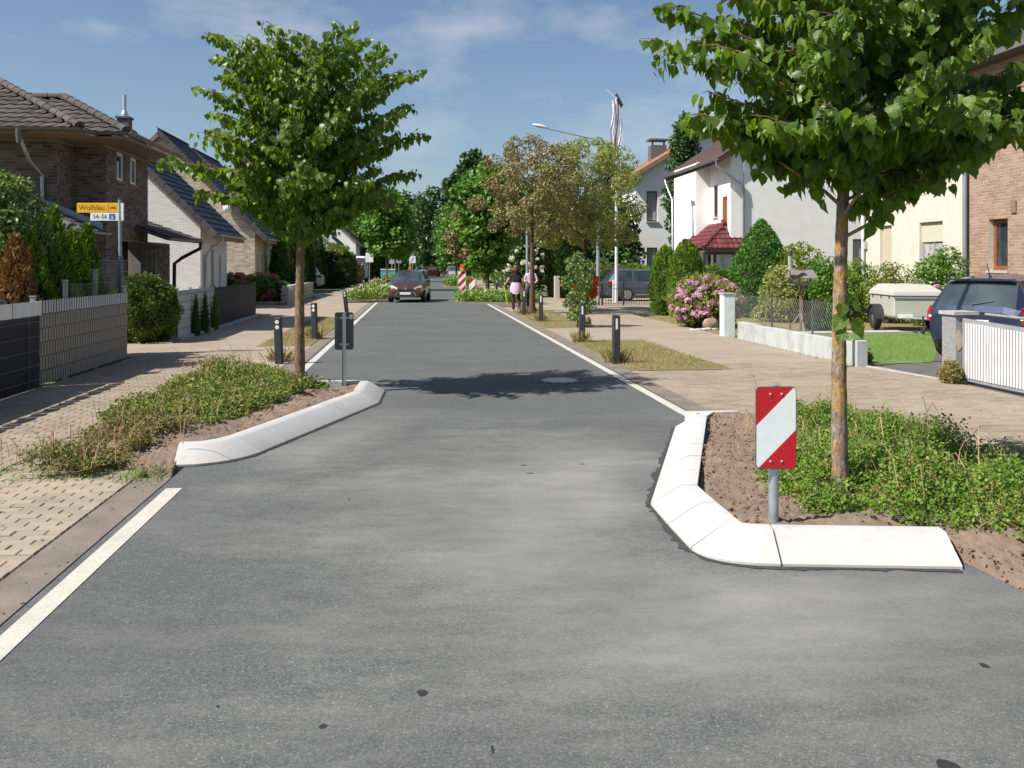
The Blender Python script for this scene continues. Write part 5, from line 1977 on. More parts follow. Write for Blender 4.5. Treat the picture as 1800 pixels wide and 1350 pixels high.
def tiling(root, P0, U, Sd, ext, test, w, l, kind, m, nsingle=0, score=None):
    """tiles on a roof plane: U along the eave, Sd up the slope"""
    U, Sd = Vector(U).normalized(), Vector(Sd).normalized()
    N = U.cross(Sd)
    if N.z < 0:
        N = -N
    M = Matrix(((U.x, Sd.x, N.x), (U.y, Sd.y, N.y), (U.z, Sd.z, N.z)))
    tv, tf = tile_template(w, l, kind)
    tw_ = tv @ np.array(M).T
    P0 = Vector(P0)
    cells = []
    t = 0
    while t < ext[1]:
        s = 0
        while s + w * .5 < ext[0]:
            if test(s + w / 2, t + l / 2):
                cells.append(P0 + U * s + Sd * t)
            s += w
        t += l
    if score:
        cells.sort(key=score)
    if nsingle:
        me = bpy.data.meshes.new('tile')
        me.from_pydata([tuple(p) for p in tw_], [], [tuple(q) for q in tf])
        me.materials.append(m)
        for p in cells[:nsingle]:
            piece('tile', me, root, (p.x, p.y, p.z + random.uniform(-.002, .003)))
    rest = cells[nsingle:]
    if rest:
        Lr = np.array([tuple(p) for p in rest])
        V = (tw_[None] + Lr[:, None] + np.array([0, 0, 1]) * rng.uniform(-.002, .003, (len(rest), 1, 1))).reshape(-1, 3)
        q4 = np.array([q for q in tf if len(q) == 4])
        q3 = np.array([q for q in tf if len(q) == 3])
        o = (np.arange(len(rest)) * len(tv))[:, None, None]
        me = np_mesh('tiling', [(V, (q4[None] + o).reshape(-1, 4), 0)], [m], ORG[root.name], flat=True)
        part('tiling', me, None, root, kind='stuff')


def ridge_caps(root, a, b, m, step=.34, r=.095, name='ridge_tile'):
    a, b = Vector(a), Vector(b)
    d = (b - a)
    n = max(1, int(d.length / step))
    d = d / n
    dn = d.normalized()
    side = dn.cross(Vector((0, 0, 1))).normalized()
    up = side.cross(dn)
    mb = MB()
    rings = []
    for t, rr in ((0, r), (1.08, r * .88)):
        for i in range(9):
            an = math.pi * (-.06 + 1.12 * i / 8)
            rings.append(d * t + side * (math.cos(an) * rr) + up * (math.sin(an) * rr))
    fs = [(i, i + 1, 9 + i + 1, 9 + i) for i in range(8)] + [tuple(range(9))]
    mb.add(rings, fs)
    me = mb.mesh(name, m, smooth=50)
    for i in range(n):
        piece(name, me, root, a + d * i)


def gutter(root, a, b, m, r=.07):
    a, b = Vector(a), Vector(b)
    mb = MB()
    d = (b - a).normalized()
    side = d.cross(Vector((0, 0, 1))).normalized()
    pr = [(math.cos(t) * r, math.sin(t) * r) for t in [math.pi + math.pi * i / 8 for i in range(9)]] + [(r + .012, .006)]
    pts = [[p + side * x + Vector((0, 0, y)) for x, y in pr] for p in (a, b)]
    k = len(pr)
    mb.add(pts[0] + pts[1], [(i, i + 1, k + i + 1, k + i) for i in range(k - 1)])
    mb.add([a + side * (r - .005) * x_ + Vector((0, 0, -.004)) for x_ in (-1, 1)] + [b + side * (r - .005) * x_ + Vector((0, 0, -.004)) for x_ in (1, -1)], [(0, 1, 2, 3)])
    mb.add(pts[0], [tuple(range(k - 1))])
    mb.add(pts[1], [tuple(range(k - 2, -1, -1))])
    return part('gutter', mb, m, root, smooth=40)


def downpipe(root, pts, m, r=.045):
    mb = MB()
    mb.tube(pts, r, 12)
    return part('downpipe', mb, m, root, smooth=50)


def seen(p, d_extra=0):
    """sort key: nearer first, outside the frame last"""
    w = R(p[0], p[1], 0)
    x = 900 + 1600 * w.x / max(w.y, .1)
    y = 466 - 1600 * (p[2] - EYE) / max(w.y, .1)
    return (not (-20 < x < 1820 and -20 < y < 1370), w.y)


def gable_house(name, label, side, u0, v0, v1, half, ze, pitch, oe, ov, wallm, roofm, tile=('flat', .30, .34), brick=None, nb=0, nt=0, vergem=None, group=None,
                gops=(), sops=(), verge_tiles=True, gut=ZINC, chimney=None, th=.16, winm=(WHITEPVC, GLASS), sill=None, zb=-.1, tiles_on=True, bothtiles=False):
    """house with its gable toward the camera. side -1: left of the road (its road wall faces +u), +1: right of it"""
    root = thing(name, label, 'house', u0, v0, 0, group=group)
    tp = math.tan(pitch)
    s = side
    zr = ze + (oe + half) * tp
    zw = ze + oe * tp - th / math.cos(pitch)
    # gable wall toward the camera, road wall, and the two hidden ones
    tg = frame((u0 + s * 2 * half if s < 0 else u0, v0, 0), (1, 0, 0), (0, -1, 0))
    mb = MB()
    wallgrid(mb, tg, 2 * half, zw, list(gops), .14)
    mb.add([tg @ Vector(p) for p in ((0, 0, zw), (2 * half, 0, zw), (half, 0, zw + half * tp))], ((0, 1, 2),))
    if s < 0:
        ts = frame((u0, v0, 0), (0, 1, 0), (1, 0, 0))
    else:
        ts = frame((u0, v1, 0), (0, -1, 0), (-1, 0, 0))
    wallgrid(mb, ts, v1 - v0, zw, list(sops), .14)
    far = u0 + s * 2 * half
    mb.quad((far, v0, zb), (far, v1, zb), (far, v1, zw), (far, v0, zw))
    a_, b_ = min(u0, far), max(u0, far)
    mb.poly([(b_, v1, zb), (a_, v1, zb), (a_, v1, zw), ((a_ + b_) / 2, v1, zw + half * tp), (b_, v1, zw)])
    part('wall', mb, wallm, root)
    if brick:
        topf = lambda x: zw + (half - abs(x - half)) * tp - .02
        brickwork(root, tg, 2 * half, topf, list(gops), brick, nb, proud=.0035, score=lambda c: seen(tg @ Vector((c[0], 0, c[2]))))
        brickwork(root, ts, v1 - v0, lambda x: zw - .01, list(sops), brick, 0)
    for o in gops:
        window(root, tg, o, *winm, sill=sill[0] if sill else None, sillm=sill[1] if sill else None)
    for o in sops:
        window(root, ts, o, *winm, sill=sill[0] if sill else None, sillm=sill[1] if sill else None)
    # roof slabs
    ue = u0 - s * oe
    ur = u0 + s * half
    uf = far + s * oe
    rb = MB()
    d_ = th / math.cos(pitch)
    for e_ in (ue, uf):
        rb.prism([(e_, ze - d_), (ur, zr - d_), (ur, zr), (e_, ze)], 'y', v0 - ov, v1 + ov)
    roof = part('roof', rb, SOFFIT if vergem is None else vergem, root)
    sl = Vector((ur - ue, 0, zr - ze))
    if tiles_on:
        kind, tw_, tl_ = tile
        for e_ in ((ue, uf) if bothtiles else (ue,)):
            sl_ = Vector((ur - e_, 0, zr - ze))
            tiling(root, (e_, v0 - ov, ze + .012), (0, 1, 0), sl_, (v1 - v0 + 2 * ov, sl_.length), lambda a, b: True, tw_, tl_, kind, roofm, nt if e_ == ue else 0, seen)
        if not bothtiles:
            fb = MB()
            fb.quad((uf, v0 - ov, ze + .03), (uf, v1 + ov, ze + .03), (ur, v1 + ov, zr + .03), (ur, v0 - ov, zr + .03))
            part('roof_covering', fb, roofm, roof)
        ridge_caps(root, (ur, v0 - ov, zr + .03), (ur, v1 + ov, zr + .03), roofm)
    if verge_tiles:
        n = int(sl.length / .36)
        vb = MB()
        dd = sl / n
        dn = dd.normalized()
        up = Vector((-dn.z, 0, dn.x)) if dn.x > 0 else Vector((dn.z, 0, -dn.x))
        p = [dn * .01, dd - dn * .01]
        pts = []
        for y in (-.035, .03):
            for q in p:
                pts += [Vector((q.x, y, q.z)) - up * .2, Vector((q.x, y, q.z)) + up * .055]
        vb.add(pts, [(0, 2, 3, 1), (4, 5, 7, 6), (0, 1, 5, 4), (2, 6, 7, 3), (1, 3, 7, 5), (0, 4, 6, 2)])
        me = vb.mesh('verge_tile', TILEGREY if vergem is None else vergem)
        for i in range(n):
            q = Vector((ue, v0 - ov, ze)) + dd * i
            piece('verge_tile', me, root, q)
    gutter(root, (ue - s * .06, v0 - ov + .05, ze + .0), (ue - s * .06, v1 + ov - .05, ze + .0), gut)
    if chimney:
        cu, cv, cw, cz, cm = chimney
        cb = MB()
        cb.box(cu - cw, cu + cw, cv - cw, cv + cw, zr - 1.6, cz)
        cb.box(cu - cw - .05, cu + cw + .05, cv - cw - .05, cv + cw + .05, cz, cz + .07)
        part('chimney', cb, cm, roof)
    return root, ze, zr, zw


# ------------------------------------------------------------------ grey-brown brick house, front left
gh = thing('brick_house', 'dark grey brick house with brown wavy hip roofs behind the thuja hedge', 'house', -9.0, 23.9)
ZE = 4.98
tA = frame((-17.0, 23.9, 0), (1, 0, 0), (0, -1, 0))
tA2 = frame((-9.0, 23.9, 0), (0, 1, 0), (1, 0, 0))
tB = frame((-9.0, 24.95, 0), (1, 0, 0), (0, -1, 0))
tC = frame((-8.17, 24.95, 0), (0, 1, 0), (1, 0, 0))
opC = [(.89, 1.52, 4.02, 4.80), (2.05, 2.70, 4.02, 4.80)]
opB = []
wb = MB()
wallgrid(wb, tA, 8.0, ZE - .1, [], .1)
wallgrid(wb, tA2, 1.05, ZE - .1, [], .1)
wallgrid(wb, tB, .83, ZE - .1, [], .1)
wallgrid(wb, tC, 3.75, ZE - .1, opC + [(.95, 3.6, 0, 2.37)], .16)
wb.quad((-8.17, 28.7, 0), (-14, 28.7, 0), (-14, 28.7, ZE - .1), (-8.17, 28.7, ZE - .1))
part('wall', wb, MORTAR, gh)
brickwork(gh, tA, 8.0, lambda x: ZE - .12, [], BRICKGREY, 300, score=lambda c: seen(tA @ Vector((c[0], 0, c[2]))) if c[2] > 3.0 else (True, 99), z0=2.4, xmin=3.0)
brickwork(gh, tA2, 1.05, lambda x: ZE - .12, [], BRICKGREY, 0, z0=2.4, bw=.115)
brickwork(gh, tB, .83, lambda x: ZE - .12, [], BRICKGREY, 0, z0=0)
brickwork(gh, tC, 3.75, lambda x: ZE - .12, opC + [(.95, 3.6, 0, 2.37)], BRICKGREY, 0, z0=0)
for o in opC:
    window(gh, tC, o, WHITEPVC, GLASS, fw=.085, depth=.05, sill=.03, sillm=TERRA)
gd = MB()
gd.box(-8.75, -8.7, 25.9, 28.55, 0, 2.4)
part('opening_shade', gd, mat('dark_opening', (0.018, 0.016, 0.016), 0.8), gh)  # near-black sheet, its colour paints the shade inside the open garage
# upper roofs: two hips
E1 = [(-17.6, 22.75), (-8.05, 22.75)]
tpA = math.tan(math.radians(27))
slope = lambda dx, dy: Vector((dx, dy, tpA * math.hypot(dx, dy)))
RA = 3.2
zA = ZE + RA * tpA
tiling(gh, (-17.6, 22.75, ZE), (1, 0, 0), slope(0, 1), (9.55, RA / math.cos(math.atan(tpA))), lambda s, t: s < 9.55 - t * math.cos(math.atan(tpA)) + .05, .30, .34, 'wave', TILEBROWN, 300, seen)
tiling(gh, (-8.05, 22.75, ZE), (0, 1, 0), slope(-1, 0), (6, RA / math.cos(math.atan(tpA))), lambda s, t: s > t * math.cos(math.atan(tpA)) - .05, .30, .34, 'wave', TILEBROWN)
ub = MB()
ub.add([(-17.6, 22.75, ZE - .02), (-8.05, 22.75, ZE - .02), (-8.05 - RA, 22.75 + RA, zA - .02), (-17.6, 22.75 + RA, zA - .02), (-8.05, 29, ZE - .02), (-8.05 - RA, 29, zA - .02)], ((0, 1, 2, 3), (1, 4, 5, 2)))
roofA = part('roof', ub, TILEGREY, gh)
ridge_caps(gh, (-8.05, 22.75, ZE + .05), (-8.05 - RA, 22.75 + RA, zA + .06), TILEBROWN, .36, .12)
ridge_caps(gh, (-8.05 - RA, 22.75 + RA, zA + .06), (-17.6, 22.75 + RA, zA + .06), TILEBROWN, .36, .12)
RB = 2.35
zB = ZE + .05 + RB * tpA
yB, xB = 23.75, -7.28
tiling(gh, (-10.3, yB, ZE + .05), (1, 0, 0), slope(0, 1), (-xB * -1 + 10.3 if False else 10.3 + xB, RB / math.cos(math.atan(tpA))), lambda s, t: s < (10.3 + xB) - t * math.cos(math.atan(tpA)) + .05, .30, .34, 'wave', TILEBROWN)
tiling(gh, (xB, yB, ZE + .05), (0, 1, 0), slope(-1, 0), (5.2, RB / math.cos(math.atan(tpA))), lambda s, t: s > t * math.cos(math.atan(tpA)) - .05, .30, .34, 'wave', TILEBROWN)
ub = MB()
ub.add([(-10.3, yB, ZE + .03), (xB, yB, ZE + .03), (xB - RB, yB + RB, zB - .02), (-11.0, yB + RB, zB - .02), (xB, 29, ZE + .03), (xB - RB, 29, zB - .02)], ((0, 1, 2, 3), (1, 4, 5, 2)))
roofB = part('roof', ub, TILEGREY, gh)
ridge_caps(gh, (xB, yB, ZE + .1), (xB - RB, yB + RB, zB + .08), TILEBROWN, .36, .12)
ridge_caps(gh, (xB - RB, yB + RB, zB + .08), (-10.9, yB + RB, zB + .08), TILEBROWN, .4, .11)
sf = MB()
sf.box(-17.6, -8.05, 22.80, 23.9, ZE - .12, ZE - .06)
sf.box(-9.0, -8.05, 23.9, 24.95, ZE - .12, ZE - .061)
sf.box(-9.0, xB, 24.951, 29, ZE - .10, ZE - .05)
sf.box(-8.05, xB, yB, 24.951, ZE - .10, ZE - .051)
part('soffit', sf, SOFFIT, gh)
gutter(gh, (-17.6, 22.70, ZE + .0), (-8.0, 22.70, ZE + .0), GUTTER, .075)
gutter(gh, (-7.99, 22.72, ZE + .0), (-7.99, 23.72, ZE + .02), GUTTER, .075)
gutter(gh, (-8.0, 23.70, ZE + .05), (xB + .06, 23.70, ZE + .05), GUTTER, .075)
gutter(gh, (xB + .06, 23.70, ZE + .05), (xB + .06, 28.9, ZE + .05), GUTTER, .075)
downpipe(gh, [(-9.42, 22.7, ZE - .02), (-9.42, 22.72, ZE - .2), (-9.38, 23.2, ZE - .75), (-9.32, 23.80, ZE - 1.05), (-9.32, 23.82, 3.0), (-9.32, 23.82, 2.92)], ZINC, .05)
hp = MB()
hp.lathe([(.05, ZE - .38), (.085, ZE - .12), (.09, ZE - .02)], (-9.42, 22.71, 0), 12)
part('hopper', hp, GUTTER, gh)
# low porch roof in front
PE, PV = 2.50, 21.55
tpP = math.tan(math.radians(24))
px0, px1 = -14.5, -7.80
tiling(gh, (px0, PV, PE), (1, 0, 0), Vector((0, 1, tpP)), (px1 - px0, 2.35 / math.cos(math.atan(tpP))), lambda s, t: s < px1 - px0 - t * math.cos(math.atan(tpP)) + .05, .30, .34, 'wave', TILEGREY)
tiling(gh, (px1, PV, PE), (0, 1, 0), Vector((-1, 0, tpP)), (2.35, 2.55), lambda s, t: s > t * math.cos(math.atan(tpP)) - .05, .22, .30, 'wave', TILEGREY)
rp = MB()
zt = PE + 2.35 * tpP
rp.add([(px0, PV, PE - .03), (px1, PV, PE - .03), (px1 - 2.35, PV + 2.35, zt - .03), (px0, PV + 2.35, zt - .03), (px1, PV + 2.35, PE - .03)], ((0, 1, 2, 3), (1, 4, 2)))
rp.box(px0, px1, PV + .05, 23.89, PE - .16, PE - .08)
porch = part('porch_roof', rp, TILEGREY, gh)
ridge_caps(gh, (px1, PV, PE + .05), (px1 - 2.3, PV + 2.3, PE + 2.3 * tpP + .06), TILEGREY, .36, .11)
fl = MB()
fl.prism([(-10.2, zt + .02), (px1 - .1, PE + .10), (px1 - .1, PE + .26), (-10.2, zt + .18)], 'y', 23.86, 23.89)
fl.box(px0, -10.2, 23.861, 23.891, zt + .02, zt + .18)
part('flashing', fl, ZINC, gh)
gutter(gh, (px0, PV - .06, PE), (px1 + .05, PV - .06, PE), ZINC, .06)
gutter(gh, (px1 + .06, PV - .06, PE), (px1 + .06, 23.9, PE), ZINC, .06)
pc = MB()
for u_ in (-12.4, -8.95):
    pc.box(u_ - .1, u_ + .1, PV + .2, PV + .4, 0, PE - .16)
part('porch_post', pc, MORTAR, gh)
pb_ = MB()
pb_.box(-14, -9.02, 23.82, 23.88, 0, 2.4)
part('porch_back_wall', pb_, mat('dark_timber', (0.05, 0.03, 0.022), 0.8, 0.2, 9), gh)
# entrance wing with dark flat-pitched roof toward the white house
ew = MB()
ew.box(-10.5, -8.10, 28.72, 30.9, -.1, 2.4)
part('entrance_wing', ew, MORTAR, gh)
tE = frame((-8.09, 28.72, 0), (0, 1, 0), (1, 0, 0))
brickwork(gh, tE, 2.15, lambda x: 2.38, [(.3, .75, 0, 2.1)], BRICKGREY, 0)
dr = MB()
dr.box(-8.092, -8.07, 29.04, 29.45, 0, 2.1)
part('narrow_window', dr, mat('dark_glass_panel', (0.02, 0.015, 0.014), 0.3), gh)
er = MB()
er.add([(-7.25, 27.4, 2.52), (-7.25, 31.5, 2.52), (-9.6, 31.5, 3.35), (-9.6, 27.4, 3.35), (-7.25, 27.4, 2.42), (-7.25, 31.5, 2.42), (-9.6, 31.5, 3.25), (-9.6, 27.4, 3.25)], ((0, 1, 2, 3), (7, 6, 5, 4), (0, 3, 7, 4), (1, 0, 4, 5), (2, 1, 5, 6)))
part('entrance_roof', er, TILEGREY, gh)
tiling(gh, (-7.25, 27.4, 2.53), (0, 1, 0), (-2.35, 0, .83), (4.1, 2.48), lambda s, t: True, .30, .34, 'wave', TILEGREY)
gutter(gh, (-7.18, 27.4, 2.5), (-7.18, 31.5, 2.5), GUTTER, .06)
downpipe(gh, [(-7.18, 31.2, 2.45), (-7.2, 31.2, 2.25), (-7.75, 31.15, 1.95), (-8.0, 31.1, 1.75), (-8.02, 31.1, 0)], mat('pipe_black', (0.02, 0.02, 0.022), 0.4), .06)

# ------------------------------------------------------------------ houses along the left side
w1, *_ = gable_house('gabled_house', 'white brick house with a steep dark blue roof next to the grey brick house', -1, -8.2, 35.6, 40.4, 3.9, 2.86, math.radians(44.5), .68, .30, mat('mortar_white', (.66, .65, .61), .95), TILEDARK,
                     brick=BRICKWHITE, nb=300, nt=300, sops=[(.35, .75, .75, 2.1), (3.2, 3.6, .6, 2.1)], winm=(GREYMETAL, GLASSB), group='gabled houses along the left side')
downpipe(w1, [(-7.5, 36.2, 2.8), (-7.55, 36.2, 2.6), (-8.02, 36.0, 2.2), (-8.08, 36.0, 1.9), (-8.08, 36.0, 0)], ZINC, .05)
dp = MB()
dp.box(-8.19, -8.16, 37.35, 37.75, 0, 2.5)
part('door', dp, mat('door_grey_brown', (0.33, 0.29, 0.25), 0.6), w1)
cb = MB()
cb.box(-11.69, -11.25, 36.95, 37.45, 6.2, 7.45)
cb.box(-11.74, -11.2, 36.9, 37.5, 7.45, 7.52)
ch = part('chimney', cb, mat('chimney_slate', (0.12, 0.11, 0.115), 0.8, 0.2, 10), w1)
cb = MB()
cb.lathe([(.14, 7.5), (.13, 7.65), (.08, 7.78)], (-11.47, 37.2, 0), 12)
cb.lathe([(.075, 7.7), (.075, 8.4)], (-11.47, 37.2, 0), 12)
part('flue', cb, GALV, ch)
gable_house('gabled_house', 'tan brick house with a dark blue roof and three narrow windows', -1, -8.2, 47.2, 52.3, 4.6, 3.02, math.radians(45.5), .68, .30, MORTARL, TILEDARK,
            brick=BRICKTAN, nb=300, sops=[(.5, 1.1, .35, 2.25), (1.75, 2.35, .35, 2.25), (3.2, 3.8, .35, 2.25)], winm=(GREYMETAL, GLASSB), group='gabled houses along the left side')
w2 = bpy.data.objects['gabled_house.001']
downpipe(w2, [(-7.5, 52.3, 2.95), (-7.6, 52.3, 2.6), (-8.05, 52.1, 2.0), (-8.08, 52.1, 1.7), (-8.08, 52.1, 0)], ANTHRACITE, .06)
lm = MB()
lm.ball((-9.5, 46.95, 4.55), .22, .2, .2, 10, 8)
part('wall_lamp', lm, WHITEPVC, w2)
gable_house('gabled_house', 'white rendered house with a blue-black roof set back behind the tan one', -1, -9.6, 58.5, 65, 4.2, 4.6, math.radians(42), .5, .5, PLASTER, TILEDARK, gops=[(6.0, 7.4, 1.0, 2.3)], winm=(WHITEPVC, GLASS), group='gabled houses along the left side')
tp_ = bpy.data.objects['gabled_house.002']
mb = MB()
mb.box(-9.59, -9.45, 59, 64, 3.0, 4.5)
part('tile_hung_panel', mb, TILEDARK, tp_)
gable_house('gabled_house', 'red brick house with a dark red roof beyond the thuja columns', -1, -8.2, 68.5, 76, 4.4, 3.0, math.radians(44), .68, .6, mat('brick_red_plain', (0.24, 0.12, 0.085), 0.9, .2, 6), TILERED, tile=('wave', .3, .36), group='gabled houses along the left side', gops=[(5.6, 6.6, 1.0, 2.2)])
gable_house('gabled_house', 'white house with broad white verge boards and a blue roof', -1, -8.0, 86.5, 95, 5.6, 3.55, math.radians(42), .72, .7, PLASTER, TILEDARK, vergem=WHITEPVC, th=.35, group='gabled houses along the left side', gops=[(7.2, 8.6, 1.0, 2.3), (3.5, 5.0, 4.2, 5.4)])
gable_house('gabled_house', 'farthest white house of the left side half hidden by the trees', -1, -7.4, 111, 120, 5.0, 4.1, math.radians(44), .7, .6, PLASTER, TILEDARK, tile=('wave', .3, .36), group='gabled houses along the left side', gops=[(6.2, 7.6, 1.2, 2.4)])

# ------------------------------------------------------------------ right: brick, cream and white houses
UB = 15.9
rb_ = thing('brick_house', 'red brick house with a brown framed window at the right edge', 'house', UB, 22, 0)
tR1 = frame((UB, 24.85, 0), (0, -1, 0), (-1, 0, 0))
opR1 = [(.88, 1.72, 1.55, 2.98)]
mb = MB()
wallgrid(mb, tR1, 10.8, 7.4, opR1 + [(4.8, 5.9, 1.5, 2.9)], .24)
mb.quad((UB, 14.05, 0), (UB + 9, 14.05, 0), (UB + 9, 14.05, 7.4), (UB, 14.05, 7.4))
part('wall', mb, MORTARL, rb_)
brickwork(rb_, tR1, 10.8, lambda x: 7.38, opR1 + [(4.8, 5.9, 1.5, 2.9)], BRICKRED, 300, bw=.24, bh=.071, j=.014, score=lambda c: (seen(tR1 @ Vector((c[0], 0, c[2])))[0] or c[2] < 1.0 or c[2] > 4.2, c[0]))
window(rb_, tR1, opR1[0], BROWNFRAME, GLASS, fw=.13, depth=.16, sill=.06, sillm=SILLGREY)
window(rb_, tR1, (4.8, 5.9, 1.5, 2.9), BROWNFRAME, GLASS, fw=.13, depth=.16, sill=.06, sillm=SILLGREY)
mb = MB()
mb.box(UB - .05, UB - .012, 22.75, 22.95, 3.1, 3.42)
part('vent', mb, WOOD, rb_)
rr_ = MB()
rr_.prism([(UB - .6, 7.3), (UB + 4.5, 9.6), (UB + 9.6, 7.3)], 'y', 13.6, 24.85)
part('roof', rr_, TILEGREY, rb_)
downpipe(rb_, [(UB - .1, 24.93, 7.2), (UB - .1, 24.93, 0)], ZINC, .06)

rc = thing('rendered_house', 'cream rendered house with roller shutters between the white and brick houses', 'house', UB, 28.5, 0)
tR2 = frame((UB, 31.1, 0), (0, -1, 0), (-1, 0, 0))
opR2 = [(1.12, 1.90, 1.65, 3.05), (3.6, 4.9, 1.55, 3.05), (1.12, 1.90, 4.48, 5.85), (3.6, 4.9, 4.42, 5.8)]
mb = MB()
wallgrid(mb, tR2, 6.12, 7.4, opR2, .18)
mb.quad((UB, 31.1, 0), (UB + 9, 31.1, 0), (UB + 9, 31.1, 7.4), (UB, 31.1, 7.4))
part('wall', mb, CREAM, rc)
window(rc, tR2, opR2[0], SHUTTER, GLASS, sill=.07, sillm=SILLGREY, shutter=1.38, shm=SHUTTER)
window(rc, tR2, opR2[1], GREYMETAL, GLASSC, sill=.07, sillm=SILLGREY, shutter=.62, shm=mat('shutter_cream', (0.62, 0.58, 0.44), .6, .04), mull=(.65,))
window(rc, tR2, opR2[2], WHITEPVC, GLASSC, sill=.08, sillm=SILLGREY, mull=(.4,))
window(rc, tR2, opR2[3], GREYMETAL, GLASSC, sill=.08, sillm=SILLGREY, mull=(.65,))
rr_ = MB()
rr_.prism([(UB - .6, 7.3), (UB + 4.5, 9.6), (UB + 9.6, 7.3)], 'y', 24.9, 31.5)
part('roof', rr_, TILEGREY, rc)
mb = MB()
mb.box(UB - .09, UB - .005, 30.85, 30.95, 2.28, 2.52)
part('wall_lamp', mb, SILLGREY, rc)
downpipe(rc, [(UB - .1, 31.0, 7.2), (UB - .1, 31.0, 0)], PALEPOLE, .055)

# white house with wings and red porch
UW, VW = 14.15, 38.4
wh = thing('rendered_house', 'large white house with red tiled porch behind the cone shaped spruce', 'house', UW, VW, 0)
pitch = math.radians(33)
zeW, oeW, ovW, halfW = 6.3, 1.25, .33, 5.0
tpw = math.tan(pitch)
zrW = zeW + (oeW + halfW) * tpw
zw = zeW + oeW * tpw - .25
ROT = math.radians(7)                                     # its side wall is turned slightly toward the street
tgW = frame((UW, VW, 0), (math.cos(ROT), -math.sin(ROT) * 0 - .0, 0), (0, -1, 0))
opW = [(4.95, 5.85, 1.65, 2.85), (4.95, 5.85, 4.5, 5.4)]
mb = MB()
wallgrid(mb, tgW, 2 * halfW, zw, opW, .16)
mb.add([tgW @ Vector(p) for p in ((0, 0, zw), (2 * halfW, 0, zw), (halfW, 0, zw + halfW * tpw))], ((0, 1, 2),))
# stepped street side: bay and wing
steps = [(UW, VW), (13.58, VW + .06), (13.58, VW + 2.95), (12.92, VW + 2.95), (12.92, VW + 6.6), (UW, VW + 6.6)]
tS = frame((13.58, VW + 2.95, 0), (0, -1, 0), (-1, 0, 0))
opS = [(.55, 1.15, 3.9, 5.35), (1.75, 2.45, 2.75, 4.75)]
mb.quad((13.58, VW + .06, 0), (UW, VW + .06, 0), (UW, VW + .06, zw), (13.58, VW + .06, zw))
wallgrid(mb, tS, 2.89, zw - .2, opS, .16)
mb.quad((12.92, VW + 2.95, 0), (13.58, VW + 2.95, 0), (13.58, VW + 2.95, zw - .35), (12.92, VW + 2.95, zw - .35))
mb.quad((12.92, VW + 6.6, 0), (12.92, VW + 2.95, 0), (12.92, VW + 2.95, zw - .4), (12.92, VW + 6.6, zw - .4))
mb.quad((12.92, VW + 6.6, 0), (UW + 10, VW + 6.6, 0), (UW + 10, VW + 6.6, zw - .4), (12.92, VW + 6.6, zw - .4))
part('wall', mb, PLASTER, wh)
window(wh, tgW, opW[0], BROWNFRAME, GLASSC, fw=.07, depth=.10, sill=.07, sillm=SILLGREY)
window(wh, tgW, opW[1], BROWNFRAME, GLASS, fw=.07, depth=.10, sill=.07, sillm=SILLGREY, shutter=.3, shm=WHITEPVC)
window(wh, tS, opS[0], REDDARKFRAME, mat('mahogany_blind', (0.06, 0.02, 0.018), .5), fw=.08, depth=.06, sill=.06, sillm=SILLGREY)
window(wh, tS, opS[1], BROWNFRAME, mat('brown_shutter', (0.27, 0.14, 0.085), .6, .1), fw=.10, depth=.04, mull=(.30,))
ub = MB()
ue_, ur_, uf_ = UW - oeW, UW + halfW, UW + 2 * halfW + oeW
for e_ in (ue_, uf_):
    ub.prism([(e_, zeW - .2), (ur_, zrW - .2), (ur_, zrW), (e_, zeW)], 'y', VW - ovW, VW + 8.2)
part('roof', ub, mat('roof_boards', (0.075, 0.025, 0.022), .6, .2), wh)
sl = Vector((halfW + oeW, 0, zrW - zeW))
tiling(wh, (ue_, VW - ovW, zeW + .02), (0, 1, 0), sl, (8.95, sl.length), lambda s, t: True, .3, .36, 'wave', mat('tile_dark_red', (0.085, 0.05, 0.045), .7, .25, 5), 0)
ridge_caps(wh, (ur_, VW - ovW, zrW + .03), (ur_, VW + 8.2, zrW + .03), TILEGREY)
gutter(wh, (ue_ - .07, VW - ovW, zeW + .0), (ue_ - .07, VW + 8.2, zeW + .0), ZINC, .08)
downpipe(wh, [(ue_ - .05, VW - ovW + .15, zeW), (ue_ - .05, VW - ovW + .18, zeW - .3), (UW - .75, VW - .35, zeW - .75), (UW - .05, VW - .08, zeW - 1.15), (UW - .05, VW - .08, 0)], ZINC, .055)
downpipe(wh, [(ue_ - .05, VW + 8.1, zeW), (ue_ - .02, VW + 8.0, zeW - .35), (12.86, VW + 6.7, zeW - 1.3), (12.86, VW + 6.68, 0)], ZINC, .05)
# red porch
PU0, PU1, PV0, PV1, PZ = 12.2, 13.9, VW - .35, VW + 3.5, 2.42
apx, apy, apz = 13.56, VW + .8, 3.55
pr_ = MB()
pr_.add([(PU0, PV0, PZ), (PU1 + .3, PV0, PZ), (apx, apy, apz), (PU0, PV1, PZ), (13.56, PV1 - .9, apz)], ((0, 1, 2), (3, 0, 2, 4)))
pr_.box(PU0 + .1, PU1, PV0 + .1, PV1, PZ - .16, PZ - .06)
pch = part('porch_roof', pr_, SOFFIT, wh)
s1 = Vector((apx - (PU0 + PU1 + .3) / 2, apy - PV0, apz - PZ))
h1 = Vector((0, apy - PV0, apz - PZ))
tiling(wh, (PU0, PV0, PZ + .02), (1, 0, 0), h1, (PU1 + .3 - PU0, h1.length), lambda s, t: (apx - PU0) * t / h1.length - .08 < s < (PU1 + .3 - PU0) - (PU1 + .3 - apx) * t / h1.length + .1, .24, .30, 'wave', TILERED)
h2 = Vector((apx - PU0, 0, apz - PZ))
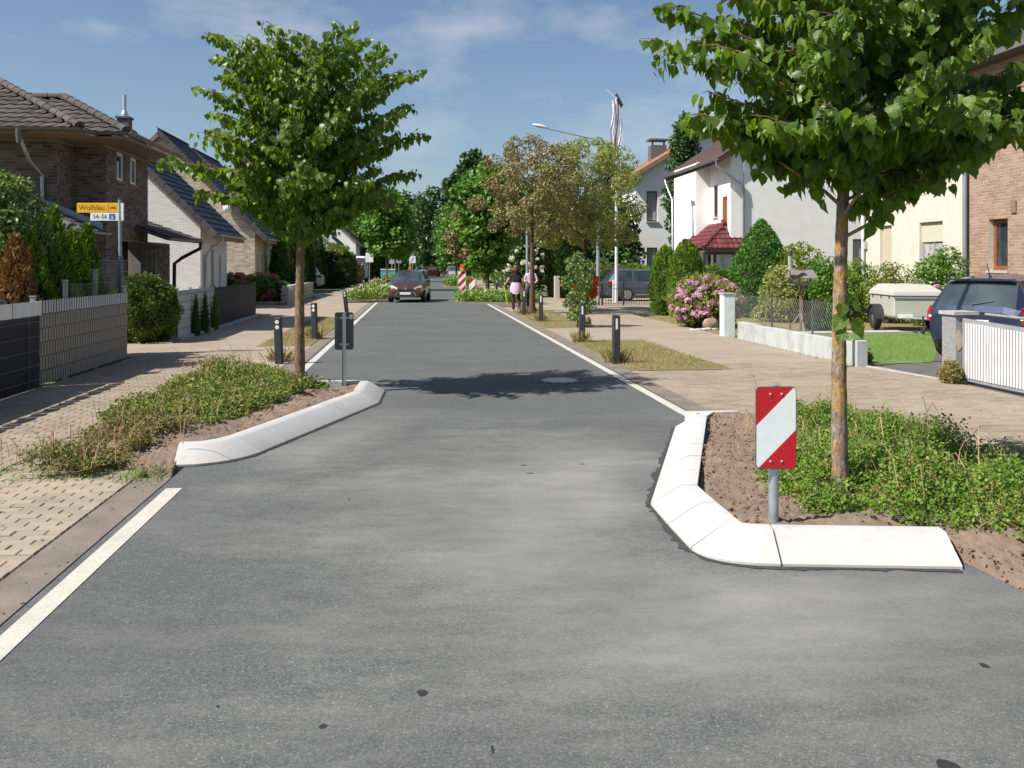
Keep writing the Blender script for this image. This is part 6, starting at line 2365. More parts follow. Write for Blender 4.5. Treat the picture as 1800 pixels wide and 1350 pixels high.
tiling(wh, (PU0, PV0, PZ + .02), (0, 1, 0), h2, (PV1 - PV0, h2.length), lambda s, t: s > (apy - PV0) * t / h2.length - .08, .24, .30, 'wave', TILERED)
ridge_caps(wh, (PU0, PV0, PZ + .06), (apx, apy, apz + .05), TILERED, .3, .09)
gutter(wh, (PU0 - .02, PV0 - .06, PZ), (PU1 + .3, PV0 - .06, PZ), GUTTER, .055)
pg = MB()
pg.box(12.30, 12.38, PV0 + .2, PV0 + .3, 0, PZ - .16)
pg.box(12.75, 12.85, PV0 + .2, PV0 + .3, 0, PZ - .16)
pg.box(13.60, 13.70, PV0 + .2, PV0 + .3, 0, PZ - .16)
pg.box(12.3, 13.7, PV0 + .205, PV0 + .295, PZ - .26, PZ - .161)
pf = part('porch_frame', pg, ANTHRACITE, wh)
pg = MB()
pg.box(12.86, 13.59, PV0 + .24, PV0 + .26, 0, PZ - .26)
part('pane', pg, glass_mat('frosted_glass', (.22, .25, .27), .25), pf)
pg = MB()
pg.box(12.39, 12.74, PV0 + .6, PV0 + .62, 0, PZ - .26)
part('pane', pg, GLASS, pf)
pg = MB()
pg.box(13.71, 14.2, PV0 + .2, PV0 + .33, 0, PZ - .161)
part('porch_wall', pg, mat('plaster_rose', (0.62, 0.53, 0.48), .9, .05), wh)

# far white house with orange roof on the right
f4, ze4, zr4, _ = gable_house('gabled_house', 'white house with an orange tiled roof and dark chimneys beyond the tall dark tree', 1, 12.9, 53.0, 60, 4.6, 6.9, math.radians(31), .5, .4, PLASTER, TILEORANGE, tile=('wave', .3, .36), th=.2, verge_tiles=False,
                             sops=[(.8, 1.7, 5.0 - .7, 6.0), (2.4, 3.0, 4.3, 6.0), (.8, 1.7, 1.2, 2.8), (4.2, 5.4, 1.2, 2.9), (4.2, 5.4, 4.3, 6.0)], gops=[(.65, 1.3, 4.3, 6.1), (.65, 1.3, .9, 2.75), (2.1, 2.8, 4.3, 6.1), (2.1, 2.8, .9, 2.75)], winm=(REDDARKFRAME, GLASSC), sill=(.1, SILLGREY))
for cu, cz in ((15.1, 9.75), (17.2, 9.6)):
    mb = MB()
    mb.box(cu - .5, cu + .5, 56, 56.8, 7.6, cz - .5)
    mb.box(cu - .42, cu - .32, 56.1, 56.2, cz - .5, cz - .2)
    mb.box(cu + .32, cu + .42, 56.1, 56.2, cz - .5, cz - .2)
    mb.box(cu - .62, cu + .62, 55.9, 56.9, cz - .2, cz - .1)
    part('chimney', mb, mat('chimney_slate', (0.12, 0.11, 0.115), 0.8, 0.2, 10), f4)
mb = MB()
mb.box(12.3, 12.89, 53.2, 58, 3.0, 3.15)
part('canopy', mb, WOODG, f4)


# ------------------------------------------------------------------ vehicles (local: y forward, x right)
def car(label, u, v, yaw, st, paint, wheels, wr=.29, cat='car', glass_side=(), glass_top=(), name='parked_car', group=None, front=None, rear=None, w=.83, mirrors=None, detail=True, z=0.0):
    root = thing(name, label, cat, u, v, z, yaw=yaw, group=group, local=True)
    rings = []
    for y, zb, ww, zbelt, wr_, zr in st:
        h = [(ww * .90, zb), (ww * .985, zb + (zbelt - zb) * .28), (ww, zb + (zbelt - zb) * .62), (ww * .965, zbelt), (wr_, zr - .035), (wr_ * .72, zr + .002)]
        rings.append([(-x, y, z_) for x, z_ in h] + [(0, y, zr + .018)] + [(x, y, z_) for x, z_ in h[::-1]])
    k = 13
    body = MB()
    wins = []
    for i in range(len(rings) - 1):
        for j in range(k - 1):
            q = (rings[i][j], rings[i][j + 1], rings[i + 1][j + 1], rings[i + 1][j])
            if j in (3, 8) and i in glass_side:
                wins.append(('side_window', [q], j))
            elif 4 <= j <= 7 and i in glass_top:
                wins.append(('screen%d' % i, [q], 0))
            else:
                body.quad(*q)
    body.poly(rings[0][::-1])
    body.poly(rings[-1])
    for i in range(len(rings) - 1):
        body.quad(rings[i][0], rings[i + 1][0], rings[i + 1][-1], rings[i][-1], 1)
    o_ = part('body', body, [paint, BLACKPL], root, smooth=32)
    done = {}
    for nm, qs, j in wins:
        key = nm if nm.startswith('screen') else nm + str(id(qs))
        done.setdefault(key, []).extend(qs)
    for key, qs in done.items():
        gmb = MB()
        for q in qs:
            c_ = sum((Vector(p) for p in q), Vector()) / 4
            gmb.quad(*[c_ + (Vector(p) - c_) * (1.0 if key.startswith('screen') else .93) for p in q])
        if not key.startswith('screen'):
            for q in qs:                                      # rubber frame behind the pane
                c_ = sum((Vector(p) for p in q), Vector()) / 4
                gmb.quad(*[Vector(p) - Vector((math.copysign(.012, c_.x), 0, 0)) for p in q], m=1)
        part('windscreen' if key.startswith('screen') else 'side_window', gmb, [CARGLASS, BLACKPL], root, smooth=40)
    for y in wheels:
        for sx in (-1, 1):
            mb = MB()
            x = sx * (w - .085)
            pr = [(wr * .55, -.085), (wr * .93, -.095), (wr, -.07), (wr, .07), (wr * .93, .095), (wr * .55, .085)]
            mb.lathe(pr, (x, y, wr), 22, 0, 'x')
            mb.lathe([(wr * 1.17, -.10 if sx > 0 else .05), (wr * 1.17, -.05 if sx > 0 else .10)], (x + sx * .02, y, wr + .02), 22, 0, 'x')
            wh_ = part('wheel', mb, TYRE, root, smooth=50)
            mb = MB()
            mb.lathe([(wr * .64, .086 * sx), (wr * .62, .100 * sx), (wr * .2, .075 * sx), (wr * .12, .1 * sx), (.01, .1 * sx)], (x, y, wr), 20, 0, 'x')
            for q in range(5):
                a = 2 * math.pi * q / 5
                mb.box(-.012, .012, -.022, .022, wr * .1, wr * .62, 0, Matrix.Translation((x + sx * .1, y, wr)) @ Matrix.Rotation(a, 4, 'X'))
            part('rim', mb, RIM, wh_, smooth=40)
    if mirrors:
        y, z_ = mirrors
        for sx in (-1, 1):
            mb = MB()
            mb.ball((sx * (w + .09), y, z_), .10, .06, .07, 10, 7)
            mb.tube([(sx * (w - .03), y, z_ - .03), (sx * (w + .06), y, z_ - .02)], .018, 6)
            part('mirror', mb, paint, root, smooth=60)
    return root


# brown hatchback driving toward the camera
st = [(-1.80, .34, .74, .88, .68, .93), (-1.73, .27, .79, .95, .66, 1.0), (-1.46, .22, .82, .97, .58, 1.40), (-1.36, .22, .825, .97, .575, 1.425), (-.74, .21, .83, .965, .585, 1.475),
      (-.64, .21, .83, .965, .585, 1.478), (.30, .21, .83, .955, .565, 1.44), (.42, .21, .83, .95, .565, 1.425), (1.06, .21, .82, .92, .70, .985), (1.45, .22, .79, .82, .68, .885), (1.68, .23, .74, .70, .63, .765), (1.80, .25, .67, .58, .58, .64), (1.84, .28, .62, .48, .54, .52)]
bc = car('brown small hatchback driving toward the camera in the road', -.35, 43.3, math.pi - A, st, CARBROWN, (-1.2, 1.18), .29, glass_side=(3, 5), glass_top=(1, 7), name='hatchback', mirrors=(.78, .99), w=.83)
mb = MB()
mb.prism([(-.36, .46), (.36, .46), (.46, .33), (.34, .27), (-.34, .27), (-.46, .33)], 'y', 1.74, 1.868)
part('grille', mb, BLACKPL, bc)
mb = MB()
mb.prism([(-.40, .475), (.40, .475), (.50, .33), (.36, .255), (-.36, .255), (-.50, .33)], 'y', 1.74, 1.860)
part('grille_frame', mb, RIM, bc)
mb = MB()
mb.prism([(-.30, .60), (.30, .60), (.33, .572), (-.33, .572)], 'y', 1.74, 1.850)
part('upper_grille', mb, BLACKPL, bc)
for sx in (-1, 1):
    mb = MB()
    pts = [(.36, .66), (.66, .80), (.72, .77), (.70, .68), (.55, .62), (.40, .60)]
    pts = [(sx * x, z_) for x, z_ in pts]
    if sx < 0:
        pts = pts[::-1]
    mb.prism(pts, 'y', 1.50, 1.79)
    for i, p in enumerate(mb.v):
        if p[1] > 1.7:
            mb.v[i] = (p[0], 1.86 - .32 * max(0, abs(p[0]) - .30) - .35 * max(0, p[2] - .60), p[2])
    part('headlight', mb, LAMPCLEAR, bc, smooth=60)
    mb = MB()
    mb.ball((sx * .56, 1.74, .36), .07, .06, .04, 8, 6)
    part('fog_lamp', mb, LAMPCLEAR, bc)
mb = MB()
mb.box(-.26, .26, 1.866, 1.874, .365, .475)
mb.box(-.26, -.225, 1.868, 1.876, .368, .472, 1)
part('number_plate', mb, [WHITEPVC, SIGNBLUE], bc)
mb = MB()
mb.lathe([(.06, 1.846), (.058, 1.858), (.045, 1.858)], (0, 0, .63), 14, axis='y')
part('emblem', mb, RIM, bc)
for sx in (-1, 1):
    mb = MB()
    mb.tube([(sx * .10, 1.02, 1.0), (sx * .52, .96, 1.04)], .008, 5)
    part('wiper', mb, BLACKPL, bc)
mb = MB()
mb.ball((.36, .25, 1.02), .10, .10, .13, 10, 8, 0)
part('seated_head', mb, SKIN, bc)

# grey estate parked across the right driveway
st = [(-2.34, .36, .78, .86, .72, .90), (-2.26, .28, .86, .93, .70, .99), (-1.98, .24, .89, .95, .62, 1.38), (-1.88, .24, .895, .95, .61, 1.41), (-1.15, .22, .90, .945, .62, 1.455), (-1.05, .22, .90, .945, .62, 1.46), (-.22, .22, .90, .94, .62, 1.465),
      (-.12, .22, .90, .94, .62, 1.465), (.72, .22, .90, .93, .60, 1.41), (.80, .22, .90, .93, .60, 1.40), (1.38, .22, .89, .90, .76, .97), (1.9, .23, .86, .84, .74, .89), (2.25, .25, .78, .72, .68, .76), (2.36, .3, .68, .56, .6, .60)]
ec = car('dark grey estate car parked sideways behind the low black railing', 11.15, 42.6, -math.pi / 2, st, CARGREY, (-1.42, 1.42), .33, glass_side=(3, 5, 7), glass_top=(1, 9), name='estate_car', mirrors=(.85, 1.0), w=.90)
for sx in (-1, 1):
    mb = MB()
    mb.prism([(-2.36, .74), (-2.05, .80), (-2.0, .90), (-2.30, .92)], 'x', sx * .80, sx * .89)
    part('tail_light', mb, LAMPRED, ec)
    mb = MB()
    mb.tube([(sx * .60, -1.75, 1.44), (sx * .60, -1.6, 1.50), (sx * .59, .35, 1.49), (sx * .58, .55, 1.43)], .014, 6)
    part('roof_rail', mb, RIM, ec)
    for y in (-.45, .35):
        mb = MB()
        mb.box(sx * .90 - .012, sx * .90 + .012, y - .09, y + .09, .83, .86)
        part('door_handle', mb, RIM, ec)
    mb = MB()
    mb.box(sx * .905 - .006, sx * .905 + .006, -1.0, 1.0, .30, .36)
    part('trim_strip', mb, RIM, ec)

# dusk blue compact car, tail toward the camera, in the driveway at the right edge
st = [(-1.88, .36, .74, .80, .68, .86), (-1.84, .28, .82, .92, .70, .97), (-1.56, .24, .86, .96, .62, 1.42), (-1.46, .23, .865, .965, .615, 1.45), (-.72, .22, .87, .96, .63, 1.52), (-.62, .22, .87, .96, .63, 1.525), (.28, .22, .87, .95, .61, 1.50), (.36, .22, .87, .95, .61, 1.49),
      (1.20, .22, .86, .95, .72, 1.0), (1.62, .24, .82, .84, .70, .9), (1.86, .27, .72, .66, .6, .70), (1.93, .32, .62, .5, .52, .54)]
dd_, X_ = 16.3, 8.45
uc, vc = X_ * CA + dd_ * SA, -X_ * SA + dd_ * CA
mc = car('dark blue compact car with its tail toward the street behind the white gate', uc + 1.3, vc + .85, math.radians(-52) - A, st, CARBLUE, (-1.27, 1.25), .31, glass_side=(3, 5), glass_top=(1, 7), name='compact_car', mirrors=(.95, 1.0), w=.87)
for sx in (-1, 1):
    mb = MB()
    mb.prism([(-1.85, .68), (-1.68, .72), (-1.64, .94), (-1.73, .96), (-1.83, .86)], 'x', sx * .70, sx * .864)
    tl = part('tail_light', mb, LAMPRED, mc)
    mb = MB()
    mb.box(sx * .79 - .035, sx * .79 + .035, -1.855, -1.838, .75, .79)
    part('reversing_lamp', mb, WHITEPVC, tl)
mb = MB()
mb.box(-.27, .27, -1.90, -1.885, .62, .735)
part('number_plate', mb, WHITEPVC, mc)
mb = MB()
mb.box(-.62, .62, -1.935, -1.84, .36, .50)
part('bumper', mb, CARBLUE, mc)
mb = MB()
mb.box(-.58, .58, -1.66, -1.55, 1.42, 1.455)
part('roof_spoiler', mb, CARBLUE, mc)
mb = MB()
mb.tube([(0, -1.25, 1.50), (0, -1.36, 1.72)], [.012, .004], 6)
mb.tube([(0, -1.24, 1.48), (0, -1.24, 1.515)], .025, 8)
part('antenna', mb, BLACKPL, mc)
mb = MB()
mb.tube([(-.05, -1.86, 1.0), (.30, -1.80, 1.07)], .009, 5)
part('wiper', mb, BLACKPL, mc)
mb = MB()
mb.tube([(-.5, -1.95, .33), (-.5, -1.8, .33)], .03, 10)
part('exhaust', mb, IRON, mc)


# pale box trailer
tr = thing('trailer', 'pale cream box trailer with a ribbed lid parked on the garden path', 'trailer', 12.75, 22.75, 0, yaw=math.radians(175) - A, local=True)
mb = MB()
mb.bbox(-.60, .60, -1.0, 1.0, .42, .93, .03)
part('tub', mb, FIBRE, tr, smooth=30)
mb = MB()
mb.add([(-.63, -1.03, .93), (.63, -1.03, .93), (.63, 1.03, .93), (-.63, 1.03, .93), (-.60, -1.0, 1.02), (.60, -1.0, 1.02), (.60, 1.0, 1.02), (-.60, 1.0, 1.02), (-.42, -.85, 1.20), (.42, -.85, 1.20), (.42, .62, 1.20), (-.42, .62, 1.20)],
       ((0, 1, 5, 4), (1, 2, 6, 5), (2, 3, 7, 6), (3, 0, 4, 7), (4, 5, 9, 8), (5, 6, 10, 9), (6, 7, 11, 10), (7, 4, 8, 11), (8, 9, 10, 11)))
part('lid', mb, FIBRE, tr)
for sx in (-1, 1):
    mb = MB()
    mb.tube([(sx * .40, -.7, 1.19), (sx * .40, -.7, 1.27), (sx * .40, .5, 1.27), (sx * .40, .5, 1.19)], .012, 6)
    part('lid_rail', mb, BLACKPL, tr)
    mb = MB()
    mb.lathe([(.18, -.08), (.29, -.08), (.31, 0), (.29, .08), (.18, .08)], (sx * .72, -.1, .31), 22, 0, 'x')
    w_ = part('wheel', mb, TYRE, tr, smooth=50)
    mb = MB()
    mb.lathe([(.185, .08 * sx), (.17, .05 * sx), (.06, .09 * sx), (.01, .09 * sx)], (sx * .72, -.1, .31), 18, 0, 'x')
    part('rim', mb, RIM, w_)
    mb = MB()
    pts = [(-.1 + .38 * math.cos(t), .30 + .38 * math.sin(t)) for t in [math.pi * i / 8 for i in range(9)]]
    pts += [(-.1 + .34 * math.cos(t), .30 + .34 * math.sin(t)) for t in [math.pi * (8 - i) / 8 for i in range(9)]]
    mb.prism(pts, 'x', min(sx * .61, sx * .83), max(sx * .61, sx * .83))
    part('mudguard', mb, BLACKPL, tr, smooth=40)
    for y in (-.7, 0, .65):
        mb = MB()
        mb.box(sx * .60 - .015, sx * .60 + .015, y - .03, y + .03, .84, .95)
        part('catch', mb, BLACKPL, tr)
mb = MB()
mb.box(-.60, .60, 1.004, 1.03, .86, .90)
mb.box(-.61, .61, -1.01, 1.01, .37, .42)
part('frame', mb, GALV, tr)
mb = MB()
mb.tube([(-.4, 1.0, .38), (0, 1.7, .38)], .03, 8)
mb.tube([(.4, 1.0, .38), (0, 1.7, .38)], .03, 8)
mb.tube([(0, 1.55, .38), (0, 2.05, .40)], .035, 8)
part('drawbar', mb, GALV, tr)
mb = MB()
mb.tube([(0.1, 1.6, .45), (0.1, 1.6, .12)], .02, 8)
mb.lathe([(.09, -.025), (.1, 0), (.09, .025)], (.1, 1.6, .1), 12, 0, 'x')
part('jockey_wheel', mb, BLACKPL, tr)
mb = MB()
mb.box(.15, .50, 1.02, 1.05, .36, .46)
part('light_board', mb, WHITEPVC, tr)

# vehicles farther up the street
van_st = [(-2.6, .4, .9, 1.2, .85, 2.5), (-2.5, .3, .98, 1.3, .88, 2.62), (.9, .3, .98, 1.3, .86, 2.6), (1.3, .3, .98, 1.25, .82, 2.42), (1.95, .3, .96, 1.2, .82, 1.35), (2.5, .32, .9, .95, .78, 1.1), (2.65, .35, .8, .7, .7, .8)]
car('white panel van parked beyond the clipped hedge', -6.1, 94, math.pi, van_st, CARWHITE, (-1.6, 1.7), .34, 'van', glass_side=(2,), glass_top=(3,), name='van', w=.98, mirrors=(1.5, 1.5))
hb = [(-1.95, .34, .78, .88, .7, .93), (-1.88, .27, .85, .98, .68, 1.03), (-1.55, .22, .88, 1.0, .6, 1.5), (-1.4, .22, .885, 1.0, .6, 1.53), (-.4, .22, .89, .98, .62, 1.56), (-.3, .22, .89, .98, .62, 1.56), (.5, .22, .88, .97, .6, 1.5), (.6, .22, .88, .97, .6, 1.48), (1.25, .22, .86, .93, .72, 1.0), (1.75, .24, .8, .8, .7, .86), (2.0, .3, .66, .56, .56, .6)]
wc = car('white car with a red tail lamp peeking out beside the thuja columns', -8.6, 65.6, math.pi / 2, hb, CARWHITE, (-1.3, 1.3), .31, glass_side=(3, 5), glass_top=(1, 7), name='parked_car', w=.88)
for sx in (-1, 1):
    mb = MB()
    mb.prism([(-1.96, .80), (-1.6, .86), (-1.58, .98), (-1.88, .98)], 'x', sx * .74, sx * .885)
    part('tail_light', mb, LAMPRED, wc)
car('distant white car coming down the road above the brown hatchback', .45, 138, math.pi, hb, CARWHITE, (-1.3, 1.3), .31, glass_side=(3, 5), glass_top=(1, 7), name='distant_car', w=.88)
car('distant dark maroon car driving away beside the white one', 2.2, 135, 0, hb, CARMAROON, (-1.3, 1.3), .31, glass_side=(3, 5), glass_top=(1, 7), name='distant_car', w=.88)
car('silver car parked behind the amber lamp', 4.3, 112, math.pi, hb, CARSILVER, (-1.3, 1.3), .31, glass_side=(3, 5), glass_top=(1, 7), name='distant_car', w=.88)
tt = thing('market_trailer', 'small teal trailer far up the left verge', 'trailer', -3.3, 104, 0)
mb = MB()
mb.bbox(-4.1, -2.4, 103, 105, .35, 1.15, .03)
part('tub', mb, TEAL, tt)
mb = MB()
mb.box(-4.15, -2.35, 102.95, 105.05, 1.15, 1.25)
part('cover', mb, WHITEPVC, tt)
for x_ in (-3.95, -2.55):
    mb = MB()
    mb.lathe([(.26, -.08), (.28, 0), (.26, .08)], (x_, 103.6, .28), 14, 0, 'x')
    part('wheel', mb, TYRE, tt)


# ------------------------------------------------------------------ people
def person(label, u, v, joints, edges, regions, mats, yaw=0.0):
    root = thing('person', label, 'person', u, v, 0, yaw=yaw - A, local=True)
    names = list(joints)
    idx = {n: i for i, n in enumerate(names)}
    me = bpy.data.meshes.new('body')
    me.from_pydata([joints[n][0] for n in names], [(idx[a], idx[b]) for a, b in edges], [])
    ob = bpy.data.objects.new('tmp', me)
    C.objects.link(ob)
    ob.modifiers.new('Skin', 'SKIN')
    for i, n in enumerate(names):
        sv = me.skin_vertices[0].data[i]
        r = joints[n][1]
        sv.radius = r if hasattr(r, '__len__') else (r, r)
        sv.use_root = (n == 'pelvis')
    sb = ob.modifiers.new('Sub', 'SUBSURF')
    sb.levels = sb.render_levels = 2
    dg = bpy.context.evaluated_depsgraph_get()
    dg.update()
    new = bpy.data.meshes.new_from_object(ob.evaluated_get(dg))
    bpy.data.objects.remove(ob)
    new.name = 'body'
    new.materials.clear()
    for m_ in mats:
        new.materials.append(m_)
    for p in new.polygons:
        p.material_index = regions(p.center)
        p.use_smooth = True
    part('body', new, None, root)
    return root


def jset(la, ra, ll, rl, lean=0.0):
    """la/ra: elbow and hand; ll/rl: knee, ankle, toe"""
    J = {'pelvis': ((0, 0, .93), (.155, .115)), 'waist': ((0, lean * .3, 1.08), (.125, .095)), 'chest': ((0, lean * .7, 1.27), (.155, .11)), 'neckb': ((0, lean, 1.40), (.085, .075)), 'neck': ((0, lean, 1.45), .05), 'head': ((0, lean + .01, 1.55), (.082, .095)), 'crown': ((0, lean, 1.635), (.06, .07))}
    E = [('pelvis', 'waist'), ('waist', 'chest'), ('chest', 'neckb'), ('neckb', 'neck'), ('neck', 'head'), ('head', 'crown')]
    for n, s, (el, ha), (kn, an, to) in (('l', -1, la, ll), ('r', 1, ra, rl)):
        J[n + 'sh'] = ((s * .165, lean, 1.355), .058)
        J[n + 'el'] = (el, .042)
        J[n + 'wr'] = (ha, .028)
        d = (Vector(ha) - Vector(el)).normalized()
        J[n + 'pa'] = (tuple(Vector(ha) + d * .07), (.036, .022))
        E += [('chest', n + 'sh'), (n + 'sh', n + 'el'), (n + 'el', n + 'wr'), (n + 'wr', n + 'pa')]
        for q in range(4):
            fp = Vector(ha) + d * (.145 - .012 * abs(q - 1.3)) + Vector(((q - 1.5) * .017, .01, -.012))
            J[n + 'f%d' % q] = (tuple(fp), .009)
            E.append((n + 'pa', n + 'f%d' % q))
        J[n + 'th'] = (tuple(Vector(ha) + d * .07 + Vector((-s * .045, -.015, .0))), .011)
        E.append((n + 'pa', n + 'th'))
        J[n + 'hip'] = ((s * .085, 0, .86), .092)
        J[n + 'kn'] = (kn, .070)
        J[n + 'ca'] = (tuple(Vector(kn).lerp(Vector(an), .35)), .066)
        J[n + 'an'] = (an, .058)
        J[n + 'to'] = (to, (.042, .03))
        E += [('pelvis', n + 'hip'), (n + 'hip', n + 'kn'), (n + 'kn', n + 'ca'), (n + 'ca', n + 'an'), (n + 'an', n + 'to')]
    return J, E


def reg1(c):
    if c.z < .075:
        return 3
    if c.z < .96 and abs(c.x) < .24:
        return 2
    if c.z > 1.43:
        return 0
    if c.z > 1.0 and abs(c.x) < .2:
        return 1
    if abs(c.x) >= .2 and c.z > 1.24:
        return 1
    return 0


J, E = jset(((-.30, -.02, 1.14), (-.40, .10, .98)), ((.25, .0, 1.10), (.27, .10, .90)), ((-.10, .10, .50), (-.09, -.02, .09), (-.09, .14, .035)), ((.10, .04, .49), (.13, -.16, .12), (.13, -.02, .04)))
p1 = person('woman walking away with auburn hair, black top and a pink jacket tied round her waist', *GP(907, 547.5), J, E, reg1, [SKIN, CLOTHBLACK, CLOTHBLACK, WHITEPVC])
mb = MB()
mb.ball((0, -.015, 1.575), .108, .125, .125, 14, 10, 0, .03)
mb.ball((0, -.06, 1.52), .10, .08, .10, 12, 8, 0, .04)
part('hair', mb, HAIRBR, p1, smooth=80)
mb = MB()
vs, fs = [], []
n_ = 18
for z_, rx, ry in ((1.06, .15, .12), (.98, .185, .15), (.86, .215, .175), (.72, .225, .19), (.64, .20, .19)):
    for i in range(n_):
        t = -math.pi * 1.18 + math.pi * 1.36 * i / (n_ - 1)
        f = 1 + .05 * math.sin(i * 2.6)
        vs.append((rx * f * math.cos(t), ry * f * math.sin(t) - .015, z_ - (.10 * abs(math.cos(t)) ** 3 if z_ < .8 else 0) * -1))
for a in range(4):
    for i in range(n_ - 1):
        fs.append((a * n_ + i, a * n_ + i + 1, (a + 1) * n_ + i + 1, (a + 1) * n_ + i))
mb.add(vs, fs)
part('jacket', mb, CLOTHPINK, p1, smooth=80)
ld = MB()
wv = []
ld.tube([(-.45, .16, .89), (-.40, .13, .82), (-.38, .10, .55), (-.34, .1, .28), (-.30, .12, .2)], .012, 5)
u1_, v1_ = GP(907, 547.5)
o = solo('strap', ld, STRAP, 'yellow strap hanging from the hand of the woman with the pink jacket', 'strap', u1_, v1_, 0, yaw=-A, local=True)

J, E = jset(((-.24, -.06, 1.12), (-.08, -.20, 1.02)), ((.25, -.05, 1.12), (.10, -.20, 1.00)), ((-.10, -.05, .50), (-.10, .02, .09), (-.11, -.13, .035)), ((.10, -.02, .50), (.12, .08, .09), (.13, -.07, .035)))


def reg2(c):
    if c.z < .075:
        return 2
    if c.z < .95 and not (c.y < -.14 and c.z > .8):
        return 2
    if c.z > 1.43:
        return 0
    if c.y < -.13 and c.z < 1.1:
        return 0
    return 1 if c.z > .95 and (abs(c.x) < .21 or c.z > 1.2) else 0


p2 = person('woman in a lilac top and dark trousers facing the camera by the reddish trunk', *GP(933, 546.5), J, E, reg2, [SKIN, CLOTHLILAC, CLOTHBLACK])
mb = MB()
mb.ball((0, .03, 1.60), .102, .112, .09, 14, 10, 0, .03)
mb.ball((0, .07, 1.53), .095, .06, .12, 12, 8, 0, .03)
part('hair', mb, HAIRDK, p2, smooth=80)
mb = MB()
mb.ball((0, -.095, 1.545), .014, .022, .02, 8, 6)
part('nose', mb, SKIN, p2)
mb = MB()
for sx in (-1, 1):
    mb.ball((sx * .034, -.082, 1.568), .022, .012, .013, 8, 6)
part('eyes', mb, HAIRDK, p2)
mb = MB()
mb.ball((0, -.088, 1.505), .024, .008, .007, 8, 6)
part('mouth', mb, mat('lips', (.4, .15, .13), .6), p2)


# ------------------------------------------------------------------ right-hand boundary: wall, gate, pillars
lw = thing('low_wall', 'low pale concrete garden wall with stained panels along the right pavement', 'wall', 7.35, 15, 0)
y = 14.75
while y < 19.2:
    mb = MB()
    mb.bbox(7.35, 7.50, y, min(19.3, y + .995), -.1, .385 + random.uniform(-.008, .008), .008)
    part('panel', mb, CONCPALE, lw)
    y += 1.0
mb = MB()
mb.bbox(7.34, 7.52, 19.305, 20.35, -.1, .40, .01)
part('panel', mb, CONCRETE, lw, label='darker grey panel at the far end of the wall')
solo('wall_post', MB().bbox(7.28, 7.48, 14.50, 14.70, -.1, .44, .012), CONCPALE, 'short pale end post of the low concrete wall behind the lichen trunk', 'post', 7.38, 14.6)
wp_ = thing('gate_pillar', 'white square pillar between the rhododendron and the low wall', 'pillar', 7.40, 21.2)
mb = MB()
mb.bbox(7.24, 7.53, 21.02, 21.31, -.1, 1.0, .015)
part('shaft', mb, mat('painted_masonry', (0.70, 0.735, 0.75), .8, .06, 4, bs=.3, bscale=20, dirt=((.52, .54, .55), 5, .5)), wp_)
mb = MB()
mb.box(7.22, 7.55, 21.0, 21.33, 1.0, 1.035)
part('cap', mb, CONCPALE, wp_)

# wire mesh fence on the wall
wf = thing('wire_fence', 'thin diamond mesh wire fence above the low concrete wall', 'fence', 7.45, 18)
mb = MB()
h0, h1 = .42, 1.02
for sgn in (1, -1):
    y = 15.0
    while y < 21.0:
        mb.tube([(7.43, y, h0), (7.43, y + sgn * (h1 - h0) * .9, h1)], .0012, 3, 0, caps=False)
        y += .10
part('mesh', mb, WIRE, wf, kind='stuff')
for z_ in (h0, .72, h1):
    mb = MB()
    mb.tube([(7.43, 14.9, z_), (7.43, 21.0, z_)], .0025, 4)
    part('wire', mb, WIRE, wf)
for y, m_ in ((18.6, ANTHRACITE), (16.6, mat('post_green', (.03, .10, .06), .5))):
    mb = MB()
    mb.tube([(7.46, y, 0), (7.46, y, 1.08)], .02, 8)
    part('post', mb, m_, wf)

gp = thing('gate_pillar', 'pebbledash gate pillar with a patch of lost plaster beside the white gate', 'pillar', 7.85, 12.55)
mb = MB()
mb.bbox(7.70, 8.02, 12.38, 12.72, -.1, .98, .012)
part('shaft', mb, PEBBLE, gp)
mb = MB()
mb.box(7.67, 8.05, 12.35, 12.75, .98, 1.03)
part('cap', mb, CONCRETE, gp)
mb = MB()
mb.poly([(7.76 + .07 * math.cos(t) * random.uniform(.7, 1.2), 12.374, .62 + .16 * math.sin(t) * random.uniform(.8, 1.1)) for t in [2 * math.pi * i / 10 for i in range(10)]])
part('bare_patch', mb, mat('bare_plaster', (.52, .43, .34), .9), gp)

gt = thing('gate', 'white slatted driveway gate with a grey frame', 'gate', 7.85, 10.8)
ux = 7.83
GTOP, GBOT = .90, .07


def gz(y):
    return .93 - .035 * (12.3 - y)


for y0, y1 in ((10.95, 12.33), (9.52, 10.89), (8.1, 9.46)):
    for k_ in range(int((y1 - y0 - .06) / .062)):
        yy = y0 + .045 + k_ * .062
        mb = MB()
        mb.box(ux - .045, ux - .033, yy, yy + .042, .09, gz(yy) - .05)
        part('slat', mb, WHITEMETAL, gt)
for y0, y1 in ((8.1, 9.49), (9.49, 10.92), (10.92, 12.33)):
    for z0_, z1_ in ((.045, .085), (-.05, 0)):
        mb = MB()
        if z0_ > 0:
            mb.box(ux - .03, ux + .02, y0, y1, .045, .088)
        else:
            mb.add([(ux - .03, y0, gz(y0) - .05), (ux + .02, y0, gz(y0) - .05), (ux + .02, y1, gz(y1) - .05), (ux - .03, y1, gz(y1) - .05), (ux - .03, y0, gz(y0)), (ux + .02, y0, gz(y0)), (ux + .02, y1, gz(y1)), (ux - .03, y1, gz(y1))],
                   ((3, 2, 1, 0), (4, 5, 6, 7), (0, 1, 5, 4), (1, 2, 6, 5), (2, 3, 7, 6), (3, 0, 4, 7)))
        part('rail', mb, GREYMETAL, gt)
for y in (12.33, 10.92, 9.49, 8.08):
    mb = MB()
    mb.box(ux - .032, ux + .022, y - .028, y + .028, .045, gz(y) + .004)
    part('stile', mb, GREYMETAL, gt)
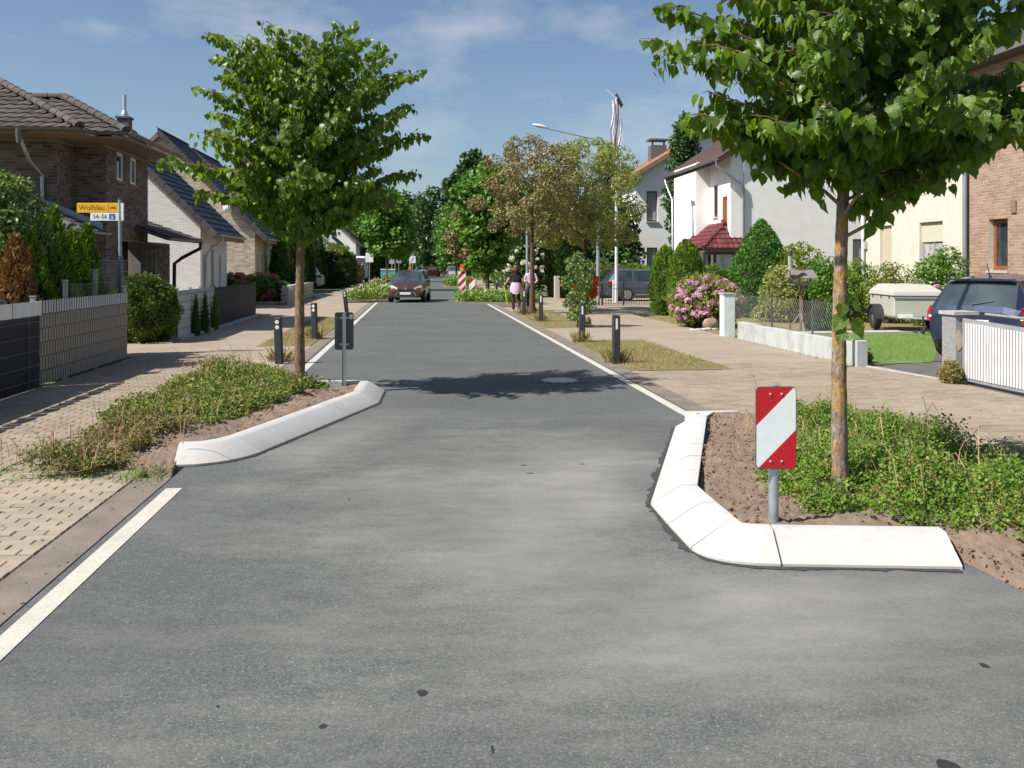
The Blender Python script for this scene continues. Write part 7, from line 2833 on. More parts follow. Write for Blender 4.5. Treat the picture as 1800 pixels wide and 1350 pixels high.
for z_ in (.25, .75):
    mb = MB()
    mb.tube([(ux, 12.36, z_), (ux + .03, 12.42, z_)], .014, 6)
    part('hinge', mb, ANTHRACITE, gt)
bt = MB()
bt.tube([(8.05, 12.2, 1.0), (8.05, 8.2, .93)], .02, 8)
part('back_rail', bt, GREYMETAL, gt)
surface_shrub('weed_clump', 'dry weed clump at the foot of the pebbledash pillar', 'plant', 7.62, 12.35, [(.10, 0), (.16, .1), (.13, .2), (.03, .3)], G_DRYGRASS, 1700, .034, stem=False, T=T_RHOMB)

# pale lamp pole behind the lichen trunk
lp = thing('lamp_post', 'pale lamp pole rising behind the lichen covered trunk', 'street lamp', 6.98, 14.5)
mb = MB()
mb.tube([(6.98, 14.5, -.1), (6.98, 14.5, 5.6)], [.05, .038], 14)
part('pole', mb, PALEPOLE, lp, smooth=60)
mb = MB()
mb.ball((6.88, 14.5, 5.66), .24, .12, .07, 12, 6)
part('lamp_head', mb, PALEPOLE, lp, smooth=60)

# tall street lamp with arm
sl_ = thing('street_lamp', 'tall grey street lamp with a long arm over the street', 'street lamp', 7.55, 37.7, 0, yaw=-A, local=True)
mb = MB()
mb.tube([(0, 0, -.1), (0, 0, 3.0), (0, 0, 6.75), (-.05, 0, 6.92), (-.25, 0, 7.02)], [.085, .07, .05, .045, .04], 12)
part('pole', mb, GREYPOLE, sl_, smooth=60)
mb = MB()
mb.tube([(-.25, 0, 7.02), (-2.1, 0, 7.44)], [.036, .028], 10)
part('arm', mb, GREYPOLE, sl_, smooth=60)
mb = MB()
mb.ball((0, 0, 0), .36, .13, .075, 14, 8)
tmx = Matrix.Translation((-2.42, 0, 7.54)) @ Matrix.Rotation(math.radians(13), 4, 'Y')
mb.v = [tuple(tmx @ Vector(p)) for p in mb.v]
part('lamp_head', mb, PALEPOLE, sl_, smooth=60)

# tall white pole with ribbons and a dark panel at its head
fp = thing('ribbon_pole', 'tall white pole with furled ribbons and a dark tilted panel at its head', 'pole', 8.95, 40.5, 0, yaw=-A, local=True)
mb = MB()
mb.tube([(0, 0, -.1), (0, 0, 9.25)], [.075, .05], 12)
part('pole', mb, PALEPOLE, fp, smooth=60)
mb = MB()
mb.box(-.30, .30, -.35, .35, -.02, .02, 0, Matrix.Translation((.12, 0, 9.15)) @ Matrix.Rotation(math.radians(62), 4, 'Y'))
part('panel', mb, ANTHRACITE, fp)
mb = MB()
mb.tube([(-.42, 0, 9.62), (-.1, 0, 9.30), (.1, 0, 9.25)], .035, 8)
part('bracket', mb, PALEPOLE, fp)
for x, z0_, z1_, m_, w_ in ((-.16, 9.15, 7.1, FLAGWHITE, .10), (-.13, 7.3, 5.9, FLAGGREEN, .08), (.02, 9.2, 6.4, FLAGBROWN, .08), (.16, 8.3, 6.2, FLAGWHITE, .10)):
    mb = MB()
    vs, fs = [], []
    for i in range(13):
        t = i / 12
        z_ = z0_ + (z1_ - z0_) * t
        for j in range(5):
            s_ = j / 4 - .5
            vs.append((x + s_ * w_ * (1.4 - .5 * math.sin(t * 5)) + .05 * math.sin(t * 7), -.06 + .05 * math.sin(j * 2.1 + t * 6), z_))
    for i in range(12):
        for j in range(4):
            fs.append((i * 5 + j, i * 5 + j + 1, (i + 1) * 5 + j + 1, (i + 1) * 5 + j))
    mb.add(vs, fs)
    part('ribbon', mb, m_, fp, smooth=80)
solo('fence_post', MB().bbox(8.66, 8.76, 39.9, 40.0, -.1, 1.02, .01), PALEPOLE, 'short white post at the foot of the tall white pole', 'post', 8.71, 39.95)

# low black railing with hoops in front of the estate car
rl = thing('railing', 'low black iron railing with hoops in front of the estate car', 'fence', 8.7, 37.4)
xs = np.arange(7.75, 10.6, .11)
for i, x in enumerate(xs):
    mb = MB()
    mb.tube([(x, 37.6, -.05), (x, 37.6, .82)], .009, 5)
    part('bar', mb, BLACKPL, rl)
for z_ in (.10, .70):
    mb = MB()
    mb.tube([(7.7, 37.6, z_), (10.6, 37.6, z_)], .012, 6)
    part('rail', mb, BLACKPL, rl)
for i in range(0, len(xs) - 2, 2):
    mb = MB()
    c_ = xs[i] + .11
    mb.tube([(c_ + .11 * math.cos(t), 37.6, .82 + .09 * math.sin(t)) for t in [math.pi * k_ / 8 for k_ in range(9)]], .008, 5)
    part('hoop', mb, BLACKPL, rl)
for x in (7.7, 8.62):
    mb = MB()
    mb.box(x - .03, x + .03, 37.57, 37.63, -.1, .95)
    part('post', mb, BLACKPL, rl)

# bird table and hanging feeder
bf = thing('bird_table', 'weathered wooden bird table with a pitched roof on a tripod post', 'bird table', 9.98, 22.9, 0, yaw=-A, local=True)
mb = MB()
mb.box(-.035, .035, -.035, .035, -.1, 1.18)
part('post', mb, WOOD, bf)
for a in (0.4, 2.5, 4.6):
    mb = MB()
    mb.tube([(.04 * math.cos(a), .04 * math.sin(a), .42), (.34 * math.cos(a), .34 * math.sin(a), -.02)], .02, 6)
    part('leg', mb, WOODG, bf)
mb = MB()
mb.box(-.26, .26, -.18, .18, 1.18, 1.21)
mb.box(-.26, .26, -.18, -.165, 1.21, 1.25)
mb.box(-.26, .26, .165, .18, 1.21, 1.25)
part('tray', mb, WOODG, bf)
for x in (-.20, .20):
    for y in (-.12, .12):
        mb = MB()
        mb.box(x - .012, x + .012, y - .012, y + .012, 1.21, 1.40)
        part('corner_post', mb, WOOD, bf)
mb = MB()
mb.add([(-.36, -.27, 1.37), (.36, -.27, 1.37), (.30, 0, 1.58), (-.30, 0, 1.58), (-.36, .27, 1.37), (.36, .27, 1.37), (-.36, -.27, 1.35), (.36, -.27, 1.35), (-.36, .27, 1.35), (.36, .27, 1.35)],
       ((0, 1, 2, 3), (3, 2, 5, 4), (0, 3, 4), (1, 5, 2), (0, 6, 7, 1), (4, 5, 9, 8), (6, 8, 9, 7)))
part('roof', mb, mat('roof_felt', (.20, .17, .16), .9, .2, 20), bf)
mb = MB()
mb.box(-.10, .10, -.03, .03, 1.575, 1.605)
part('ridge_board', mb, WOOD, bf)
hf = thing('bird_feeder', 'slim tube bird feeder on a thin black rod', 'bird feeder', 9.55, 22.6, 0, yaw=-A, local=True)
mb = MB()
mb.tube([(0, 0, -.1), (0, 0, 1.55)], .012, 6)
part('rod', mb, BLACKPL, hf)
mb = MB()
mb.lathe([(.05, 1.62), (.05, 1.95)], (0, 0, 0), 10)
part('tube', mb, mat('feeder_clear', (.35, .37, .36), .25), hf)
mb = MB()
mb.lathe([(.12, 1.585), (.12, 1.605), (.05, 1.62)], (0, 0, 0), 12)
part('tray', mb, GREYPOLE, hf)
mb = MB()
mb.lathe([(.065, 1.95), (.05, 2.02), (.01, 2.06)], (0, 0, 0), 12)
part('cap', mb, BLACKPL, hf)

# ------------------------------------------------------------------ planting on the right
def flowers(root, u, v, prof, n, m, r=.085, z0=0.0, front=True, seed=3):
    rr = random.Random(seed)
    mb = MB()
    for i in range(16):
        d = rdir(1)[0]
        d[2] = abs(d[2])
        c_ = Vector(d) * r * .62
        s_ = r * .5
        up = Vector(d)
        a = up.orthogonal().normalized()
        b = up.cross(a)
        for q in range(4):
            t = q * math.pi / 2 + .4
            e = a * math.cos(t) + b * math.sin(t)
            f_ = a * math.cos(t + .7) + b * math.sin(t + .7)
            mb.add([c_, c_ + e * s_ + up * s_ * .4, c_ + (e + f_) * s_ * .7 + up * s_ * .5, c_ + f_ * s_ + up * s_ * .35], ((0, 1, 2, 3),))
    me = mb.mesh('flower_cluster', m)
    pr = np.array(prof)
    for i in range(n):
        z_ = pr[0, 1] + (pr[-1, 1] - pr[0, 1]) * rr.uniform(.12, .97)
        ra = float(np.interp(z_, pr[:, 1], pr[:, 0])) * 1.0
        t = rr.uniform(-math.pi, math.pi * .1) if front else rr.uniform(0, 2 * math.pi)
        o = piece('flower_cluster', me, root, (u + ra * math.cos(t), v + ra * math.sin(t), z0 + z_), (rr.uniform(-.6, .6), rr.uniform(-.6, .6), rr.uniform(0, 6)))
        o.scale = (rr.uniform(.75, 1.25),) * 3


prf = [(.55, 0), (.95, .35), (1.0, .75), (.8, 1.1), (.35, 1.35), (.05, 1.42)]
rh = surface_shrub('rhododendron', 'rhododendron with pink blossom clusters behind the white pillar', 'shrub', 7.95, 24.6, prf, G_OLIVE, 5200, .11, T=T_RHOMB, up=.2, lump=.1, jit=.18)
flowers(rh, 7.95, 24.6, prf, 88, PINK, .085)
rk = MB()
rk.ball((7.75, 23.55, .13), .22, .17, .17, 12, 8, 0, .12)
solo('boulder', rk, ROCK, 'brown boulder at the foot of the pink rhododendron', 'rock', 7.75, 23.55, smooth=60)
kb = MB()
for i in range(7):
    kb.ball((7.5 + .17 * i - .35, 23.1 + .08 * math.sin(i * 3) + .1 * i, .0), .12, .08, .05, 8, 5, 0, .15)
struct('edging_stones', kb, STONE, kind='stuff')
surface_shrub('thuja', 'bright green domed thuja left of the pink rhododendron', 'shrub', 8.95, 29.7, [(.42, 0), (.6, .4), (.62, 1.1), (.5, 1.8), (.26, 2.3), (.05, 2.5)], G_THUJA, 11000, .10, up=1.3, lump=.10, jit=.15)
surface_shrub('thuja', 'smaller thuja tucked behind the left side of the domed one', 'shrub', 8.5, 30.6, [(.4, 0), (.52, .4), (.54, 1.0), (.42, 1.7), (.22, 2.15), (.05, 2.3)], G_THUJA, 9000, .10, up=1.3, lump=.12, jit=.15)
surface_shrub('cone_spruce', 'neatly cone shaped dwarf spruce in front of the white house', 'tree', 11.35, 29.2, [(.95, 0), (1.10, .5), (1.06, 1.1), (.88, 1.8), (.56, 2.5), (.26, 2.95), (.02, 3.2)], G_SPRUCE, 20000, .075, T=T_RHOMB, up=.5, lump=.07, jit=.1)
surface_shrub('clipped_bush', 'clipped round bush in front of the porch window', 'bush', 10.85, 32.6, [(.5, 0), (.75, .5), (.78, 1.1), (.6, 1.5), (.05, 1.68)], G_TREE, 6500, .075, T=T_RHOMB, up=.3, lump=.08)
for nm, lab, x, d, w_, h, m_, n_, s_ in (
        ('shrub', 'loose yellow green shrub rising behind the bird table', 1405, 28.5, .85, 2.35, G_GOLD, 3600, .10),
        ('shrub', 'leafy shrub right of the bird table with glossy leaves', 1450, 27.5, .85, 1.75, G_TREE, 4200, .10),
        ('shrub', 'low spreading shrub under the cone spruce', 1372, 27.5, .75, 1.55, G_OLIVE, 3600, .09),
        ('shrub', 'dense feathery green shrub right of the lichen trunk', 1510, 28.5, .70, 1.75, G_THUJA, 4200, .09),
        ('shrub', 'golden shrub behind the trailer', 1565, 27.2, .85, 1.65, G_GOLD, 4200, .085),
        ('shrub', 'tall green shrub under the half shuttered window', 1655, 25.6, .85, 2.05, G_TREE, 6000, .085),
        ('shrub', 'low shrub between the trailer and the blue car', 1690, 23.5, .55, 1.25, G_SHRUB, 2600, .075),
        ('shrub', 'green shrub at the corner of the cream house', 1480, 30.5, .8, 1.65, G_OLIVE, 3500, .09)):
    k_ = (x - 900) / 1600
    X_ = k_ * d
    u_, v_ = X_ * CA + d * SA, -X_ * SA + d * CA
    o = tree(nm, lab, u_, v_, h, w_, .03, .12, m_, BARK_DARK, n_, s_, clumps=16, T=T_RHOMB if m_ is not G_THUJA else T_SPRAY, cat='shrub', crk=.45)
ro = bpy.data.objects['shrub.006']
flowers(ro, *[(lambda d, k_: (d * k_ * CA + d * SA, -d * k_ * SA + d * CA))(23.3, (1668 - 900) / 1600)][0], [(.35, .5), (.4, 1.2)], 7, PINK, .10, seed=9)
bs_ = thing('bare_shrub', 'brown twiggy shrub with bare stems right of the bird table', 'shrub', 10.7, 23.6)
mb = MB()
for i in range(60):
    a, r_ = random.uniform(0, 6.28), random.uniform(.05, .42)
    h = random.uniform(.5, .85)
    mb.tube([(10.7 + r_ * .3 * math.cos(a), 23.6 + r_ * .3 * math.sin(a), -.02), (10.7 + r_ * .7 * math.cos(a), 23.6 + r_ * .7 * math.sin(a), h * .6), (10.7 + r_ * math.cos(a + .2), 23.6 + r_ * math.sin(a + .2), h)], [.008, .006, .003], 4, 0, caps=False)
part('stems', mb, TWIG, bs_)
surface_shrub('low_plant', 'low dark green cushion plant under the twiggy shrub', 'plant', 10.5, 23.0, [(.3, 0), (.36, .12), (.05, .28)], G_DARK, 900, .06, stem=False, T=T_RHOMB)
surface_shrub('low_plant', 'low dark plant at the near end of the lawn by the wall post', 'plant', 7.75, 15.3, [(.16, 0), (.2, .1), (.03, .2)], G_DARK, 500, .06, stem=False, T=T_RHOMB)
tree('sapling', 'leafy sapling beside the black post on the verge', 4.35, 24.6, 1.95, .50, .02, .10, G_SHRUB, BARK_DARK, 2300, .085, clumps=16, T=T_RHOMB, crk=.42)
rf = tree('flowering_shrub', 'shrub with scarlet flowers behind the leafy sapling', 6.25, 33.6, 1.35, .45, .02, .2, G_DARK, BARK_DARK, 900, .09, clumps=9, T=T_RHOMB, cat='shrub', crk=.5)
flowers(rf, 6.2, 33.5, [(.35, .45), (.42, 1.2)], 26, ORANGEPETAL, .13, seed=5)

# street trees beyond
tree('street_tree', 'bright green oval street tree behind the striped boards', 3.65, 47.6, 6.8, 2.25, .11, 1.75, G_TREE, BARK_DARK, 9500, .20, shape='oval', clumps=44, crk=.30, group='street trees farther along')
tree('street_tree', 'browned sparse street tree with a reddish trunk by the two women', 3.95, 31.3, 6.1, 1.95, .10, 2.85, G_BROWN, BARK_RED, 13500, .085, clumps=84, T=T_RHOMB, crk=.14, gaps=1.02, group='street trees farther along')
tree('street_tree', 'olive green speckled street tree in front of the street lamp', 6.2, 33.4, 6.35, 2.2, .09, 2.45, G_OLIVE, BARK_DARK, 23000, .092, clumps=96, T=T_RHOMB, crk=.165, gaps=1.05, lean=.02, group='street trees farther along')
tree('street_tree', 'slim young tree with an ochre trunk on the long green verge', -2.05, 61, 6.6, 1.95, .09, 2.6, G_TREE, BARK_YOUNG, 6500, .2, clumps=34, crk=.33, group='street trees farther along')
tree('street_tree', 'second slim young tree with an ochre trunk farther up the left side', -2.2, 92, 6.8, 1.9, .1, 2.6, G_TREE, BARK_YOUNG, 3500, .26, clumps=26, group='street trees farther along')
tree('street_tree', 'young brownish tree beyond the amber lamp on the right side', 3.9, 76, 6.3, 1.9, .1, 2.4, G_BROWN, BARK_RED, 3800, .2, clumps=30, crk=.28, group='street trees farther along')
tree('street_tree', 'green street tree far up the right side', 4.4, 104, 7.5, 2.5, .12, 2.0, G_TREE, BARK_DARK, 4000, .3, clumps=28, group='street trees farther along')

# gardens and big trees on the right
surface_shrub('thuja', 'tall dark thuja column behind the two women', 'tree', 7.55, 47.5, [(.6, 0), (.8, .8), (.82, 2.0), (.72, 3.2), (.45, 4.2), (.08, 4.9)], G_THUJAD, 9000, .17, up=1.3, lump=.09)
surface_shrub('thuja', 'second dark thuja column next to the tall one', 'tree', 8.9, 48.5, [(.6, 0), (.8, .8), (.82, 2.0), (.7, 3.0), (.4, 3.9), (.08, 4.4)], G_THUJAD, 8000, .17, up=1.3, lump=.09)
tree('ivy_tree', 'tall dark ivy clad tree between the two white houses', 14.6, 48.6, 9.9, 1.2, .2, .3, G_DARK, BARK_DARK, 13000, .19, clumps=60, crk=.42, T=T_RHOMB, shape='oval')
tree('conifer', 'dark pointed conifer beside the far white house', 10.6, 50, 8.2, 1.5, .16, .4, G_DARK, BARK_DARK, 8000, .2, shape='cone', clumps=44, T=T_SPRAY)
tree('garden_tree', 'broad dark green garden tree behind the estate car', 10.2, 49.5, 5.2, 2.6, .15, .4, G_DARK, BARK_DARK, 9000, .2, clumps=36)
surface_shrub('hedge', 'yellow green hedge behind the roof of the estate car', 'hedge', 10.2, 46.4, [(1, 0), (1.05, .6), (1.0, 1.5), (.5, 1.75)], G_THUJA, 4500, .12, sq=(2.0, .6), stem=False)
wf_ = tree('flowering_shrub', 'shrub covered with white flowers behind the women', 6.6, 56, 4.3, 1.9, .1, .3, G_DARK, BARK_DARK, 4500, .17, clumps=26, cat='shrub')
flowers(wf_, 6.6, 56, [(1.5, .8), (1.9, 2.2), (1.0, 4.0)], 60, WHITEPETAL, .17, seed=4)
surface_shrub('hedge', 'garden hedge behind the bright green street tree', 'hedge', 6.9, 66, [(1, 0), (1.05, .7), (1.0, 1.6), (.6, 1.9)], G_TREE, 5000, .16, sq=(.9, 5.5), stem=False, T=T_RHOMB)
solo('garden_wall', MB().box(6.4, 6.6, 60, 72, -.1, 1.05), PLASTER, 'low white garden wall seen past the bright street tree', 'wall', 6.5, 66)
solo('garden_wall', MB().bbox(6.85, 7.1, 45.2, 45.5, -.1, 1.15, .01), STONE, 'small pale gate pier at the foot of the thuja column', 'pier', 6.97, 45.35)
lp2 = thing('lamp_post', 'grey lamp post behind the reddish trunk', 'street lamp', 5.3, 44, 0)
mb = MB()
mb.tube([(5.3, 44, -.1), (5.3, 44, 4.6)], [.07, .05], 10)
part('pole', mb, GREYPOLE, lp2)
mb = MB()
mb.ball((5.3, 44, 4.7), .2, .2, .14, 10, 6)
part('lamp_head', mb, PALEPOLE, lp2)
lp3 = thing('bollard_lamp', 'thin grey post on the pavement behind the striped boards', 'post', 5.55, 58, 0)
mb = MB()
mb.tube([(5.55, 58, -.1), (5.55, 58, 2.2)], [.06, .055], 10)
part('pole', mb, GREYPOLE, lp3)
mb = MB()
mb.lathe([(.062, 2.2), (.05, 2.26), (.01, 2.28)], (5.55, 58, 0), 10)
part('cap', mb, PALEPOLE, lp3)

# planted build-outs farther along
for pts in ([(1.75, 40.3), (2.3, 40.1), (5.4, 38.6), (5.6, 41), (3.3, 49), (1.9, 46.5)], [(-3.3, 41.5), (-1.3, 42.5), (-1.15, 50), (-2.0, 72), (-3.3, 72)], [(1.9, 70), (4.5, 69), (4.5, 84), (2.4, 80)], [(-3, 74), (-.9, 76), (-1.2, 84), (-3, 88)]):
    mb = MB()
    mb.prism(pts[::1], 'z', -.1, .06)
    struct('planted_build_out', mb, SOIL)


def inpoly(pts):
    def f(x, y):
        r = np.zeros(len(x), bool)
        for (ax, ay), (bx, by) in zip(pts, pts[1:] + pts[:1]):
            c_ = ((ay > y) != (by > y)) & (x < (bx - ax) * (y - ay) / (by - ay + 1e-12) + ax)
            r ^= c_
        return r
    return f


def shrubs(name, label, pts, n, h, m_, s_, per=7, petals=None):
    xs_, ys_ = [p[0] for p in pts], [p[1] for p in pts]
    P = scatter(n * 2, min(xs_), max(xs_), min(ys_), max(ys_), inpoly(pts))[:n]
    k = len(P)
    hh = h * rng.uniform(.5, 1.15, k)
    Q = np.stack([np.repeat(P[:, 0], per), np.repeat(P[:, 1], per), .04 + rng.random(k * per) ** .6 * np.repeat(hh, per)], 1) + .06 * rng.normal(size=(k * per, 3))
    D = unit(rng.normal(size=Q.shape) + np.array([0, 0, .4]))
    Nn = unit(np.array([-.2, -.3, .9]) + .6 * rng.normal(size=Q.shape))
    bl = [(*leaves(Q, D, Nn, s_ * rng.uniform(.6, 1.3, len(Q)), T_WIDE), 0)]
    ms = [m_]
    if petals:
        i = rng.choice(len(P), min(petals[1], k), replace=False)
        Q2 = np.stack([P[i, 0], P[i, 1], hh[i] + .08], 1)
        bl.append((*leaves(np.repeat(Q2, 4, 0) + .03 * rng.normal(size=(len(i) * 4, 3)), rdir(len(i) * 4), rdir(len(i) * 4), .07, T_WIDE), 1))
        ms.append(petals[0])
    return struct(name, np_mesh(name, bl, ms), None, label, kind='stuff')


shrubs('low_shrubs', 'low rose shrubs with pale flowers around the striped boards', [(1.85, 40.6), (2.5, 40.4), (5.3, 38.8), (5.5, 41), (3.2, 48.5), (1.9, 46.2)], 1500, .36, G_COVER, .09, 7, (WHITEPETAL, 70))
shrubs('low_shrubs', 'green weeds and shrubs of the long left verge', [(-3.3, 41.8), (-1.4, 42.8), (-1.25, 50), (-2.1, 71), (-3.2, 71)], 2300, .45, G_COVERMIX, .09, 6, (WHITEPETAL, 120))
shrubs('low_shrubs', 'weeds of the far right build out', [(2.1, 70.4), (4.4, 69.4), (4.4, 83), (2.5, 79.6)], 900, .6, G_COVER, .14, 5)
shrubs('low_shrubs', 'weeds of the far left build out', [(-2.9, 74.4), (-1.0, 76.4), (-1.3, 83.6), (-2.9, 87)], 700, .6, G_COVER, .14, 5)

# guidance beacon with amber lamp, small striped board, and their far counterparts
def guide_beacon(label, u, v, w=.125, zlo=.25, h=1.0, lamp=True, yaw=0.0):
    root = thing('guide_beacon', label, 'traffic sign', u, v, 0, yaw=-A + yaw, group='red and white guide beacons', local=True)
    mb = MB()
    mb.bbox(-.30, .30, -.2, .2, 0, .12, .02)
    part('base', mb, BLACKPL, root)
    mb = MB()
    mb.tube([(0, .04, .1), (0, .04, zlo + h)], .025, 8)
    part('post', mb, GALV, root)
    mb = MB()
    mb.prism(rrect(w, h / 2, .03), 'y', -.012, .012)
    for i, p in enumerate(mb.v):
        mb.v[i] = (p[0], p[1], p[2] + zlo + h / 2)
    pl = part('plate', mb, SIGNWHITE, root)
    for k_ in range(-1, 5):
        a_ = -h / 2 - .25 + k_ * .40
        q = clip(clip(rrect(w - .012, h / 2 - .012, .025), lambda p: (p[1] - p[0]) - a_), lambda p: a_ + .19 - (p[1] - p[0]))
        if len(q) > 2:
            fb = MB()
            fb.poly([(x, -.0145, z_ + zlo + h / 2) for x, z_ in q])
            part('stripe', fb, SIGNRED, pl)
    if lamp:
        lb = MB()
        lb.bbox(-.09, .09, -.06, .08, zlo + h, zlo + h + .22, .02)
        lo = part('lamp_box', lb, LAMPYELLOW, root)
        lb = MB()
        lb.lathe([(.085, -.07), (.085, .07), (.06, .09)], (0, 0, zlo + h + .27), 14, axis='y')
        part('lens', lb, LAMPORANGE, lo, smooth=50)
    return root


guide_beacon('tall red and white guide beacon with an amber lamp on the build out', *GP(812, 527), w=.19, zlo=.22, h=1.18)
ub_, vb_ = GP(830, 524)
marker('small red and white striped board beside the guide beacon', ub_, vb_, .06, .62, -A - .1, w=.17, h=.32, mirror=-1, pole_r=.035)
marker('distant tilted red and white striped board in front of the silver car', 2.3, 73, .06, .75, -A + .5, w=.2, h=.42, mirror=-1, pole_r=.035)
guide_beacon('distant guide beacon with an amber lamp above the brown hatchback', -.65, 79, w=.19, zlo=.15, h=1.2)


def post_sign(label, u, v, z, w, h, mark=False, back=False):
    root = thing('road_sign', label, 'traffic sign', u, v, 0, yaw=-A, group='small square signs up the street', local=True)
    mb = MB()
    mb.tube([(0, .04, -.1), (0, .04, z + h)], .035, 8)
    part('pole', mb, GALV, root)
    mb = MB()
    mb.prism(rrect(w / 2, h / 2, .05), 'y', -.006, .012)
    for i, p in enumerate(mb.v):
        mb.v[i] = (p[0], p[1], p[2] + z)
    pl = part('plate', mb, GREYPOLE if back else SIGNWHITE, root)
    if mark:
        mb = MB()
        mb.prism([(-w * .28, -h * .33), (-w * .16, -h * .33), (w * .30, h * .30), (w * .18, h * .33)], 'y', -.012, -.0065)
        for i, p in enumerate(mb.v):
            mb.v[i] = (p[0], p[1], p[2] + z)
        part('slash', mb, INK, pl)
    return root


post_sign('white square sign with a dark slash above the brown hatchback', -.55, 98, 2.3, .68, .75, True)
post_sign('pale square sign on a pole in front of the left side trees', -3.75, 72, 2.3, .6, .75)
post_sign('grey backed square sign far up the left verge', -2.9, 104, 2.2, .6, .7, back=True)
post_sign('grey backed square sign beside another one far up the left verge', -2.2, 108, 2.3, .6, .75, back=True)

# ------------------------------------------------------------------ left gardens farther along
for i, x in enumerate((491, 512, 527, 541, 553, 563)):
    d = 7.45 / -((x - 900) / 1600 * CA + SA)
    u_, v_ = -7.45, -((x - 900) / 1600 * d) * SA + d * CA
    lab = ['thuja column nearest the tan brick house', 'second thuja column from the tan brick house', 'third thuja column of the row, tall and dark', 'fourth thuja column of the row', 'fifth thuja column of the row', 'last thuja column before the white car'][i]
    surface_shrub('thuja_column', lab, 'tree', u_, v_, [(.42, 0), (.5, .5), (.5, 1.5), (.36, 2.5), (.16, 3.2 + .2 * (i % 2)), (.03, 3.55 + .25 * (i % 3))], G_THUJAD, 4200, .14, up=1.4, lump=.14, group='row of thuja columns on the left side')
surface_shrub('clipped_hedge', 'big dark clipped hedge with a golden green crest on the left pavement', 'hedge', -6.7, 76, [(1, 0), (1.06, .8), (1.05, 2.1), (.9, 2.7)], G_DARK, 9000, .17, sq=(1.35, 4.2), stem=False, T=T_RHOMB, lump=.08)
surface_shrub('clipped_hedge', 'golden green crest bushes on top of the dark hedge', 'hedge', -6.9, 74.5, [(.9, 0), (1.0, .35), (.7, .75), (.1, .95)], G_GOLD, 3600, .16, z0=2.45, sq=(1.3, 2.9), stem=False, T=T_RHOMB, lump=.22, core=(.05, .06, .012))
surface_shrub('bush', 'reddish tinged bush at the far end of the clipped hedge', 'bush', -6.2, 84.5, [(1.0, 0), (1.3, .8), (1.1, 1.7), (.2, 2.4)], G_BROWN, 2600, .19, stem=False, T=T_RHOMB)
prl = [(.7, 0), (1.05, .4), (1.05, .8), (.7, 1.15), (.1, 1.3)]
for k_, (u_, v_, s_) in enumerate(((-7.0, 41.2, 1.0), (-8.3, 42.2, 1.0), (-6.35, 41.3, .75))):
    rl_ = surface_shrub('rhododendron', ['rhododendron with magenta blossoms behind the stone edging', 'rhododendron nearest the navy screen under the tan gable', 'small rhododendron beside the stone pier'][k_], 'shrub', u_, v_, [(a * s_, b * s_) for a, b in prl], G_TREE if k_ != 1 else G_DARK, 3000, .12, T=T_RHOMB, up=.3, lump=.12, group='rhododendrons in the tan house garden')
    flowers(rl_, u_, v_, [(a * s_, b * s_) for a, b in prl], 14, MAGENTA, .14, seed=20 + k_)
sw = thing('stone_wall', 'low wall of pale rough stones with a thick pier on the left pavement', 'wall', -5.6, 42)
mb = MB()
mb.box(-5.78, -5.56, 40.2, 49.4, -.1, .72)
part('core', mb, MORTARL, sw)
me_st = []
for q in range(5):
    sb_ = MB()
    sb_.ball((0, 0, 0), .05, .17, .085, 7, 5, 0, .18)
    me_st.append(sb_.mesh('stone', STONE))
for r_ in range(4):
    y = 40.3 + (.17 if r_ % 2 else 0)
    while y < 49.3:
        piece('stone', random.choice(me_st), sw, (-5.55, y, .09 + .18 * r_), (0, 0, random.uniform(-.05, .05)))
        y += .33
for r_ in range(4):
    for x in (-5.74, -5.6):
        piece('stone', random.choice(me_st), sw, (x, 40.18, .09 + .18 * r_), (0, 0, math.pi / 2))
mb = MB()
mb.box(-5.82, -5.52, 40.1, 49.5, .72, .80)
part('coping', mb, STONE, sw)
mb = MB()
mb.bbox(-5.52, -5.18, 39.4, 39.75, -.1, .86, .04)
part('pier', mb, STONE, sw)
eb = MB()
for i in range(16):
    eb.ball((-5.5 - .17 * i, 39.75, .06), .11, .1, .09, 7, 5, 0, .2)
solo('stone_edging', eb, mat('stone_reddish', (.3, .2, .15), .9, .3, 6), 'low edging of rough reddish stones under the rhododendrons', 'edging', -6.7, 39.75)
# covered grill and folding seat in front of the tan gable
gr = thing('kettle_grill', 'black covered kettle grill in front of the tan brick gable', 'grill', -10.0, 43)
mb = MB()
mb.ball((-10.0, 43, .95), .36, .36, .32, 14, 9)
part('kettle', mb, BLACKPL, gr, smooth=60)
for a in (0.3, 2.4, 4.5):
    mb = MB()
    mb.tube([(-10 + .1 * math.cos(a), 43 + .1 * math.sin(a), .7), (-10 + .36 * math.cos(a), 43 + .36 * math.sin(a), -.02)], .02, 6)
    part('leg', mb, BLACKPL, gr)
gb_ = thing('garden_bench', 'low dark garden bench with a pale cushion beside the grill', 'bench', -9.1, 43)
mb = MB()
mb.box(-9.6, -8.6, 42.7, 43.2, .42, .50)
part('seat', mb, WHITEPVC, gb_)
mb = MB()
mb.box(-9.6, -8.6, 43.15, 43.25, .5, .92, 0)
part('backrest', mb, NAVY, gb_)
for x in (-9.55, -8.65):
    mb = MB()
    mb.box(x - .04, x + .04, 42.7, 43.2, 0, .42)
    part('leg', mb, ANTHRACITE, gb_)

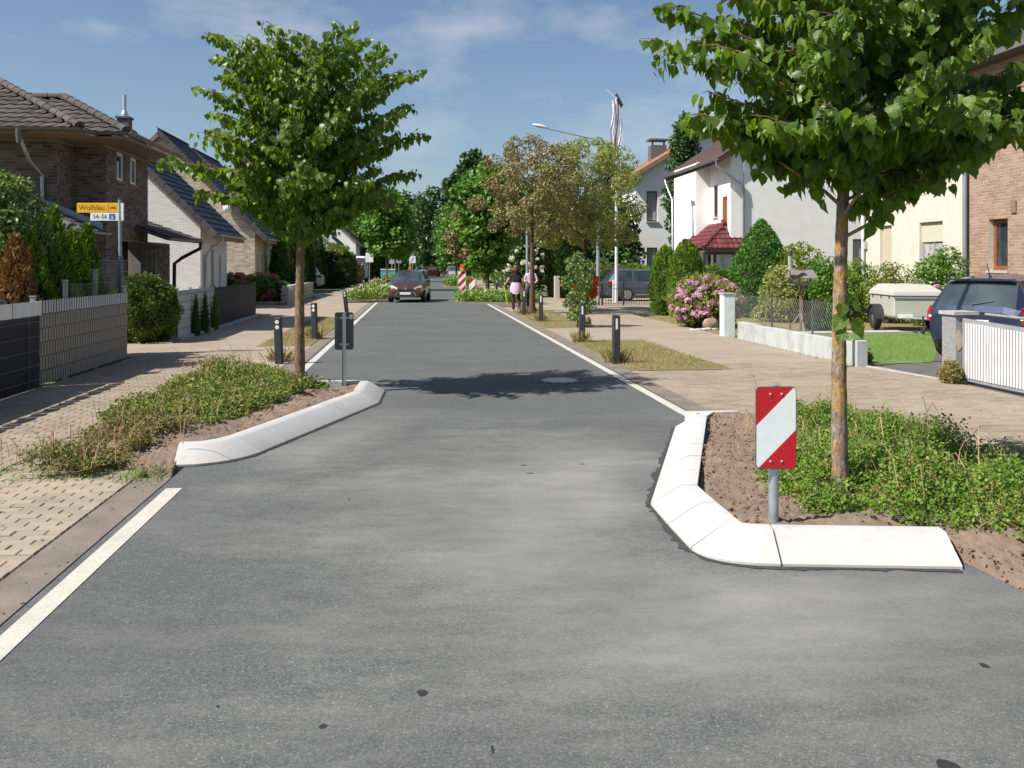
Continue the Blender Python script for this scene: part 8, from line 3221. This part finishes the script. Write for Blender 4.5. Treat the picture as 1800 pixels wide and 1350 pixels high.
# ------------------------------------------------------------------ tall trees closing the street
big = [('tall airy dark tree standing behind the bright street tree', 7.2, 118, 16.4, 3.9, G_DARK, 9000, .42, 'oval', 4.0),
       ('broad dark tree at the right bend of the street', 3.4, 150, 14, 5.0, G_DARK, 6500, .5, 'round', 1.0),
       ('mid green tree right of the road end', 6.5, 132, 10.5, 4.2, G_MID, 5500, .42, 'round', .8),
       ('dark green tree closing the road end', -1.5, 215, 17, 6.5, G_DARK, 6000, .6, 'round', .5),
       ('dense dark tree left of the road end', -4.8, 176, 16, 5.5, G_DARK, 6000, .55, 'round', .5),
       ('broad mid green tree above the white van', -8.5, 138, 13.5, 5.0, G_MID, 7000, .45, 'round', 1.0),
       ('leafy tree behind the slim ochre trunked tree', -5.2, 122, 9.5, 3.8, G_MID, 5500, .4, 'round', .8),
       ('dark tree behind the farthest white house', -13, 150, 13, 5.5, G_DARK, 5500, .5, 'round', 1.0),
       ('rounded dark tree filling the gap right of the road', 9.5, 165, 13, 6.0, G_DARK, 5500, .55, 'round', .5),
       ('tree behind the gardens on the right', 15, 120, 11, 5.0, G_DARK, 5000, .5, 'round', .8),
       ('tree over the far gardens on the right', 12, 88, 8.0, 3.6, G_DARK, 4500, .38, 'round', .5),
       ('green tree past the white flowering shrub', 8.2, 84, 7.2, 3.0, G_MID, 4500, .34, 'round', .4),
       ('dark understorey tree under the road end canopy', .8, 232, 12, 6.0, G_DARK, 4500, .6, 'round', .0)]
for lab, u_, v_, h, r_, m_, n_, s_, sh_, z_ in big:
    tree('tall_tree', lab, u_, v_, h, r_, .22, z_, m_, BARK_DARK, n_, s_, shape=sh_, clumps=46 if 'airy' in lab else 34, crk=.22 if 'airy' in lab else .38, gaps=.9, group='tall trees closing the street')
# distant woods all round
wd = []
for i in range(420):
    a = random.uniform(0, 2 * math.pi)
    r_ = random.uniform(330, 420)
    wd.append((r_ * math.cos(a), r_ * math.sin(a), random.uniform(4, 7), random.uniform(7, 11), random.uniform(5, 8)))
P, D, Nn = clump_cloud(wd, 26000, shell=.85)
P[:, 2] = np.maximum(P[:, 2], .2)
struct('distant_woods', np_mesh('distant_woods', [(*leaves(P, D, Nn, 3.2 * rng.uniform(.6, 1.3, len(P)), T_WIDE), 0)], [G_DARK]), None, 'distant woods beyond the gardens', kind='stuff')
